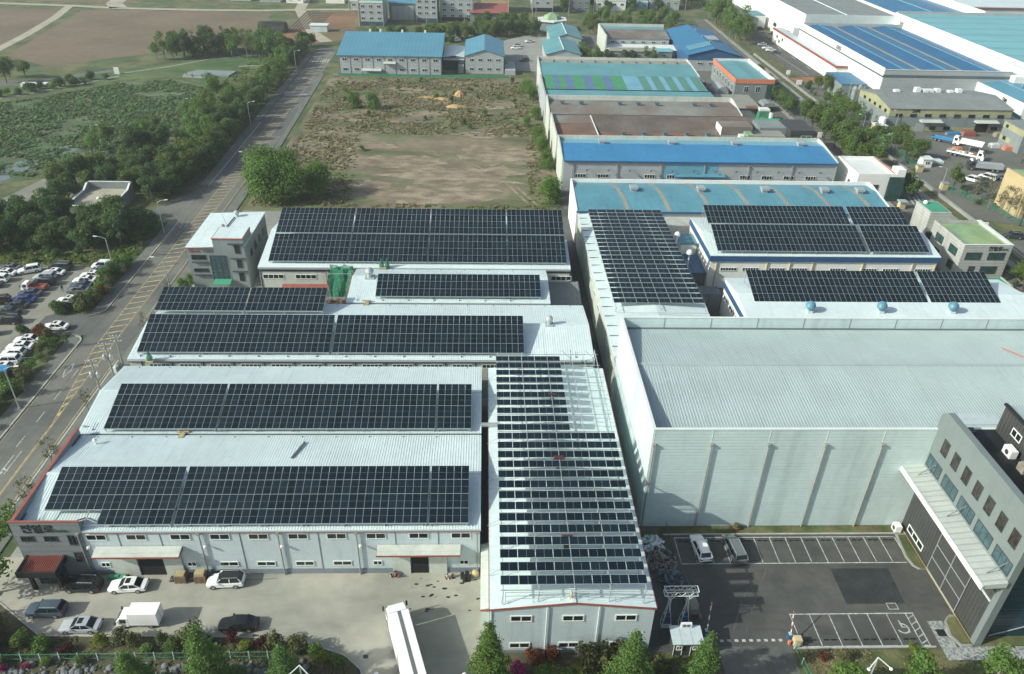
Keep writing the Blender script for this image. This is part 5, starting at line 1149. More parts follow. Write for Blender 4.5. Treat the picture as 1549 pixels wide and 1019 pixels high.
    f = MB().use('fence_green'); f.box(-60, 10, 327.4, 327.5, 0, 1.0); f.use('concrete_pale'); f.box(-62, 11, 327.51, 327.8, 0, .8); single('boundary_fence', f, 'low green mesh fence on a kerb in front of the light blue factories', 'fence')
    b = MB().use('stripe_olive'); b.box(9, 10, 345, 358, 0, 2.2); b.use('wall_far'); b.box(8.6, 13, 333, 348, 0, 2.0); single('side_lean_to', b, 'low grey store at the right of the gable facing factory', 'shed')
    # white and teal building
    T = thing('office_building', 'pale green walled factory with teal roof strip beyond the painted stripe roof', 'factory', (72, 385, 0))
    w = MB().use('wall_pale'); w.box(55.6, 56.2, 371, 400, 0, 9.2); w.box(56.2, 88, 399.4, 400, 0, 9.4); w.use('wall_far'); w.box(56.2, 86.6, 378, 399.4, 0, 6.8); w.use('wall_white'); w.box(56.3, 90, 371, 377.9, 0, 3.4); part('wall', w, T)
    r = MB().use('rust_grey'); slab(r, 56.2, 87, 377.6, 392, 6.9, 8.3); r.use('teal'); slab(r, 56.2, 87, 392.1, 399.3, 8.3, 8.1); r.use('trim_white'); slab(r, 56.2, 91, 369, 377.5, 3.6, 4.4); r.use('tan_patch'); slab(r, 57.2, 77, 365, 371, 3.8, 4.2); r.use('teal_light'); slab(r, 79, 86, 365, 370, 3.8, 4.3); part('roof', r, T)
    w = MB().use('wall_grey'); w.box(57.4, 76.8, 365.3, 368.9, 0, 3.6); w.box(79.2, 85.8, 365.3, 368.9, 0, 3.6); part('wall', w, T)
    for i in range(6): win(T, 60+i*4.8, 377.9, 5.2, 1.9, 1.0, far=True)
    for x in (60, 64.5, 69, 73.5, 82): win(T, x, 365.26, 2.0, 1.8, 1.0, far=True)
    for lab, x0, x1, y0, y1, ze, zr, m in (('nearer of two teal gabled sheds by the visitor yard', 27, 42, 350, 377, 5.2, 7.2, 'teal'), ('farther of two teal gabled sheds by the visitor yard', 31.5, 46, 384, 412, 5.2, 7.2, 'teal')):
        T = thing('factory_building', lab, 'shed', (x0, y0, 0)); gable_y(T, x0, x1, y0, y1, ze, zr, m, 'wall_far', ov=.5)
        rr = MB().use('trim_white'); rr.box((x0+x1)/2-.2, (x0+x1)/2+.2, y0, y1, zr, zr+.2); part('ridge_cap', rr, T)
        if y0 == 350: wins(T, (30, 33.5, 37, 40), y0-.04, 3, 1.8, 1.1, far=True)
    T = thing('factory_building', 'deep blue roofed factory complex with dark blue gable, left of the east street', 'factory', (98, 350, 0))
    gable_y(T, 88.5, 111, 346, 400, 6.8, 9.6, 'blue_deep', 'trim_blue', ov=.6); w = MB().use('wall_far'); w.box(88.6, 110.9, 345.7, 345.95, 0, 4.4); part('front_wall', w, T); wins(T, (94, 99, 103), 345.6, 3.2, 2.4, .9, far=True)
    r = MB().use('blue_m'); slabx(r, 90, 99.6, 352, 360, 7.4, 9.8); part('roof_patch', r, T); r = MB().use('metal'); r.box(101, 107, 368, 376, 8.6, 9.1); part('skylight', r, T)
    for y in (356, 370, 384): vent(T, 99.8, y, 9.5, .4, 1.0, 'turbine_blue')
    T = thing('factory_building', 'dark grey gabled shed by the tree row at the end of the east street', 'shed', (141, 440, 0))
    gable_y(T, 134.5, 147.5, 439, 480, 6.4, 8.2, 'shed_roof', 'wall_shade', ov=.3)
    # town blocks: (label, x0, x1, y0, y1, h, storeys, cols, wall, roof)
    blocks = [('grey four storey block with cream left side, above the long light blue roof', -65.5, -53, 432, 452, 12, 3, 3, 'wall_far', 'deck_mint'),
              ('grey four storey block with blue shopfront, in the middle of the far row', -36.8, -25.5, 444, 462, 13, 3, 3, 'wall_far', 'deck_mint'),
              ('wide grey four storey block with many windows in the far row', -24, -6.6, 449, 465, 14, 4, 4, 'wall_far', 'deck_mint'),
              ('beige block with two window rows behind the red roofed store', -2, 14, 478, 494, 10, 2, 3, 'ochre', 'deck_mint'),
              ('pale tower block left of the hexagonal roofed house', 27.5, 40, 484, 500, 13, 3, 2, 'wall_far', 'deck_mint'),
              ('white low shop with rounded green roof at the top middle', 66, 84, 492, 504, 6, 1, 4, 'wall_white', 'deck_mint'),
              ('grey shop with wide windows at the top middle right', 100, 118, 500, 514, 6, 1, 4, 'wall_far', 'rust_grey'),
              ('dark walled shop at the top, between the poles', 46, 62, 488, 506, 7, 2, 4, 'wall_shade', 'metal_dark'),
              ('pale blue grey shop behind the roadside conifers', 86, 98, 496, 510, 5, 1, 3, 'blue_pale', 'blue_pale'),
              ('green roofed low house at the far road crossing', -95, -84, 500, 512, 5, 1, 2, 'wall_white', 'deck_mint'),
              ('blue roofed barn behind the cream sided block', -78, -68, 480, 500, 5, 1, 2, 'wall_far', 'blue_far'),
              ('small white house by the far road, left of the crossing', -118, -108, 498, 508, 4.5, 1, 2, 'wall_white', 'shed_roof'),
              ('low teal house along the far road at the top left', -134, -122, 500, 510, 4, 1, 3, 'wall_far', 'teal'),
              ('grey barn with pale front at the top left of the row', -152, -140, 502, 512, 4.5, 1, 2, 'wall_far', 'rust_grey')]
    for l, x0, x1, y0, y1, h, ns, nc, wm, rm in blocks:
        T = thing('town_building', l, 'building', ((x0+x1)/2, y0, 0))
        w = MB().use(wm); w.box(x0, x1, y0, y1, 0, h); w.use('cream') if 'cream' in l else w
        if 'cream' in l: w.box(x0-.3, x0-.01, y0-.3, y1, 0, h+.6)
        w.use('trim_white'); w.box(x0-.1, x1+.1, y0-.15, y0-.01, h-.5, h+.5); part('wall', w, T)
        r = MB().use(rm); r.box(x0, x1, y0, y1, h, h+.25)
        if h > 9: r.use('teal'); r.box(x1-3.5, x1-.5, y0+4, y1-3, h+.251, h+2.6)
        part('roof', r, T)
        for i in range(ns):
            for j in range(nc): win(T, x0+(x1-x0)*(j+.5)/nc, y0-.05, h-2.2-i*2.9, 1.9, 1.3, far=True)
        if h > 11: g = MB().use('glass_blue' if 'blue' in l else 'void'); g.box(x0+.5, x1-.5, y0-.12, y0-.02, .3, 2.4); part('ground_floor_glazing', g, T)
    T = thing('factory_building', 'light blue roofed warehouse with tall grey doors between the two town blocks', 'factory', (-45, 455, 0))
    gable_x(T, -52, -33.5, 452, 476, 8.6, 11, 'blue_far', 'wall_grey', ov=.5); d = MB().use('metal')
    for i in range(4): d.box(-50.5+i*3, -47.7+i*3, 451.8, 451.95, 0, 7)
    part('tall_door', d, T)
    T = thing('house', 'long store with dull red roof behind the hedge at the top', 'house', (2, 452, 0))
    w = MB().use('wall_shade'); w.box(-8, 12, 446, 460, 0, 5.4); w.use('frame_white'); w.box(-5, -3, 445.7, 445.95, 0, 3); part('wall', w, T); r = MB().use('trim_red'); slab(r, -8.6, 12.6, 445, 461, 5.5, 8); part('roof', r, T)
    T = thing('house', 'small pavilion like house with white domed hexagonal roof', 'house', (34, 434, 0))
    w = MB().use('wall_grey'); w.prism([(29, 428), (36, 425), (42, 429), (42, 437), (35, 440), (29, 436)], 0, 4.8); part('wall', w, T)
    r = MB().use('trim_white'); r.prism([(28, 427.4), (36, 424), (43, 428.4), (43, 437.6), (35, 441), (28, 436.6)], 4.8, 5.4); r.use('deck_green'); r.loft([[(35.5+rr*math.cos(a*math.pi/3), 432.5+rr*math.sin(a*math.pi/3), z) for a in range(6)] for rr, z in ((5, 5.4), (4.2, 7.2), (1.2, 8.4))]); part('roof', r, T)
    # plots near the lane
    T = thing('polytunnel', 'black arched crop tunnel at the top of the tree row', 'tunnel', (-106, 414, 0))
    t = MB().use('black'); t.loft([[(x, 411+5*math.cos(a)+4, .0+4.6*math.sin(a)) for a in [i*math.pi/9 for i in range(10)]] for x in (-113, -100)]); part('cover', t, T)
    T = thing('site_cabin', 'small pale cabin on the reddish plot', 'cabin', (-83, 418, 0))
    w = MB().use('siding'); w.box(-88, -79.5, 415, 419, 0, 3); part('wall', w, T); r = MB().use('trim_white'); r.box(-88.3, -79.2, 414.7, 420.5, 3, 3.3); part('roof', r, T)
    T = thing('park_shelter', 'long dark plank deck shelter with white rim beside the green meadow', 'shelter', (-113, 330, 0))
    w = MB().use('wall_grey'); w.prism([(-120, 322), (-103, 322), (-102, 330), (-118, 331), (-121, 327)], 0, .6); w.use('concrete_pale'); w.prism([(-121, 320.6), (-110, 319), (-107, 321.8), (-119, 322), (-122, 326)], 0, .35); w.use('wood')
    for x in (-117, -113, -109): w.box(x-.3, x+.3, 320.5, 321, .35, 1.3)
    part('deck', w, T)
    s = MB().use('orange_band'); s.box(-98.4, -96.2, 224.2, 226.0, 0, 1.8); s.use('trim_red'); s.box(-98.8, -95.8, 223.8, 226.4, 1.8, 2.3); single('park_kiosk', s, 'small red kiosk beside the dark pine clump and curved path', 'kiosk')
    s = MB().use('frame_white')
    for i in range(6): s.box(-175+i*1.6, -174+i*1.6, 302+i*.5, 302.5+i*.5, 0, 1.4)
    s.box(-175, -165.6, 302.1, 304.6, 1.2, 1.4); single('white_railing', s, 'short white lettered stand on the grass at the far left', 'sign')
    s = MB().use('frame_white'); s.box(-149, -147, 324, 324.5, 0, 2.6); single('notice_board', s, 'white notice board beside the pale path on the meadow', 'board')
    q = random.Random(9); m = MB().use('sand')
    for cx, cy, rx, ry, h in ((-9.5, 301, 2.2, 5.0, 1.5), (-10.5, 284, 4, 2.2, 1.0), (-22, 296, 4, 1.2, .6), (-16, 294, 3.5, 1.4, .8)):
        m.loft([[(cx+rx*k*math.cos(a)*q.uniform(.8, 1.15), cy+ry*k*math.sin(a)*q.uniform(.8, 1.15), z*h+.04) for a in [i*math.pi/7 for i in range(14)]] for k, z in ((1, 0), (.75, .45), (.35, .85), (.08, 1))])
    single('sand_mound', m, 'ochre sand mounds on the vacant lot before the blue roofed factory', 'sand heap', kind='stuff')
build_west_and_far()

# ------------------------------------------------------------------ vehicles
def ring(hw, zb, zt, x): return [(x, -hw, zb+.12), (x, -hw*.9, zb), (x, hw*.9, zb), (x, hw, zb+.12), (x, hw, zt-.2), (x, hw*.95, zt-.05), (x, hw*.7, zt), (x, -hw*.7, zt), (x, -hw*.95, zt-.05), (x, -hw, zt-.2)]
CARS = {}
def wheel(T, x, y, r=.33, w=.22):
    m = MB().use('tyre'); m.tube((0, -w/2, 0), (0, w/2, 0), r, n=16); o = link('wheel', m.mesh('wheel'), T); o.location = (x, y, r)
    s = MB().use('rim'); sg = 1 if y > 0 else -1; s.tube((0, sg*w/2, 0), (0, sg*(w/2+.015), 0), r*.62, n=12); link('rim', s.mesh('rim'), o)
def car_proto(kind):
    T = link('parked_car', None); P = {'sedan': (4.75, 1.84, 1.43, .92), 'suv': (4.65, 1.88, 1.68, 1.05), 'van': (5.05, 1.95, 1.76, 1.08), 'hatch': (4.2, 1.8, 1.5, .98)}[kind]
    L, W, H, B = P; h = L/2; w = W/2
    st = {'sedan': [(-h, .72, .42, B-.14), (-h+.1, .9, .26, B-.03), (-h+.9, .98, .2, B+.03), (-.6, 1, .19, B), (.9, 1, .19, B-.02), (1.7, .98, .2, B-.13), (h-.15, .88, .26, B-.24), (h, .66, .4, B-.36)],
          'suv': [(-h, .8, .45, B-.05), (-h+.12, .95, .3, B+.02), (-1.4, 1, .25, B+.03), (.9, 1, .25, B), (1.7, .98, .26, B-.08), (h-.15, .9, .3, B-.2), (h, .7, .45, B-.34)],
          'van': [(-h, .86, .4, B-.02), (-h+.1, .97, .28, B+.03), (-1.4, 1, .22, B+.03), (1.3, 1, .22, B-.02), (1.9, .97, .24, B-.12), (h-.12, .88, .28, B-.28), (h, .7, .4, B-.42)],
          'hatch': [(-h, .78, .4, B-.05), (-h+.1, .94, .26, B+.02), (-1.2, 1, .2, B+.02), (.8, 1, .2, B-.01), (1.5, .97, .22, B-.12), (h-.12, .88, .28, B-.22), (h, .68, .4, B-.34)]}[kind]
    b = MB().use('car_paint'); b.loft([ring(w*k, zb, zt, x) for x, k, zb, zt in st]); b.use('frame_dark'); b.box(-h+.3, h-.4, -w*.92, w*.92, .16, .3)
    b.box(-h-.005, -h+.1, -w*.6, w*.6, .34, .5); b.box(h-.12, h+.004, -w*.5, w*.5, .42, .58)
    G_ = {'sedan': (.98, .2, -1.0, -1.78), 'suv': (1.0, .35, -1.75, -2.15), 'van': (1.55, .75, -2.1, -2.4), 'hatch': (.9, .2, -1.45, -1.95)}[kind]
    b.use('car_paint')
    for s in (-1, 1):
        for (xa, za, ka, xb, zb, kb, pw) in ((G_[0]+.02, B-.03, .87, G_[1]+.02, H-.05, .775, .075), (G_[3]-.02, B-.02, .85, G_[2]-.04, H-.06, .775, .11), (((G_[1]+G_[2])/2), B-.03, .925, (G_[1]+G_[2])/2, H-.05, .79, .075)):
            b.bar((xa, s*w*ka, za), (xb, s*w*kb, zb), pw, .05)
        if kind != 'sedan': b.hull([(G_[2]-.45, s*w*.95, B-.02), (G_[3]-.03, s*w*.86, B-.02), (G_[2]-.08, s*w*.79, H-.08), (G_[2]-.02, s*w*.79, H-.08)], [(G_[2]-.45, s*w*.90, B-.02), (G_[3]-.03, s*w*.80, B-.02), (G_[2]-.08, s*w*.74, H-.08), (G_[2]-.02, s*w*.74, H-.08)])
    link('body', b.mesh('body', smooth=False), T)
    def gr(x, z, k0, k1): return [(x, -w*k0, B-.06), (x, w*k0, B-.06), (x, w*k1, z), (x, -w*k1, z)]
    g = MB().use('glass_dark'); g.loft([gr(G_[0], B-.02, .86, .84), gr(G_[1], H-.05, .9, .76), (gr((G_[1]+G_[2])/2, H-.03, .92, .78)), gr(G_[2], H-.06, .9, .76), gr(G_[3], B-.01, .84, .8)]); link('side_glass', g.mesh('side_glass'), T)
    r = MB().use('car_paint')
    def rr(x, z, k): return [(x, -w*k, z-.06), (x, w*k, z-.06), (x, w*(k-.06), z), (x, -w*(k-.06), z)]
    r.loft([rr(G_[1]+.06, H-.045, .78), rr((G_[1]+G_[2])/2, H, .8), rr(G_[2]-.06, H-.045, .78)])
    link('roof', r.mesh('roof'), T)
    if kind == 'sedan': g = MB().use('glass_dark'); g.box(-.45, .12, -w*.45, w*.45, H-.03, H+.012); link('sunroof', g.mesh('sunroof'), T)
    for x in (h-.92, -h+.95):
        for y in (-w+.1, w-.1): wheel(T, x, y, .33 if kind in ('sedan', 'hatch') else .36)
    for s in (-1, 1):
        m = MB().use('lamp_clear'); m.box(h-.3, h-.08, s*w*.66-.17, s*w*.66+.17, B-.44, B-.3); link('headlight', m.mesh('headlight'), T)
        m = MB().use('lamp_red'); m.box(-h-.01, -h+.16, s*w*.72-.17, s*w*.72+.17, B-.3, B-.12); link('taillight', m.mesh('taillight'), T)
        m = MB().use('car_paint'); m.box(G_[0]-.35, G_[0]-.15, s*(w+.1)-.1, s*(w+.1)+.1, B-.02, B+.13); link('mirror', m.mesh('mirror'), T)
    if kind in ('suv', 'van'):
        m = MB().use('metal')
        for s in (-1, 1): m.bar((G_[1]-.1, s*w*.66, H+.03), (G_[2]+.1, s*w*.66, H+.03), .05, .05)
        link('roof_rail', m.mesh('roof_rail'), T)
    kids(T); CARS[kind] = [T, False]
for k in ('sedan', 'suv', 'van', 'hatch'): car_proto(k)
PAINT = dict(white=(.80, .83, .82), silver=(.40, .44, .46), grey=(.13, .15, .16), dark=(.035, .045, .05), black=(.012, .014, .016), blue=(.02, .05, .22), teal=(.09, .17, .2), maroon=(.05, .012, .015), steel=(.06, .09, .12))
def car(kind, x, y, head, colour, label, z=.055, group=None, roofcol=None, name='parked_car'):
    src, used = CARS[kind]
    T = copy_tree(src) if used else src; CARS[kind][1] = True
    T.name = name; T.location = (x, y, z); T.rotation_euler = (0, 0, R(head)); tag(T, label, 'car', group)
    cols.append((T, PAINT[colour], PAINT[roofcol] if roofcol else None))
    return T
cols = []
def box_truck(label, x, y, head, L=5.1, W=1.75, H=2.55, cab='truck_white', body='truck_white', stripe=False, z=.06, kind='box', bed='truck_white', cargo=None):
    T = thing('parked_truck', label, 'truck', (x, y, z)); h = L/2; w = W/2; cl = 1.55 if L < 7 else 2.1; ch = 1.95 if L < 7 else 3.0; q = []
    def add(n, mb, par=None): return link(n, mb.mesh(n), par or T)
    c = MB().use(cab); f = h
    c.loft([[(f-cl, -w*.96, .45), (f-cl, w*.96, .45), (f-cl, w*.96, ch-.08), (f-cl, w*.8, ch), (f-cl, -w*.8, ch), (f-cl, -w*.96, ch-.08)], [(f-cl*.45, -w*.97, .42), (f-cl*.45, w*.97, .42), (f-cl*.45, w*.94, ch-.1), (f-cl*.45, w*.78, ch), (f-cl*.45, -w*.78, ch), (f-cl*.45, -w*.94, ch-.1)],
            [(f-.06, -w*.95, .42), (f-.06, w*.95, .42), (f-.06, w*.93, ch*.55), (f-.08, w*.8, ch*.58), (f-.08, -w*.8, ch*.58), (f-.06, -w*.93, ch*.55)], [(f, -w*.8, .5), (f, w*.8, .5), (f, w*.8, ch*.5), (f, w*.7, ch*.52), (f, -w*.7, ch*.52), (f, -w*.8, ch*.5)]])
    cb = add('cab', c)
    g = MB().use('glass_dark'); g.hull([(f-.05, -w*.78, ch*.58), (f-.05, w*.78, ch*.58), (f-cl*.42, w*.72, ch*.95), (f-cl*.42, -w*.72, ch*.95)], [(f-.0, -w*.78, ch*.59), (f-.0, w*.78, ch*.59), (f-cl*.38, w*.72, ch*.965), (f-cl*.38, -w*.72, ch*.965)])
    for s in (-1, 1): g.box(f-cl*.85, f-cl*.4, s*w*.97-.02, s*w*.97+.02, ch*.55, ch*.85)
    add('cab_window', g, cb)
    for s in (-1, 1): m = MB().use('frame_dark'); m.box(f-.25, f-.1, s*(w+.18)-.12, s*(w+.18)+.12, ch*.55, ch*.8); add('mirror', m, cb)
    ch_ = MB().use('metal_dark'); ch_.box(-h, f-cl*.3, -w*.5, w*.5, .4, .6 if L < 7 else .85); add('chassis', ch_)
    z0 = .62 if L < 7 else 1.0
    if kind == 'box':
        b = MB().use(body); b.box(-h, f-cl-.12, -w, w, z0, H)
        if stripe: b.use('truck_grey'); b.box(-h+.02, f-cl-.1, -w*.28, w*.06, H, H+.02)
        b.use('metal'); b.box(-h-.02, -h, -.03, .03, z0, H-.05); b.box(-h-.03, f-cl-.1, -w-.03, -w+.02, z0, z0+.12); b.box(-h-.03, f-cl-.1, w-.02, w+.03, z0, z0+.12); add('cargo_box', b)
        if L > 7: d = MB().use('truck_white'); d.hull([(f-cl+.02, -w*.85, ch), (f-cl+.02, w*.85, ch), (f-cl+.02, w*.85, H-.1), (f-cl+.02, -w*.85, H-.1)], [(f-.6, -w*.75, ch-.12), (f-.6, w*.75, ch-.12), (f-1.0, w*.75, ch+.25), (f-1.0, -w*.75, ch+.25)]); add('wind_deflector', d, cb)
    else:
        b = MB().use(bed); x0, x1 = -h, f-cl-.15; b.box(x0, x1, -w, w, z0, z0+.1); b.box(x0, x1, -w, -w+.05, z0+.1, z0+.5); b.box(x0, x1, w-.05, w, z0+.1, z0+.5); b.box(x0, x0+.05, -w+.05, w-.05, z0+.1, z0+.5); b.box(x1-.05, x1, -w+.05, w-.05, z0+.1, z0+.7); bd = add('cargo_bed', b)
        if cargo:
            m = MB(); qq = random.Random(5)
            for i in range(14): m.use(cargo if i % 2 else 'tarp'); a, e = qq.uniform(x0+.4, x1-.6), qq.uniform(-w+.3, w-.3); m.box(a-.3, a+.4, e-.25, e+.25, z0+.1, z0+qq.uniform(.4, 1.1))
            o = add('cargo', m, bd)
    for xx in ([h-.85, -h+1.0] if L < 7 else [h-1.3, -h+1.4, -h+2.7]):
        for y_ in (-w+.14, w-.14): wheel(T, xx, y_, .32 if L < 7 else .5, .24)
    T.rotation_euler = (0, 0, R(head)); return T
def build_vehicles():
    box_truck('small white box truck parked along the planted edge of the front yard', -41.2, 61.6, 180, 5.1, 1.8, 2.6)
    box_truck('long white truck with a grey roof stripe leaving the front yard', -8.35, 54.9, 107.5, 15.5, 2.5, 3.45, stripe=True)
    car('suv', -50.2, 66.9, 178, 'black', 'black estate car close to the office porch')
    car('sedan', -44.6, 66.8, 182, 'white', 'white sedan with black sunroof parked before the first doorway')
    car('suv', -32.6, 67.4, 182, 'white', 'white crossover with black roof beside the pallets', roofcol='black')
    car('suv', -53.0, 63.2, 180, 'steel', 'dark blue grey estate car at the corner of the front yard')
    car('sedan', -47.9, 60.9, 180, 'silver', 'silver sedan next to the small white box truck')
    car('sedan', -29.3, 60.9, 180, 'black', 'black sedan alone on the right of the small box truck')
    car('suv', 29.5, 72.3, 96, 'white', 'white crossover in a bay below the tall warehouse')
    car('van', 34.1, 72.1, 96, 'grey', 'grey minivan in a bay below the tall warehouse')
    W_ = [('sedan', -103.3, 153.4, 175, 'grey', 'dark grey sedan in the top left corner of the west lot'), ('sedan', -103.0, 150.9, 178, 'white', 'white sedan below the dark grey corner sedan, west lot'),
          ('suv', -103.0, 148.1, 178, 'white', 'white crossover at the frame edge below the white sedan, west lot'), ('sedan', -103.2, 145.6, 178, 'dark', 'dark sedan at the frame edge, lowest of the corner four'),
          ('suv', -98.5, 152.3, 205, 'white', 'white crossover standing askew near the trees of the west lot'), ('van', -92.6, 153.7, 178, 'dark', 'large black van heading the middle row of the west lot'),
          ('sedan', -92.9, 151.2, 178, 'white', 'white sedan behind the large black van'), ('suv', -93.7, 149.0, 178, 'silver', 'silver white crossover third in the middle row'),
          ('suv', -92.8, 146.7, 178, 'black', 'big black estate above the red bed pickup'), 
          ('sedan', -93.4, 142.0, 178, 'steel', 'slate sedan below the red bed pickup'), ('sedan', -93.4, 139.5, 178, 'blue', 'royal blue sedan in the middle row'),
          ('sedan', -93.6, 137.1, 178, 'dark', 'dark sedan right below the royal blue one'), ('sedan', -94.1, 134.6, 178, 'dark', 'dark sedan second below the royal blue one'),
          ('suv', -92.1, 131.1, 178, 'black', 'black crossover at the bottom of the middle row, chrome side line'), ('suv', -98.0, 138.6, 200, 'maroon', 'dark maroon estate behind the middle row at the left'),
          ('suv', -94.2, 126.4, 195, 'white', 'white crossover at the left frame edge near the lot entrance'), ('sedan', -94.6, 123.6, 190, 'teal', 'teal grey sedan at the left frame edge near the lot entrance'),
          ('van', -83.6, 154.6, 180, 'white', 'white van at the top of the hedge side row'), ('hatch', -83.4, 152.3, 180, 'steel', 'dark hatchback below the white van in the hedge side row'),
          ('sedan', -84.4, 150.2, 180, 'white', 'first white sedan below the dark hatchback, hedge side row'), ('sedan', -84.9, 147.9, 180, 'white', 'second white sedan of the hedge side row, more exposed'),
          ('sedan', -84.6, 145.6, 180, 'steel', 'slate sedan above the pale grey one, hedge side row'), ('sedan', -84.4, 143.5, 180, 'grey', 'grey sedan in the hedge side row above a gap'),
          ('sedan', -84.3, 139.2, 178, 'white', 'white sedan beside the round dark shrub'), ('hatch', -82.9, 137.3, 178, 'dark', 'dark hatchback half hidden behind the round shrub'),
          ('sedan', -82.2, 129.0, 178, 'white', 'white sedan with maroon reflections by the lot entrance'), ('sedan', -85.2, 124.2, 182, 'white', 'topmost white sedan of the five beside the rust shrub'),
          ('sedan', -85.4, 121.9, 182, 'white', 'second white sedan below the rust shrub'), ('hatch', -85.4, 119.7, 182, 'white', 'white hatchback third below the rust shrub'),
          ('suv', -85.3, 117.3, 182, 'white', 'white crossover with dark roof, fourth below the rust shrub'), ('sedan', -85.0, 115.0, 182, 'white', 'lowest white sedan, just above the blue canopied truck'),
          ('sedan', 22.0, 399, 200, 'white', 'white car by the verge of the far visitor yard'), ('sedan', 14.8, 383.5, 182, 'white', 'nearer white car in the far visitor yard'), ('sedan', 15.6, 388.6, 182, 'silver', 'silver car behind the white one in the far visitor yard'), ('suv', 17.8, 358.5, 200, 'steel', 'dark car standing alone at the bottom of the visitor yard'),
          ('suv', -14.0, 398, 200, 'white', 'white car beside the round headed building, behind the light blue roof'), ('sedan', -6, 440, 90, 'silver', 'silver car in the gap right of the many windowed block'),
          ('suv', 110.2, 266.5, 180, 'white', 'white car topmost of the row beside the east street trees'), ('suv', 110.4, 262.3, 180, 'black', 'black car second of the row beside the east street trees'), ('sedan', 111.2, 258, 180, 'dark', 'dark car third of the row beside the east street trees'), ('sedan', 112, 254.4, 180, 'steel', 'slate car lowest of the row beside the east street trees'),
          ('sedan', 139, 401.5, 180, 'silver', 'silver car topmost of the white bay cars'), ('sedan', 138.9, 393.5, 180, 'white', 'upper white car in the far white bays'), ('sedan', 139.2, 388.6, 180, 'white', 'lower white car in the far white bays'), ('sedan', 140, 383.8, 180, 'steel', 'dark car lowest in the far white bays'),
          ('sedan', 157, 421, 180, 'steel', 'dark car by the red edged white wing'), ('sedan', 158, 411, 180, 'white', 'white car by the red edged white wing'), ('sedan', 150.5, 444, 180, 'maroon', 'dark red car near the dark gabled shed'), ('sedan', 154, 431, 180, 'black', 'black car on the strip before the pink eaved gatehouse'),
          ('van', 144.6, 214.2, 130, 'white', 'left white van beyond the green mesh fence'), ('sedan', 147.8, 213.8, 130, 'dark', 'dark car between the two white vans'), ('van', 150.5, 216.2, 130, 'white', 'right white van beyond the green mesh fence'), ('suv', 154.6, 215.2, 130, 'steel', 'dark car right of the two white vans'), ('suv', 171.5, 229.8, 150, 'dark', 'dark car at the right frame edge of the truck yard'),
          ('sedan', 103.2, 171.5, 120, 'teal', 'teal grey car behind the stone office, by the panels'), ('suv', 133.5, 174.5, 170, 'dark', 'dark car on the street right of the stone office')]
    for k, x, y, hd, c, l in W_: car(k, x, y, hd, c, l)
    box_truck('white pickup with bright red load bed in the west lot', -93.6, 144.3, 180, 4.9, 1.7, 2, kind='bed', bed='trim_red')
    box_truck('blue canopied small truck at the lower end of the west lot', -84.6, 112.2, 185, 5.0, 1.8, 2.3, body='blue_bright')
    box_truck('flatbed truck with blue bed in the grey truck yard', 155.4, 250.5, -45, 9, 2.4, 2.6, kind='bed', bed='blue_bright')
    box_truck('white wing bodied truck loaded with crates in the grey truck yard', 154.0, 235.5, -42, 11, 2.4, 3, kind='bed', cargo='plank_red')
    box_truck('dark tanker like truck below the wing bodied one', 153.4, 223.6, 165, 10, 2.4, 2.4, cab='wall_dark', body='metal')
    t = MB().use('truck_white'); slab(t, -3.4, 3.4, -1.5, 1.5, 0, .9, .15); o = single('raised_wing_panel', t, 'white raised wing panel above the crate loaded truck', 'panel'); o.location = (158.0, 240.5, 2.8); o.rotation_euler = (0, 0, R(-40))
    f = MB().use('metal'); f.box(157.6, 157.8, 240, 240.2, .06, 2.9); f.box(160, 160.2, 238.5, 238.7, .06, 2.9); single('panel_prop', f, 'steel props under the raised white wing panel', 'prop')
    for x, y, a, b, c, h, l in ((142.5, 249.4, 7, 4, 'siding', 1.2, 'white covered skip by the green trees of the truck yard'), (139.5, 254.8, 5, 3.5, 'roof_white', 1.3, 'white stacked sheets near the cream hut'), (141.4, 231, 5.4, 3, 'roof_white', .8, 'flat white pallet behind the gate hut'),
                                (162.5, 259, 5, 1.8, 'blue_bright', 1.0, 'blue covered stack along the yellow banded wall'), (167.4, 258.6, 4.5, 2.6, 'trim_red', 1.7, 'red container stack by the roller door'), (177.8, 257.8, 3, 2, 'tarp', 1.5, 'brownish machine right of the roller door'), (182, 258, 3.4, 2, 'metal', 1.5, 'grey machine at the right end of the yellow banded wall'),
                                (172.8, 243.5, 3.4, 2.4, 'orange_band', 1.3, 'orange and white bags near the cream banded end'), (169.6, 246, 3, 2.2, 'siding', 1.4, 'pale crates above the orange and white bags'), (155.5, 243, 2.8, 1.6, 'orange_band', 1.0, 'orange box behind the crate loaded truck')):
        m = MB().use(c); m.box(x-a/2, x+a/2, y-b/2, y+b/2, .06, h*.8); m.box(x-a/2+.3, x+a/2-.4, y-b/2+.2, y+b/2-.3, h*.8, h); m.use('tarp'); m.box(x-a/2-.1, x-a/2, y-b/3, y+b/3, .06, h*.6); single('yard_stack', m, l, 'stack')
    h = thing('gate_hut', 'little white gate hut at the truck yard entrance', 'hut', (136.4, 227, 0)); m = MB().use('wall_white'); m.box(135, 138, 225.6, 228.6, 0, 2.5); part('wall', m, h); m = MB().use('trim_white'); m.box(134.7, 138.3, 225.3, 228.9, 2.5, 2.75); part('roof', m, h); win(h, 136.5, 225.55, 1.5, 1.4, .9, far=True)
    for i, (x, y) in enumerate(((132.3, 222), (132.6, 207.5))): m = MB().use('cream'); m.box(x-.9, x+.9, y-.8, y+.8, 0, 1.9); m.use('concrete_pale'); m.box(x-1, x+1, y-.9, y+.9, 1.9, 2.05); single('gate_post', m, 'cream gate post %s the little white gate hut' % ('nearest' if i == 0 else 'across the entrance from'), 'gate post')
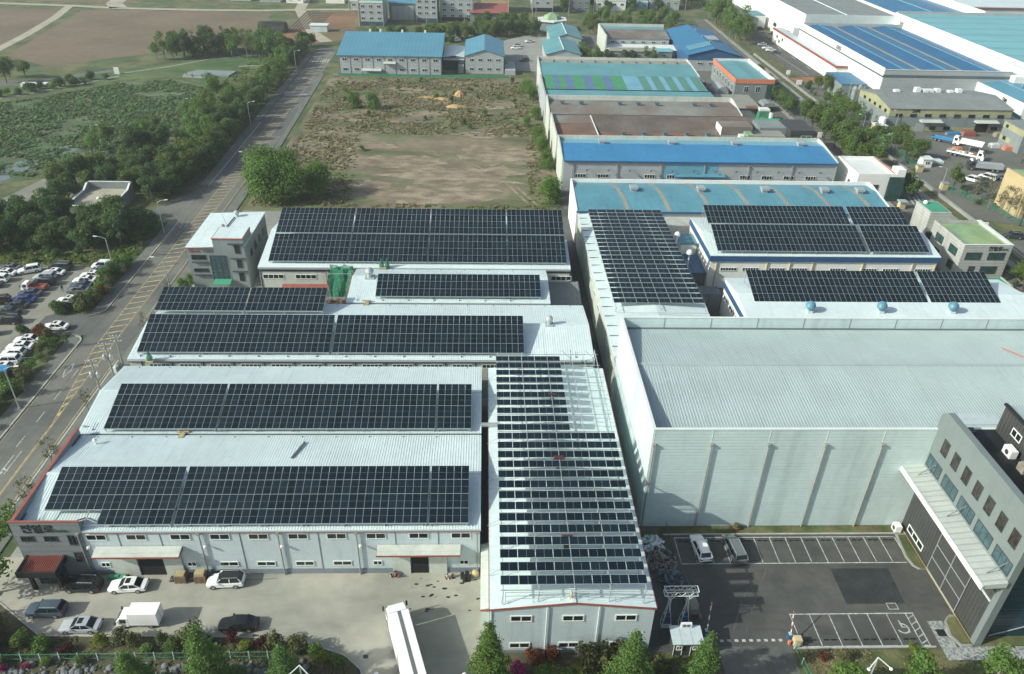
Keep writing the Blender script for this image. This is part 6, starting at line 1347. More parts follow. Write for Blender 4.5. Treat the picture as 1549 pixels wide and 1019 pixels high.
    for T, c, rc in cols:
        for ch in KIDS_OF(T):
            n = ch.name.split('.')[0]
            if n in ('body', 'mirror'): ch.color = (*c, 1)
            elif n == 'roof': ch.color = (*(rc or c), 1)
CH = {}
def index_children():
    CH.clear()
    for o in bpy.data.objects:
        if o.parent: CH.setdefault(o.parent.name, []).append(o)
def KIDS_OF(T):
    if T.name not in CH: index_children()
    return CH.get(T.name, ())
build_vehicles()

# ------------------------------------------------------------------ yard objects, street furniture, the person
def lamp(x, y, ang, label, h=8.0, arm=1.7, name='street_lamp'):
    T = thing(name, label, 'street lamp', (x, y, 0)); a = Vector((math.cos(R(ang)), math.sin(R(ang)), 0))
    m = MB().use('metal'); m.tube((x, y, 0), (x, y, h), .12, .07, n=8); m.tube((x, y, 0), (x, y, .5), .2, .18, n=8); part('pole', m, T)
    m = MB().use('metal'); b = Vector((x, y, h)); prev = b
    for i in range(1, 5): p = b+a*arm*i/4+Vector((0, 0, .55*math.sin(i/4*1.57))); m.tube(prev, p, .05, n=6); prev = p
    part('arm', m, T); m = MB().use('plastic_white'); m.bar(prev, prev+a*.75+Vector((0, 0, .06)), .26, .13); part('lamp_head', m, T); return T
def build_small_things():
    for x, y, a, l in ((-76.6, 103.8, 0, 'street lamp on the west pavement below the car lot'), (-76.9, 172.8, 5, 'street lamp standing before the pine belt'), (-65.2, 143.0, 180, 'slim street lamp on the road edge left of the three storey office'),
                       (-64.6, 207.5, 180, 'street lamp beside the big willow clump'), (-77.6, 257.0, 0, 'street lamp on the tree side, across from the vacant lot'), (-78.2, 333, 0, 'farthest street lamp on the west street'),
                       (-80.6, 152.6, 180, 'short white lamp among the hedge at the car lot'), (130.4, 205.2, 180, 'tall lamp by the green mesh fence of the east street'), (143.0, 262, 200, 'lamp post next to the cream hut'), (128.6, 256, 180, 'lamp post at the east kerb near the row of parked cars'),
                       (-10.6, 429, 0, 'lamp post by the red roofed store'), (-30, 425, 0, 'lamp post in the hedge below the far row'), (-101, 262, 20, 'park lamp in the leaning green trees'), (-118, 232, 20, 'park lamp by the stream bank trees')):
        lamp(x, y, a, l, h=8 if abs(x) < 100 else 7)
    for x, y, l in ((42.4, 50.3, 'twin armed white lamp rising from the lawn below the disabled bay'), (-19.0, 50.2, 'twin armed white lamp rising from the front bed')):
        T = thing('street_lamp', l, 'street lamp', (x, y, 0)); m = MB().use('metal'); m.tube((x, y, 0), (x, y, 7.8), .11, .08); part('pole', m, T)
        for dx, dy in ((1.1, -.8), (-1.1, -.8)):
            m = MB().use('trim_white'); m.tube((x, y, 7.8), (x+dx, y+dy, 7.2), .06); part('arm', m, T)
            m = MB().use('plastic_white'); m.lathe(x+dx*1.1, y+dy*1.1, [(.08, 7.25), (.2, 7.1), (.18, 7.0), (.05, 6.95)], 10); part('lamp_head', m, T)
    def upole(x, y, h, label, trans=False, arms=2, name='utility_pole'):
        T = thing(name, label, 'utility pole', (x, y, 0)); m = MB().use('concrete_pale'); m.tube((x, y, 0), (x, y, h), .19, .11, n=10); part('pole', m, T)
        for i in range(arms): m = MB().use('metal'); z = h-.4-i*1.0; m.bar((x-1.0, y, z), (x+1.0, y, z), .1); m.use('plastic_white'); [m.lathe(x+d, y, [(.04, z+.05), (.06, z+.15), (.03, z+.25)], 6) for d in (-.9, -.3, .3, .9)]; part('crossarm', m, T)
        if trans:
            for d in (-.55, .55): m = MB().use('metal'); m.lathe(x+d, y-.1, [(.28, h-3.6), (.3, h-3.5), (.3, h-2.7), (.2, h-2.6), (.06, h-2.3)], 10); part('transformer', m, T)
        return T
    P = [(-65.2, 108.2, 7.0, True, 'utility pole with two transformers, nearest of three at the roof edge'), (-64.7, 112.6, 7.6, True, 'tallest utility pole with transformers, middle of three at the roof edge'), (-64.6, 116.3, 6.8, False, 'plain utility pole, farthest of three at the roof edge')]
    for x, y, h, t, l in P: upole(x, y, h, l, t, 2)
    m = MB().use('frame_dark')
    for (a, b, c, *_), (d, e, f, *_) in zip(P, P[1:]):
        for k in (-.8, 0, .8): m.tube((a+k, b, c-.3), (d+k, e, f-.3), .02, n=4)
    single('power_line', m, 'thin black wires strung between the roof edge utility poles', 'cable')
    b = MB().use('metal_dark'); b.lathe(-64.3, 114.4, [(.5, 0), (.6, .4), (.6, 1.6), (.3, 2.0)], 10); b.use('trim_white'); b.box(-65.2, -64.7, 113.8, 114.6, 0, 1.4); single('switch_box', b, 'grey drum and white switch box between the utility poles', 'switch box')
    for i, (x, y, l) in enumerate(((27.4, 472, 'tall concrete pole left of the twin teal sheds'), (28.5, 458, 'concrete pole beside the domed house'), (48, 470, 'wired pole behind the farther teal shed'), (62.5, 472, 'white pole right of the low white shop'), (92, 492, 'white pole before the far grey shop'), (122, 500, 'white pole at the top of the east street'), (112, 482, 'small pole at the end of the east street trees'), (-6, 446, 'pale pole left of the red roofed store'))): upole(x, y, 11, l, False, 1)
    # person walking
    T = thing('person', 'person in dark clothes walking across the west car lot', 'person', (-87.6, 143.6, .055)); x, y, z = -87.6, 143.6, .055
    me = bpy.data.meshes.new('body')
    J = [(0, 0, .92), (0, 0, 1.15), (0, 0, 1.38), (0, 0, 1.5), (0, 0, 1.6), (0, 0, 1.72), (0, .1, .88), (.1, .12, .5), (-.02, .12, .09), (.12, .13, .05), (0, -.1, .88), (-.1, -.12, .48), (-.28, -.12, .12), (-.16, -.13, .07), (0, .2, 1.38), (.08, .25, 1.12), (.2, .24, .9), (.25, .24, .82), (0, -.2, 1.38), (-.08, -.25, 1.12), (-.02, -.26, .88), (.02, -.26, .8)]
    E_ = [(0, 1), (1, 2), (2, 3), (3, 4), (4, 5), (0, 6), (6, 7), (7, 8), (8, 9), (0, 10), (10, 11), (11, 12), (12, 13), (2, 14), (14, 15), (15, 16), (16, 17), (2, 18), (18, 19), (19, 20), (20, 21)]
    rad = [.13, .13, .14, .06, .09, .085, .09, .065, .045, .04, .09, .065, .045, .04, .06, .045, .035, .03, .06, .045, .035, .03]
    me.from_pydata(J, E_, []); o = link('body', me, T); sk = o.modifiers.new('skin', 'SKIN'); o.modifiers.new('sub', 'SUBSURF').levels = 1
    for v, r in zip(me.skin_vertices[0].data, rad): v.radius = (r, r)
    me.skin_vertices[0].data[0].use_root = True
    bpy.context.view_layer.update(); ev = bpy.data.meshes.new_from_object(o.evaluated_get(bpy.context.evaluated_depsgraph_get())); o.modifiers.clear(); o.data = ev
    for n in ('skin', 'cloth_navy', 'cloth_grey'): ev.materials.append(MATS[n])
    for p in ev.polygons: zz = p.center.z; p.material_index = 2 if zz < .95 and abs(p.center.y) < .2 else (1 if .9 < zz < 1.47 else 0)
    hh = MB().use('hair'); hh.lathe(x, y, [(.05, z+1.83), (.1, z+1.79), (.115, z+1.7), (.1, z+1.64)], 10); part('hair', hh, T)
    T.rotation_euler = (0, 0, 0)
    # front yard odds and ends
    for x, l in ((-38.4, 'taller brown stack of pallets by the first sliding door'), (-35.9, 'yellow topped stack of pallets beside the taller one')):
        T = thing('pallet_stack', l, 'pallets', (x, 68.0, .06)); m = MB().use('wood')
        n = 7 if 'taller' in l else 6
        for k in range(n):
            z = .06+k*.17; m.box(x-.75, x+.75, 67.4, 68.55, z+.1, z+.135)
            for d in (-.7, -.08, .55): m.box(x+d, x+d+.14, 67.42, 68.5, z, z+.1)
        part('pallet', m, T); t = MB().use('wood_pale'); zz = .06+n*.17; t.box(x-.6, x+.55, 67.5, 68.4, zz, zz+.5 if 'yellow' in l else zz+.2); part('load', t, T)
    for x0, x1, h_, l in ((-34.9, -34.3, 1.1, 'black net bundle right of the yellow topped pallets'), (-37.35, -36.9, .8, 'black net bundle between the two pallet stacks'), (-39.9, -39.4, .6, 'low black net bundle left of the taller pallets')): m = MB().use('frame_dark'); m.loft([[(x0, 67.7, .06), (x1, 67.7, .06), (x1, 68.5, .06), (x0, 68.5, .06)], [(x0+.02, 67.75, h_*.6), (x1-.03, 67.72, h_*.7), (x1, 68.45, h_*.7), (x0, 68.5, h_*.6)], [(x0+.15, 67.9, h_), (x1-.15, 67.9, h_*.95), (x1-.12, 68.3, h_), (x0+.12, 68.3, h_*.9)]]); single('net_bundle', m, l, 'bundle')
    m = MB().use('deck_mint'); m.box(-47.8, -45.6, 68.0, 68.7, .06, .5); m.use('stripe_green'); m.box(-47.7, -46.4, 68.1, 68.6, .5, .6); single('green_crate', m, 'flat green crate against the wall left of the first doorway', 'crate')
    def potted(x, y, l, c1, n=14, s=.5):
        m = MB(); q = random.Random(int(x*7))
        for i in range(n): m.use([c1, 'metal', 'junk', 'trim_red'][i % 4]); a = q.uniform(-s, s); b_ = q.uniform(-s*.6, s*.6); m.bar((x+a, y+b_, .06), (x+a+q.uniform(-.3, .3), y+b_+q.uniform(-.2, .2), q.uniform(.3, .9)), .12)
        single('clutter_pile', m, l, 'clutter', kind='stuff')
    potted(-45.1, 68.2, 'reddish planters and tools beside the green crate', 'leaf_rust'); potted(-11.3, 68.4, 'pots and tools before the second sliding door', 'leaf_rust'); potted(-4.4, 68.0, 'white wrapped scraps right of the second doorway', 'plastic_white')
    T = thing('gas_barrels', 'black drums near the right corner of the front factory', 'drums', (-2.2, 68, .06)); m = MB().use('black')
    for d, e in ((-.4, 0), (.2, .2), (-.1, -.5), (.4, -.4)): m.lathe(-2.2+d, 68+e, [(.28, .06), (.28, .95), (.05, .97)], 10)
    part('drum', m, T); m = MB().use('ochre'); m.lathe(-.95, 68.35, [(.35, .06), (.5, .4), (.45, .8), (.1, 1.0)], 10); single('yellow_drum', m, 'yellow round drum beside the black drums', 'drum')
    for x, y, l in ((-11.95, 53.6, 'left white topped bollard at the yard exit'), (-2.0, 53.4, 'right white topped bollard at the yard exit')):
        m = MB().use('frame_dark'); m.tube((x, y, 0), (x, y, .9), .12); m.use('plastic_white'); m.lathe(x, y, [(.12, .9), (.26, 1.0), (.28, 1.15), (.18, 1.32), (.03, 1.38)], 12); single('bollard', m, l, 'bollard')
    for x, y, l in ((-27.0, 59.5, 'small drain grate near the black sedan'), (-13.6, 56.6, 'drain grate at the curved yard kerb'), (-60.2, 66.0, 'drain grate at the far left yard corner')): m = MB().use('metal_dark'); m.box(x-.3, x+.3, y-.25, y+.25, .05, .085); m.use('void'); [m.box(x-.25+i*.13, x-.18+i*.13, y-.2, y+.2, .085, .09) for i in range(4)]; single('drain_grate', m, l, 'drain')
    # kerb stones along the curved yard edge
    m = MB().use('kerb'); pts = [(-60.5, 65.4), (-52.4, 59.9), (-33, 59.6), (-26, 59.3), (-20.5, 58.4), (-16.2, 56.9), (-14, 55), (-12.9, 52), (-12.9, 45)]
    for (a, b), (c, d) in zip(pts, pts[1:]): m.bar((a, b, .06), (c, d, .06), .16, .16)
    struct('kerb', m, 'curved kerb round the planted bed')
    # front fence and rocks
    T = thing('mesh_fence', 'pale green mesh fence with slanting posts behind the rocks', 'fence', (-45, 56.6, 0)); m = MB().use('fence_green')
    for z in (.35, 1.15): m.bar((-64, 56.6, z), (-24, 56.6, z), .05)
    for i in range(140): m.bar((-64+i*.286, 56.6, .2), (-64+i*.286, 56.6, 1.15), .014)
    part('mesh_panel', m, T); m = MB().use('siding')
    for i in range(19): m.bar((-63.5+i*2.15, 56.5, 0), (-63.5+i*2.15, 56.62, 1.3), .09)
    part('post', m, T)
    q = random.Random(4); m = MB().use('rock')
    for i in range(230):
        x = q.uniform(-63, -20); y = 55.2+q.gauss(0, .5) if i % 3 else 54.1+q.gauss(0, .4); r = q.uniform(.18, .5)
        m.lathe(x, y, [(r*q.uniform(.8, 1.1), 0), (r*q.uniform(.7, 1.05), r*.5), (r*.3, r*q.uniform(.7, 1.0))], 6)
    single('rockery', m, 'band of pale rockery stones below the mesh fence', 'stones', kind='stuff')
    # lot: rubbish, gantry, hut, barriers
    q = random.Random(12)
    for cx, cy, rx, ry, h, m_, l, s0, s1, n in ((23.2, 73.2, 1.5, 1.6, 1.2, 'siding', 'white and pale blue bags at the top of the rubbish strip', .15, .5, 70), (23.9, 70.5, 1.9, 2.2, .9, 'junk', 'mixed brown scrap in the middle of the rubbish strip', .1, .42, 420), (24.4, 67.6, 1.7, 1.7, .9, 'rubbish_blue', 'blue sheets and pipes at the lower end of the rubbish strip', .1, .4, 60)):
        heap('rubbish_heap', cx, cy, rx, ry, h, n, m_, l, 'rubbish', zbase=.05, extra='plastic_white' if l[0] == 'w' else 'junk', smin=s0, smax=s1)
    for k, (x, l) in enumerate(((22.45, 'left white steel truss tower with blue sheet, beside the gabled hall'), (24.65, 'right white steel truss tower with blue sheet, beside the gabled hall'))):
        T = thing('truss_tower', l, 'truss tower', (x, 60.6, .05)); m = MB().use('trim_white'); y = 60.6
        b0 = [(x-.6, y-.5), (x+.6, y-.5), (x+.5, y+.6), (x-.5, y+.6)]; mid = [(x-.12, y), (x+.12, y), (x+.12, y+.2), (x-.12, y+.2)]
        for (a, b_), (c, d) in zip(b0, mid): m.tube((a, b_, .05), (c, d, 3.6), .05, n=6); m.tube((c, d, 3.6), (c, d, 4.6), .05, n=6)
        for j in range(4):
            for z, s in ((.1, 1), (1.9, .55)): a, c = b0[j], b0[(j+1) % 4]; m.tube((x+(a[0]-x)*s, y+(a[1]-y)*s, z), (x+(c[0]-x)*s, y+(c[1]-y)*s, z), .04, n=6)
            a, c = b0[j], b0[(j+1) % 4]; m.tube((a[0], a[1], .1), (x+(c[0]-x)*.55, y+(c[1]-y)*.55, 1.9), .03, n=6)
        for sx in (-.55, .55): m.tube((x, y+.1, 4.5), (x+sx, y-.35, 5.7), .05, n=6); m.tube((x, y+.1, 4.5), (x+sx, y+.45, 5.7), .05, n=6)
        part('frame', m, T); m = MB().use('trim_white'); m.box(x-.55, x+.55, y-.56, y-.5, .1, .8); part('base_plate', m, T); m = MB().use('trim_blue'); m.face([(x-.45, y-.48, .8), (x+.45, y-.48, .8), (x+.2, y-.2, 2.6), (x-.1, y-.2, 2.6)]); part('blue_sheet', m, T)
    m = MB().use('trim_white'); 
    for y in (60.2, 61.1):
        for z in (5.75, 6.45): m.tube((21.6, y, z), (25.6, y, z), .05, n=6)
        for i in range(4): m.tube((21.6+i, y, 5.75), (22.1+i, y, 6.45), .035, n=6); m.tube((22.1+i, y, 6.45), (22.6+i, y, 5.75), .035, n=6)
    for x in (21.6, 25.6):
        for z in (5.75, 6.45): m.tube((x, 60.2, z), (x, 61.1, z), .05, n=6)
    single('truss_beam', m, 'white horizontal truss beam resting on both truss towers', 'truss beam')
    T = thing('site_hut', 'small hut with flat pale sheet roof below the truss towers', 'hut', (24, 57, .05)); m = MB().use('wall_dark'); m.box(22.4, 25.5, 56.3, 58.2, .05, 2.5); m.use('wall_white')
    for x in (22.4, 23.4, 24.4, 25.4): m.box(x, x+.06, 56.24, 56.3, .05, 2.5)
    part('wall', m, T); m = MB().use('siding'); slab(m, 22.1, 25.8, 55.9, 58.4, 2.6, 2.8, .08); m.use('tan_patch'); m.box(22.1, 25.8, 55.86, 55.899, 2.5, 2.62)
    for i in range(2): m.bar((23.2+i*1.3, 55.92, 2.605), (23.2+i*1.3, 58.35, 2.80), .03, .02)
    part('roof', m, T); win(T, 23.0, 56.2, 1.6, .7, .7, far=True); win(T, 24.9, 56.2, 1.6, .6, .7, far=True)
    m = MB().use('plastic_white'); m.box(23.4, 24.7, 58.0, 58.3, 2.85, 3.5); m.use('metal_dark'); m.tube((23.8, 57.99, 3.2), (23.8, 57.985, 3.2), .25, n=10); m.tube((24.3, 57.99, 3.2), (24.3, 57.985, 3.2), .25, n=10); single('air_conditioner', m, 'white air conditioner on the pale hut roof', 'air conditioner')
    m = MB().use('wall_pale'); m.box(25.9, 26.9, 56.4, 57.6, .05, 1.5); m.box(25.85, 26.95, 56.35, 57.65, 1.5, 1.58); single('electric_cabinet', m, 'grey cabinet standing right of the pale roofed hut', 'cabinet')
    T = thing('tarp_covered_stack', 'long stack under lumpy beige tarp right of the truss towers', 'stack', (26.4, 63.6, .05)); q = random.Random(8); m = MB().use('tarp')
    m.loft([[(26.35+w_*s+q.uniform(-.08, .08), 61.9+j*.55, z+q.uniform(-.05, .08)) for s, z in ((-.75, .05), (-.7, .9), (-.35, 1.25), (.3, 1.3), (.62, .9), (.7, .05))] for j, w_ in enumerate((.6, .95, 1, 1, .9, .95, .7))]); part('cover', m, T); m = MB().use('wood'); m.box(26.8, 27.1, 61.2, 63.4, .05, .5); m.box(25.7, 26.0, 61.5, 64, .05, .7); part('timber', m, T)
    for x, y, a, l in ((26.95, 58.9, 80, 'barrier gate with raised red and white arm beside the pale roofed hut'), (37.0, 58.3, 75, 'blue topped barrier gate at the corner of the lower bays')):
        T = thing('barrier_gate', l, 'barrier', (x, y, .05)); m = MB().use('trim_blue'); m.box(x-.2, x+.2, y-.25, y+.25, .05, 1.1); m.use('siding'); m.box(x-.16, x+.16, y-.2, y+.2, 1.1, 1.25); part('cabinet', m, T)
        n = 6; d = Vector((.35, .95, .62)).normalized()*(3.4/n) if a == 80 else Vector((.25, .8, .8)).normalized()*(2.6/n); p = Vector((x+.12, y+.1, 1.15)); m = MB()
        for i in range(n): m.use('trim_white' if i % 2 == 0 else 'trim_red'); m.bar(p, p+d, .1, .07); p = p+d
        part('arm', m, T)
    m = MB().use('cream'); m.box(37.3, 38.2, 57.3, 58.1, .05, 1.15); m.use('orange_band'); m.box(36.7, 36.95, 57.5, 57.8, .05, .7); single('ticket_booth', m, 'small cream box beside the blue topped barrier', 'booth')
    T = thing('mesh_fence', 'thin dark wire fence between the rubbish strip and the parking bays', 'fence', (26, 71, .05)); m = MB().use('metal_dark')
    for i in range(9): m.bar((25.5+i*.1, 76.0-i*1.4, .05), (25.5+i*.1, 76.0-i*1.4, 1.6), .06)
    m.bar((25.5, 76, 1.55), (26.3, 64.8, 1.55), .05); m.bar((25.5, 76, .8), (26.3, 64.8, .8), .03); part('wire_panel', m, T)
    T = thing('mesh_fence', 'pale green mesh fence leading down beside the exit road', 'fence', (37.4, 54, .05)); m = MB().use('fence_green')
    for z in (.3, 1.1): m.bar((37.3, 57, z), (38.0, 46, z), .05)
    for i in range(36): m.bar((37.3+i*.02, 57-i*.31, .1), (37.3+i*.02, 57-i*.31, 1.1), .02)
    part('mesh_panel', m, T); m = MB().use('siding'); [m.bar((37.3+i*.13, 57-i*2.1, 0), (37.3+i*.13, 57-i*2.1, 1.3), .1) for i in range(6)]; part('post', m, T)
    m = MB().use('trim_red'); m.lathe(35.6, 76.3, [(.35, .07), (.5, .5), (.52, .55)], 10); m.use('leaf_olive'); m.lathe(35.6, 76.3, [(.45, .55), (.4, .9), (.1, 1.0)], 8); single('flower_pot', m, 'brown flower pot on the grass below the warehouse wall', 'pot')
    m = MB().use('plastic_white'); m.lathe(24.05, 54.7, [(.2, 0), (.24, .3), (.1, .5)], 10); single('white_sack', m, 'small white sack in the soil below the hut', 'sack')
    # east street fences and signs
    for pts, l in (([(132.8, 262), (131.8, 240), (132.6, 224)], 'green mesh fence between the street trees and the truck yard'), ([(133, 206), (137, 196), (140, 182), (146, 172), (150, 160)], 'green mesh fence bending below the sand coloured block')):
        T = thing('mesh_fence', l, 'fence', (pts[0][0], pts[0][1], 0)); m = MB().use('fence_green'); k = MB().use('fence_green')
        for (a, b_), (c, d) in zip(pts, pts[1:]):
            for z in (.5, 1.0, 1.5, 1.9): m.bar((a, b_, z), (c, d, z), .07)
            n = int(math.hypot(c-a, d-b_)/1.2)
            for i in range(n): m.bar((a+(c-a)*i/n, b_+(d-b_)*i/n, .1), (a+(c-a)*i/n, b_+(d-b_)*i/n, 1.9), .06)
            n = max(1, n//3)
            for i in range(n+1): k.bar((a+(c-a)*i/n, b_+(d-b_)*i/n, 0), (a+(c-a)*i/n, b_+(d-b_)*i/n, 2.1), .14)
        part('mesh_panel', m, T); part('post', k, T)
    for x, y, w_, l in ((126.6, 177.5, 3.2, 'white banner board on a post beside the east street'), (112.2, 251, 1.4, 'white gate sign by the leafy street trees'), (127.4, 268.6, 2.0, 'white gate pillar across the street from the parked dark cars'), (127.6, 250.5, 2.0, 'white gate pillar lower on the far kerb'), (129.6, 321, 2.2, 'white sign block at the entrance of the far lot'), (130.8, 338, 1.6, 'small grey white post beside the far lot corner')):
        T = thing('sign_board', l, 'sign', (x, y, 0)); m = MB().use('metal'); m.box(x-.1, x+.1, y-.1, y+.1, 0, 1.4); part('post', m, T); m = MB().use('plastic_white'); m.box(x-w_/2, x+w_/2, y-.15, y+.15, 1.0, 2.8); part('board', m, T)
    m = MB().use('cream'); m.box(112.6, 114.2, 192.4, 193.8, 0, 1.9); m.use('roof_grey'); m.box(112.3, 114.5, 192.1, 194.1, 1.9, 2.2); m.use('ochre'); m.box(107, 109, 192.8, 193.6, 0, 1.4); single('gate_pillar', m, 'beige guard kiosk near the bushy tree on the east street', 'kiosk')
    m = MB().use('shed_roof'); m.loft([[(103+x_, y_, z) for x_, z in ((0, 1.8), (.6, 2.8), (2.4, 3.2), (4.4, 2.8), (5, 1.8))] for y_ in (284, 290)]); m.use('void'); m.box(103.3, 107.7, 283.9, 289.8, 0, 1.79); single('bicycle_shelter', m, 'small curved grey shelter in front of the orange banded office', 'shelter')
    m = MB().use('siding'); m.box(101, 108.5, 240, 241, 0, 1.5); m.use('frame_white'); m.box(106.0, 106.5, 258, 262, 0, 3.4); m.box(101.5, 102.1, 270, 273, 0, 3.2); single('yard_gate', m, 'white gate pieces of the yard right of the brown roofs', 'gate')
build_small_things()

# ------------------------------------------------------------------ trees and planting
def leaves(q, pts_fn, n, size, m, mb=None, flat=.5):
    mb = mb or MB(); mb.use(m)
    for i in range(n):
        p, out = pts_fn(q)
        nrm = Vector((out.x+q.gauss(0, flat), out.y+q.gauss(0, flat), out.z+q.gauss(0, flat)+.25)).normalized()
        a = nrm.cross(Vector((q.gauss(0, 1), q.gauss(0, 1), q.gauss(0, 1)))).normalized(); b = nrm.cross(a)
        s = size*q.uniform(.6, 1.35); t = s*q.uniform(.5, .9)
        mb.face([p-a*s*.5-b*t*.2, p-a*s*.1-b*t*.5, p+a*s*.5-b*t*.1, p+a*s*.15+b*t*.5, p-a*s*.35+b*t*.35])
    return mb
def lobes(q, n, R0, h0, h1, r0, r1, squash=.7, core=0):
    L = []
    for i in range(n):
        a = 2*math.pi*i/n*2.4+q.uniform(-.5, .5); t = q.random(); rr = R0*math.sqrt(q.uniform(.05, 1))*(1-.45*t)
        L.append((Vector((rr*math.cos(a), rr*math.sin(a), h0+(h1-h0)*t)), q.uniform(r0, r1)))
    def fn(q):
        c, r = L[int(q.random()*len(L))]
        while 1:
            v = Vector((q.gauss(0, 1), q.gauss(0, 1), q.gauss(.25, 1)))
            if v.length > .1: break
        v.normalize(); d = r*q.uniform(.55, 1.06)
        return c+Vector((v.x*d, v.y*d, v.z*d*squash)), v
    return fn, L
def trunk_mesh(q, h, r, L, m='bark', lean=.0):
    t = MB().use(m); p = Vector((0, 0, 0)); k = 4; pts = [p]
    for i in range(1, k+1): pts.append(Vector((q.uniform(-.15, .15)*i+lean*i, q.uniform(-.15, .15)*i, h*i/k)))
    for i in range(k): t.tube(pts[i], pts[i+1], r*(1-i/k*.65), r*(1-(i+1)/k*.65), n=7)
    for c, rr in L[:8]:
        b = pts[1+int(q.random()*(k-1))]; e = Vector(c); mid = (b+e)/2+Vector((0, 0, -.2)); t.tube(b, mid, r*.35, r*.22, n=5); t.tube(mid, e, r*.22, r*.08, n=5)
    return t
TREES = {}
def tree_proto(kind, var):
    q = random.Random(hash((kind, var)) if False else sum(map(ord, kind))*31+var)
    if kind == 'pine':
        H = 6.5; fn, L = lobes(q, 14, 2.2, 1.7, 5.8, .9, 1.6, .75); cr = leaves(q, fn, 2600, .34, 'leaf_pine'); tr = trunk_mesh(q, 5.5, .2, L)
    elif kind == 'broad':
        H = 7; fn, L = lobes(q, 12, 2.0, 2.8, 6.2, .9, 1.6, .85); cr = leaves(q, fn, 2300, .32, 'leaf_mid'); tr = trunk_mesh(q, 5.6, .18, L, 'bark')
    elif kind == 'light':
        H = 8; fn, L = lobes(q, 13, 1.9, 2.6, 7.4, .7, 1.3, .95); cr = leaves(q, fn, 1500, .31, 'leaf_fresh'); tr = trunk_mesh(q, 6.6, .15, L, 'bark_pale')
    elif kind == 'bare':
        H = 8; fn, L = lobes(q, 14, 1.7, 3.0, 8, .5, 1.0, 1.0); cr = leaves(q, fn, 330, .3, 'leaf_olive'); tr = trunk_mesh(q, 7, .14, L, 'bark_pale')
        for c, r in L:
            for j in range(5): d = Vector((q.gauss(0, 1), q.gauss(0, 1), abs(q.gauss(0, 1)))).normalized()*r*1.1; tr.tube(c, c+d, .035, .012, n=4)
    elif kind == 'willow':
        H = 8; fn0, L = lobes(q, 18, 2.9, 1.2, 6.3, 1.2, 2.1, .95)
        def fn(qq):
            p, v = fn0(qq); return p+Vector((0, 0, -abs(qq.gauss(0, .5)))), v
        cr = leaves(q, fn, 6500, .28, 'leaf_fresh'); tr = trunk_mesh(q, 5, .3, L)
    elif kind == 'cone':
        H = 9.5
        BR = []
        for i in range(150):
            z = .7+(H-.75)*(1-(1-i/150)**1.25); a = i*2.399; r = (.12+2.25*((H-z)/H)**.88)*q.uniform(.68, 1.18); BR.append((z, a, r, q.uniform(-.1, .35)))
        wts = [max(.05, b[2])**1.5 for b in BR]
        picks = q.choices(BR, wts, k=15000); it = iter(picks)
        def fn(qq):
            z, a, r, dr = next(it); t = qq.random()**.6; w_ = .07+.17*(1-t)*r/2+.05
            return Vector((r*t*math.cos(a)+qq.gauss(0, w_), r*t*math.sin(a)+qq.gauss(0, w_), z+.25*t*r-(.22+dr)*t*t*r+qq.gauss(0, .09))), Vector((math.cos(a)*.4, math.sin(a)*.4, .7))
        cr = leaves(q, fn, 15000, .135, 'leaf_cone', flat=.9); tr = MB().use('bark_pale'); tr.tube((0, 0, 0), (0, 0, H*.55), .2, .12, n=8); tr.tube((0, 0, H*.55), (0, 0, H+.1), .12, .03, n=8)
        for i in range(34): z = 1.4+i*.23; a = i*2.4; rr = 2.0*(1-z/(H+.6)); tr.tube((0, 0, z), (rr*math.cos(a), rr*math.sin(a), z+.05-.15*rr), .035, .012, n=4)
    elif kind in ('shrub', 'lime', 'rustbush', 'maroon', 'azalea', 'olive', 'freshbush'):
        H = 2; mm = {'shrub': 'leaf_mid', 'lime': 'leaf_lime', 'rustbush': 'leaf_rust', 'maroon': 'leaf_maroon', 'azalea': 'leaf_pink', 'olive': 'leaf_olive', 'freshbush': 'leaf_fresh'}[kind]
        fn, L = lobes(q, 8, .75, .5, 1.5, .35, .65, .85); cr = leaves(q, fn, 900, .17, mm); tr = trunk_mesh(q, 1.2, .06, L)
    elif kind == 'round':
        H = 3; fn, L = lobes(q, 9, 1.0, .7, 1.9, .8, 1.1, .8); cr = leaves(q, fn, 1300, .28, 'leaf_pine'); tr = trunk_mesh(q, 1.6, .1, L)
    TREES[kind, var] = (cr.mesh('crown', fix=False), tr.mesh('trunk'))
NAMES = {'pine': 'pine_tree', 'broad': 'broadleaf_tree', 'light': 'young_tree', 'bare': 'bare_tree', 'willow': 'willow_tree', 'cone': 'conifer_tree', 'shrub': 'shrub', 'lime': 'shrub', 'rustbush': 'shrub', 'maroon': 'shrub', 'azalea': 'azalea_bush', 'olive': 'shrub', 'freshbush': 'shrub', 'round': 'shrub'}
trnd = random.Random(21)
def tree(kind, x, y, s, label, group=None, sz=None, nvar=3):
    var = trnd.randrange(nvar)
    if (kind, var) not in TREES: tree_proto(kind, var)
    cr, tr = TREES[kind, var]; nm = NAMES[kind]
    T = thing(nm, label, 'shrub' if nm in ('shrub', 'azalea_bush') else 'tree', (x, y, 0), group); T.rotation_euler = (0, 0, trnd.uniform(0, 6.28)); T.scale = (s, s, sz or s*trnd.uniform(.9, 1.12))
    link('crown', cr, T); link('stem' if T['category'] == 'shrub' else 'trunk', tr, T); return T
def inside(p, poly):
    x, y = p; c = False
    for i in range(len(poly)):
        (x0, y0), (x1, y1) = poly[i], poly[i-1]
        if (y0 > y) != (y1 > y) and x < (x1-x0)*(y-y0)/(y1-y0)+x0: c = not c
    return c
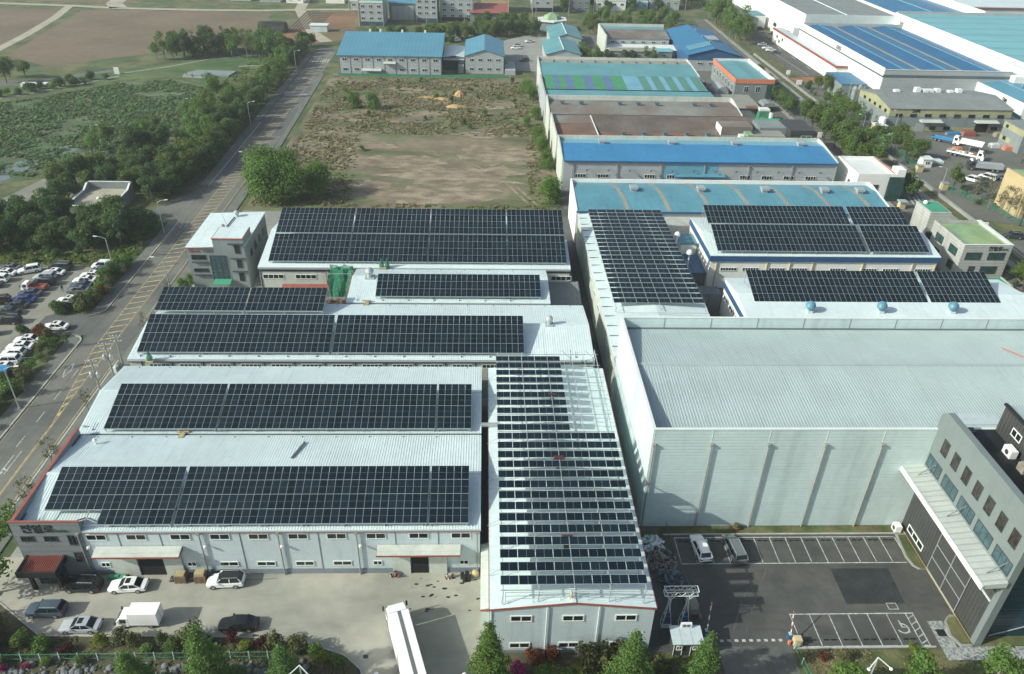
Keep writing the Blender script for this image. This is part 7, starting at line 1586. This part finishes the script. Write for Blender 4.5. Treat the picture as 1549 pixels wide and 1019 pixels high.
def grove(kinds, poly, n, s0, s1, label, mind=3.0, avoid=()):
    """individual trees; each label tells size, kind and where in its stand the tree grows"""
    xs = [p[0] for p in poly]; ys = [p[1] for p in poly]; pts = []; tries = 0
    while len(pts) < n and tries < n*60:
        tries += 1; p = (trnd.uniform(min(xs), max(xs)), trnd.uniform(min(ys), max(ys)))
        if not inside(p, poly) or any(inside(p, a) for a in avoid): continue
        if any((p[0]-a)**2+(p[1]-b)**2 < mind*mind for a, b, *_ in pts): continue
        pts.append((*p, kinds[trnd.randrange(len(kinds))], trnd.uniform(s0, s1)))
    what, where = label.split('|')
    X = sorted(p[0] for p in pts); Y = sorted(p[1] for p in pts); kw = {'pine': 'dark', 'broad': 'green', 'light': 'pale green', 'bare': 'bare', 'olive': 'olive', 'round': 'round dark', 'shrub': 'bushy', 'freshbush': 'fresh green', 'cone': 'conical'}
    for x, y, k, sc in pts:
        fx = X.index(x)/len(X); fy = Y.index(y)/len(Y); fs = (sc-s0)/(s1-s0)
        pos = ('nearest ', 'second nearest ', 'third nearest ', 'middle ', 'third farthest ', 'second farthest ', 'farthest ')[int(fy*7)]+('far left', 'left', 'centre', 'right', 'far right')[int(fx*5)]
        size = ('small', 'middling', 'large')[int(min(.99, fs)*3)]
        tree(k, x, y, sc*(1.12 if k in ('pine', 'broad', 'light') else 1), '%s %s %s, %s of the %s' % (size, kw[k], what, pos, where), 'plants of the '+where)
def build_trees():
    # front edge
    for x, y, s, sz, l in ((.7, 51.2, 1.42, 1.38, 'tall conifer standing before the left corner of the gabled hall'), (-21.0, 50.8, 1.35, 1.10, 'bright conifer left of the curved yard kerb'), (-29.2, 51.0, 1.75, 1.38, 'broad tall conifer in front of the gap right of the small box truck'),
                           (-37.2, 51.0, 1.5, .98, 'leftmost conifer along the front rocks'), (8.9, 50.6, 1.15, 1.28, 'slim conifer under the middle of the gabled hall front'), (16.2, 51.2, 1.45, 1.20, 'conifer at the right corner of the gabled hall'), (24.1, 51.2, 1.2, 1.18, 'slender pale conifer beside the exit road')):
        if x == 8.9: continue
        tree('cone', x, y, s, l, sz=sz, nvar=2)
    for x, y, s, sz, l in ((40.6, 50.6, .9, .85, 'soft green young tree on the lawn left of the twin armed lamp'), (48.5, 50.6, 1.0, .95, 'soft green young tree on the lawn below the disabled bay'), (57.5, 51.2, 1.0, 1.0, 'soft green young tree below the spotted paving'), (-61.5, 66, 1.3, 1.0, 'leafy tree at the left frame edge outside the office corner'), (-62, 74, 1.1, .9, 'thin leafy tree left of the office parapet'), (-66.5, 58.5, 1.2, 1.0, 'leafy roadside tree casting shade over the yard corner'), (-64.2, 55.5, 1.2, 1.0, 'leafy roadside tree nearest the rocks')):
        tree('light', x, y, s, l, sz=sz, nvar=2)
    B = [('olive', -57.5, 60, 1.6), ('olive', -60, 57.6, 1.8), ('rustbush', -56.6, 57.8, 1.0), ('freshbush', -51.2, 58.2, 1.15), ('shrub', -53.4, 58.4, 1.2), ('maroon', -48.3, 57.6, .8), ('lime', -44.6, 58.4, .95), ('olive', -42.2, 58.6, 1.15), ('olive', -40.6, 58.3, 1.0), ('olive', -37.5, 58.6, .9), ('freshbush', -39, 57.5, .9), ('shrub', -36.2, 57.8, 1.0),
         ('olive', -34.2, 58.9, 1.5), ('maroon', -32.6, 58.3, 1.0), ('maroon', -29.6, 59.0, .8), ('lime', -27.6, 57.8, .8), ('maroon', -25.9, 58.2, .9), ('olive', -24.4, 58.0, 1.1), ('olive', -21.6, 57.4, 1.2), ('freshbush', -19.3, 56.8, .9), ('lime', -18.4, 56.0, .7), ('shrub', -16.6, 55.4, .9), ('olive', -15.6, 54.6, .7), ('shrub', -55, 56.0, .8), ('freshbush', -49.8, 56.1, .7), ('shrub', -46, 56.2, .7), ('azalea', -54.3, 55.3, .5), ('azalea', -51.8, 55.6, .45), ('azalea', -38.9, 55.3, .4),
         ('rustbush', 5.9, 55.6, 1.1), ('rustbush', 8.2, 56.0, .9), ('azalea', 4.2, 53.8, 1.1), ('freshbush', 6.8, 53.8, 1.0), ('shrub', 8.4, 53.6, 1.0), ('freshbush', 9.7, 53.4, .9), ('lime', 11.0, 54.0, .8), ('olive', 12.2, 55.3, 1.7), ('olive', 14.2, 55.0, 1.8), ('olive', 16.2, 55.6, 1.5), ('freshbush', 18.6, 53.2, .9), ('lime', 25.2, 54.7, .8), ('shrub', 23, 53.6, .7), ('olive', 20.5, 54.5, 1.0), ('rustbush', 40.2, 55.6, .5), ('olive', 42.9, 55.6, .7), ('olive', 50.2, 54.8, .7), ('lime', 51.4, 56.6, .6)]
    names = {'olive': 'olive brown', 'rustbush': 'rust red', 'freshbush': 'fresh green', 'shrub': 'mid green', 'maroon': 'maroon', 'lime': 'lime yellow', 'azalea': 'magenta'}
    ordn = ['leftmost', 'second', 'third', 'fourth', 'fifth', 'sixth', 'seventh', 'eighth', 'ninth', 'tenth', 'eleventh', 'twelfth', 'thirteenth', 'fourteenth']
    area = lambda x: 'in the front yard bed' if x < -12 else ('in the bed under the gabled hall' if x < 28 else 'on the lawn below the bays')
    for k, x, y, s in B:
        same = sorted(b[1] for b in B if b[0] == k and area(b[1]) == area(x)); i = same.index(x)
        l = '%s shrub %s' % (names[k], area(x)) if len(same) == 1 else '%s %s shrub %s%s' % (ordn[i], names[k], 'from the left ' if i else '', area(x))
        tree(k, x, y, s*1.15, l, '%s shrubs %s' % (names[k], area(x)), nvar=2)
    # street saplings and west pavement
    for x, y, s in ((-77.2, 107.4, .45), (-77.2, 114.9, .45), (-77.2, 122.3, .4), (-77.2, 142, .45), (-77.2, 150, .45), (-77.2, 160, .45)): tree('bare', x, y, s, 'bare sapling in the west pavement, %s' % {107.4: 'nearest the camera', 114.9: 'second nearest', 122.3: 'just below the lot entrance', 142: 'first above the lot entrance', 150: 'second above the lot entrance', 160: 'beyond the car lot'}[y], 'saplings in the west pavement')
    for x, y, s, l in ((-65.2, 103.4, .55, 'bare sapling by the roof edge utility poles'), (-65.0, 128, .5, 'bare sapling left of the long factory panels'), (-64.6, 141, .55, 'bare sapling nearest the three storey office'), (-64.4, 172, .6, 'bare sapling at the road above the three storey office'), (-63.6, 88.5, .75, 'leafy sapling outside the red coping of the front factory'), (-63, 80.5, .8, 'second leafy sapling outside the red coping')): tree('bare', x, y, s, l)
    for x, y, s, l in ((-60.6, 124.4, 1.1, 'green bush at the left edge of the long factory'), (-60.5, 121.4, 1.0, 'lower green bush at the left edge of the long factory'), (-63, 144.5, 1.5, 'green bush by the corner of the three storey office'), (-62.8, 148.0, 1.0, 'smaller bush further along the three storey office')): tree('freshbush', x, y, s, l)
    for x, y, s, l in ((-84.3, 134.9, 1.15, 'round dark shrub at the corner of the hedge side cars'), (-87.6, 127.2, .8, 'small round dark shrub by the lot entrance')): tree('round', x, y, s, l)
    tree('rustbush', -83.4, 126.0, 1.6, 'rust orange shrub at the head of the five white cars'); tree('rustbush', -78.8, 142.5, 1.4, 'rust tinted shrub in the hedge beside slate cars')
    grove(['freshbush', 'olive', 'shrub'], [(-82.2, 126), (-79.4, 127), (-79, 90), (-83, 90)], 26, .9, 1.8, 'shrub|strip beside the five white cars', 1.5)
    grove(['freshbush', 'olive', 'shrub'], [(-81.6, 135.2), (-78.8, 134.8), (-78.6, 157), (-80.4, 157), (-80.8, 150)], 22, .9, 1.9, 'shrub|hedge strip beside the west lot', 1.4)
    tree('broad', -80.2, 150.2, .62, 'small bright tree among the hedge beside the white van')
    grove(['round', 'olive'], [(-106, 157), (-80, 157), (-80, 163), (-106, 162)], 13, .55, .8, 'shrub|row above the west lot', 3.2)
    # pine belt round the concrete box
    pit = [(-106, 178.5), (-90, 178.5), (-90, 197.5), (-106, 197.5)]; road = [(-84, 181), (-70, 178), (-70, 206), (-82, 196)]
    grove(['pine', 'pine', 'pine', 'round'], [(-116, 162), (-82, 164.5), (-80, 178), (-92, 178.4), (-112, 178), (-120, 172)], 58, .85, 1.15, 'tree|belt before the concrete box', 2.7, avoid=(pit,))
    grove(['pine', 'pine', 'broad'], [(-116, 198), (-92, 197.5), (-86, 190), (-82, 204), (-79.5, 214), (-84, 219), (-100, 210), (-114, 208)], 44, .8, 1.1, 'tree|belt behind the concrete box', 2.9, avoid=(pit, road))
    grove(['pine', 'olive'], [(-120, 176), (-107, 178), (-108, 196), (-118, 192)], 13, .8, 1.0, 'tree|clump left of the concrete box', 3.2, avoid=(pit,))
    grove(['pine'], [(-105, 226), (-98, 226), (-97, 231), (-104, 233)], 6, 1.0, 1.25, 'pine|clump beside the red kiosk', 2.2)
    grove(['broad', 'light', 'pine'], [(-86, 207), (-79.5, 207), (-79.8, 262), (-90, 262), (-92, 232)], 44, .75, 1.1, 'tree|near west street row', 2.9)
    grove(['broad', 'light', 'light'], [(-92, 240), (-86, 262), (-90, 296), (-102, 300), (-100, 262)], 15, .8, 1.15, 'tree|park strip above the kiosk', 3.6)
    grove(['broad', 'pine', 'light'], [(-86, 262), (-79.8, 262), (-81, 352), (-88, 352)], 42, .7, 1.1, 'tree|far west street row', 3.2)
    grove(['broad', 'pine'], [(-104, 366), (-90, 352), (-82, 352), (-80.5, 384), (-90, 378), (-106, 388)], 26, .8, 1.05, 'tree|stand below the crop tunnel', 3.6)
    grove(['bare', 'light', 'pine'], [(-142, 344), (-118, 356), (-112, 372), (-124, 372), (-140, 356)], 22, 1.0, 1.5, 'tree|grove at the ploughed field', 3.2)
    grove(['bare', 'light'], [(-112, 352), (-90, 352), (-92, 376), (-112, 376)], 16, .9, 1.3, 'tree|park grove', 4)
    grove(['light', 'olive', 'broad'], [(-114, 226), (-104, 240), (-104, 256), (-112, 244), (-122, 230)], 14, .6, .95, 'tree|wetland edge', 4)
    grove(['broad'], [(-186, 306), (-178, 306), (-178, 318), (-190, 316)], 3, .9, 1.2, 'tree|trio by the white stand', 4)
    grove(['shrub', 'round'], [(-176, 288), (-160, 297), (-148, 316), (-152, 318), (-166, 302), (-178, 294)], 14, .9, 1.7, 'bush|bank beside the pale path', 3)
    # vacant lot
    for x, y, s, l in ((-57.5, 193, 1.15, 'largest of the bright willows left of the bare earth'), (-50.5, 193.5, 1.0, 'bright willow in the middle of the clump by the big hall'), (-44.8, 198, .9, 'rightmost bright willow of the clump'), (-60, 203, 1.0, 'bright willow at the back, closest to the street'), (-54, 203, .95, 'bright willow behind the middle of the clump')): tree('willow', x, y, s*1.5, l)
    for x, y, s, l in ((-47.0, 281, .8, 'left green bush tree on the vacant lot'), (-40.3, 280.5, .85, 'right green bush tree on the vacant lot')): tree('willow', x, y, s*.95, l)
    for x, y, s, l in ((17.6, 193.5, .8, 'willow against the dull blue hall'), (18.2, 199, .65, 'smaller willow above the one against the dull blue hall'), (18.4, 221, .6, 'yellowish willow by the rust stained shed'), (17.4, 245, .6, 'willow beside the rusty brown roof'), (18.2, 236, .55, 'willow between the brown roofs and bare earth'), (17.6, 296, .7, 'willow by the end of the painted stripe roof'), (16.6, 305, .7, 'willow above it near the visitor yard'), (18, 270, .5, 'small willow at the green roof strip wall'), (14.5, 262, .4, 'small isolated willow on the vacant lot edge')): tree('willow', x, y, s*1.25, l)
    grove(['shrub', 'freshbush', 'olive'], [(-60, 230), (-45, 210), (-30, 260), (14, 250), (16, 322), (-60, 322)], 34, .5, 1.3, 'bush|vacant lot scrub', 4)
    # far row hedges
    grove(['round', 'broad'], [(-54, 378), (-50, 384), (6, 402), (6, 414), (-52, 398)], 46, .8, 1.15, 'tree|hedge behind the light blue roofs', 3.2)
    grove(['broad', 'pine'], [(-6, 418), (12, 412), (26, 412), (30, 424), (8, 440), (-6, 436)], 26, .8, 1.15, 'tree|stand below the red roofed store', 3.6)
    grove(['broad', 'round', 'light'], [(52, 420), (104, 430), (110, 470), (54, 462)], 52, .7, 1.15, 'tree|planting at the top', 4)
    grove(['pine', 'broad'], [(40, 472), (130, 500), (170, 540), (60, 540)], 50, .9, 1.4, 'tree|stand behind the top shops', 6)
    grove(['light', 'broad'], [(127.6, 400), (133.6, 400), (136, 470), (130, 480)], 24, 1.2, 1.7, 'tree|row by the dark gabled shed', 2.8)
    grove(['pine', 'light'], [(42, 377), (50, 350), (56, 362), (80, 362), (80, 364.5), (54, 364.5)], 14, .5, .8, 'tree|row by the pale green factory', 3)
    # east street
    grove(['broad', 'light', 'broad'], [(112.6, 226), (121, 226), (123, 266), (114, 274), (112.6, 262)], 26, .9, 1.25, 'tree|row left of the east street', 2.6)
    grove(['pine', 'broad'], [(111.6, 276), (114.8, 276), (114.8, 330), (111.6, 330)], 12, .8, 1.1, 'tree|row before the orange banded office', 3)
    grove(['shrub', 'round', 'broad'], [(131.5, 300), (138, 296), (138, 326), (131.5, 328)], 12, .6, 1.0, 'tree|group below the blue roofed annex', 3)
    grove(['light', 'broad', 'olive'], [(130.4, 265), (134, 265), (134, 296), (130.4, 296)], 10, .6, 1.0, 'tree|row left of the yellow banded factory', 3)
    grove(['broad', 'freshbush', 'broad'], [(133.4, 228), (138.5, 231), (140.5, 256), (134, 258)], 18, .65, .95, 'tree|row by the truck yard fence', 2.2)
    grove(['broad', 'bare', 'olive'], [(134.5, 208), (142.5, 207), (141, 190), (139.5, 186), (136.5, 194)], 15, .7, 1.0, 'tree|group below the two white vans', 2.4)
    grove(['round', 'olive'], [(140, 186), (147, 182), (160, 166), (150, 168)], 12, .8, 1.1, 'bush|bank below the sand coloured block', 2.4)
    tree('broad', 117.0, 199.5, 1.15, 'big bushy tree at the east gate kiosk'); tree('broad', 120.6, 201.5, .95, 'yellow tinged bushy tree right of the big one')
    grove(['broad', 'freshbush', 'olive'], [(117.8, 136), (122.5, 136), (122.5, 156), (118, 156)], 16, .6, .95, 'bush|garden beside the stone office', 2.2)
    # low growth, beyond counting
    def tufts(name, label, poly, n, size, m, avoid=(), thr=-.08):
        mb = MB().use(m); xs = [p[0] for p in poly]; ys = [p[1] for p in poly]; k = 0
        from mathutils import noise
        while k < n:
            x, y = trnd.uniform(min(xs), max(xs)), trnd.uniform(min(ys), max(ys))
            if not inside((x, y), poly) or any(inside((x, y), a) for a in avoid): continue
            k += 1
            if noise.noise(Vector((x*.07, y*.11, len(m)))) < thr+trnd.gauss(0, .16): continue
            s = size*trnd.uniform(.5, 1.5)
            for j in range(4):
                c = Vector((x+trnd.gauss(0, s*.35), y+trnd.gauss(0, s*.35), .05+s*trnd.uniform(0, .25))); nn = Vector((trnd.gauss(-.15, .4), trnd.gauss(-.1, .4), 1)).normalized()
                u = nn.cross(Vector((trnd.gauss(0, 1), trnd.gauss(0, 1), 0))).normalized()*s*.42; v = nn.cross(u)*trnd.uniform(.4, .9)
                mb.face([c-u-v*.3, c-u*.2-v, c+u-v*.2, c+u*.3+v, c-u*.6+v*.7])
        o = link(name, mb.mesh(name, fix=False)); tag(o, label, 'ground cover', kind='stuff')
    wet = [(-124, 209), (-108, 238), (-101, 262), (-102, 300), (-124, 316), (-142, 310), (-160, 290), (-176, 278), (-200, 262), (-190, 215), (-150, 212)]
    tufts('reed_growth', 'green marsh growth over the wetland', wet, 9500, 1.15, 'leaf_marsh', thr=-.22); tufts('dry_reeds', 'dry grey brown reeds over the wetland', wet, 2000, 1.2, 'leaf_olive')
    lot = [(-61, 190), (20, 190), (20, 326), (-62, 326), (-60, 250)]; clear = [(-36, 192), (12, 192), (14, 250), (-40, 252)]
    tufts('weeds', 'olive weeds on the vacant lot', lot, 4200, .7, 'leaf_weed', (clear,)); tufts('weeds', 'green weeds at the edges of the vacant lot', lot, 2600, .7, 'leaf_mid', (clear,)); tufts('dry_grass', 'dry straw clumps on the vacant lot', lot, 4200, .9, 'leaf_reed', (clear,))
    tufts('bed_growth', 'low ground cover in the front planting bed', [(-62, 55), (-62, 62), (-53, 59.4), (-33, 59.2), (-20.5, 58), (-15, 54), (-20, 55)], 1500, .35, 'leaf_olive'); tufts('bed_growth', 'low weeds under the gabled hall front', [(1, 52), (27, 52), (27, 56.4), (1, 56.4)], 900, .35, 'leaf_mid')
    tufts('lawn_growth', 'dry lawn tufts below the lower parking bays', [(38.4, 52), (54, 52), (54, 56.8), (38.4, 56.8)], 1200, .3, 'leaf_reed')
    tufts('meadow_growth', 'rough grass of the park and verges', [(-104, 300), (-82, 206), (-79, 206), (-80, 360), (-100, 360)], 2600, .9, 'leaf_mid'); tufts('verge_growth', 'grass above the west lot', [(-115, 156), (-79, 156), (-79, 166), (-115, 166)], 1500, .6, 'leaf_mid')
build_trees()

# ------------------------------------------------------------------ the air between
def build_haze(density):
    b = MB().box(-1010, 1010, -310, 1510, -1, 96); me = b.mesh('haze'); me.materials.clear()
    m = bpy.data.materials.new('haze'); m.use_nodes = True; nt = m.node_tree; nt.nodes.clear()
    out = nt.nodes.new('ShaderNodeOutputMaterial'); v = nt.nodes.new('ShaderNodeVolumePrincipled')
    v.inputs['Color'].default_value = (.86, .95, 1, 1); v.inputs['Density'].default_value = density; v.inputs['Anisotropy'].default_value = .2
    nt.links.new(v.outputs[0], out.inputs['Volume']); me.materials.append(m)
    o = link('haze', me); o['kind'] = 'stuff'; o['label'] = 'thin spring haze over the whole industrial district'; o['category'] = 'haze'
build_haze(.00022)
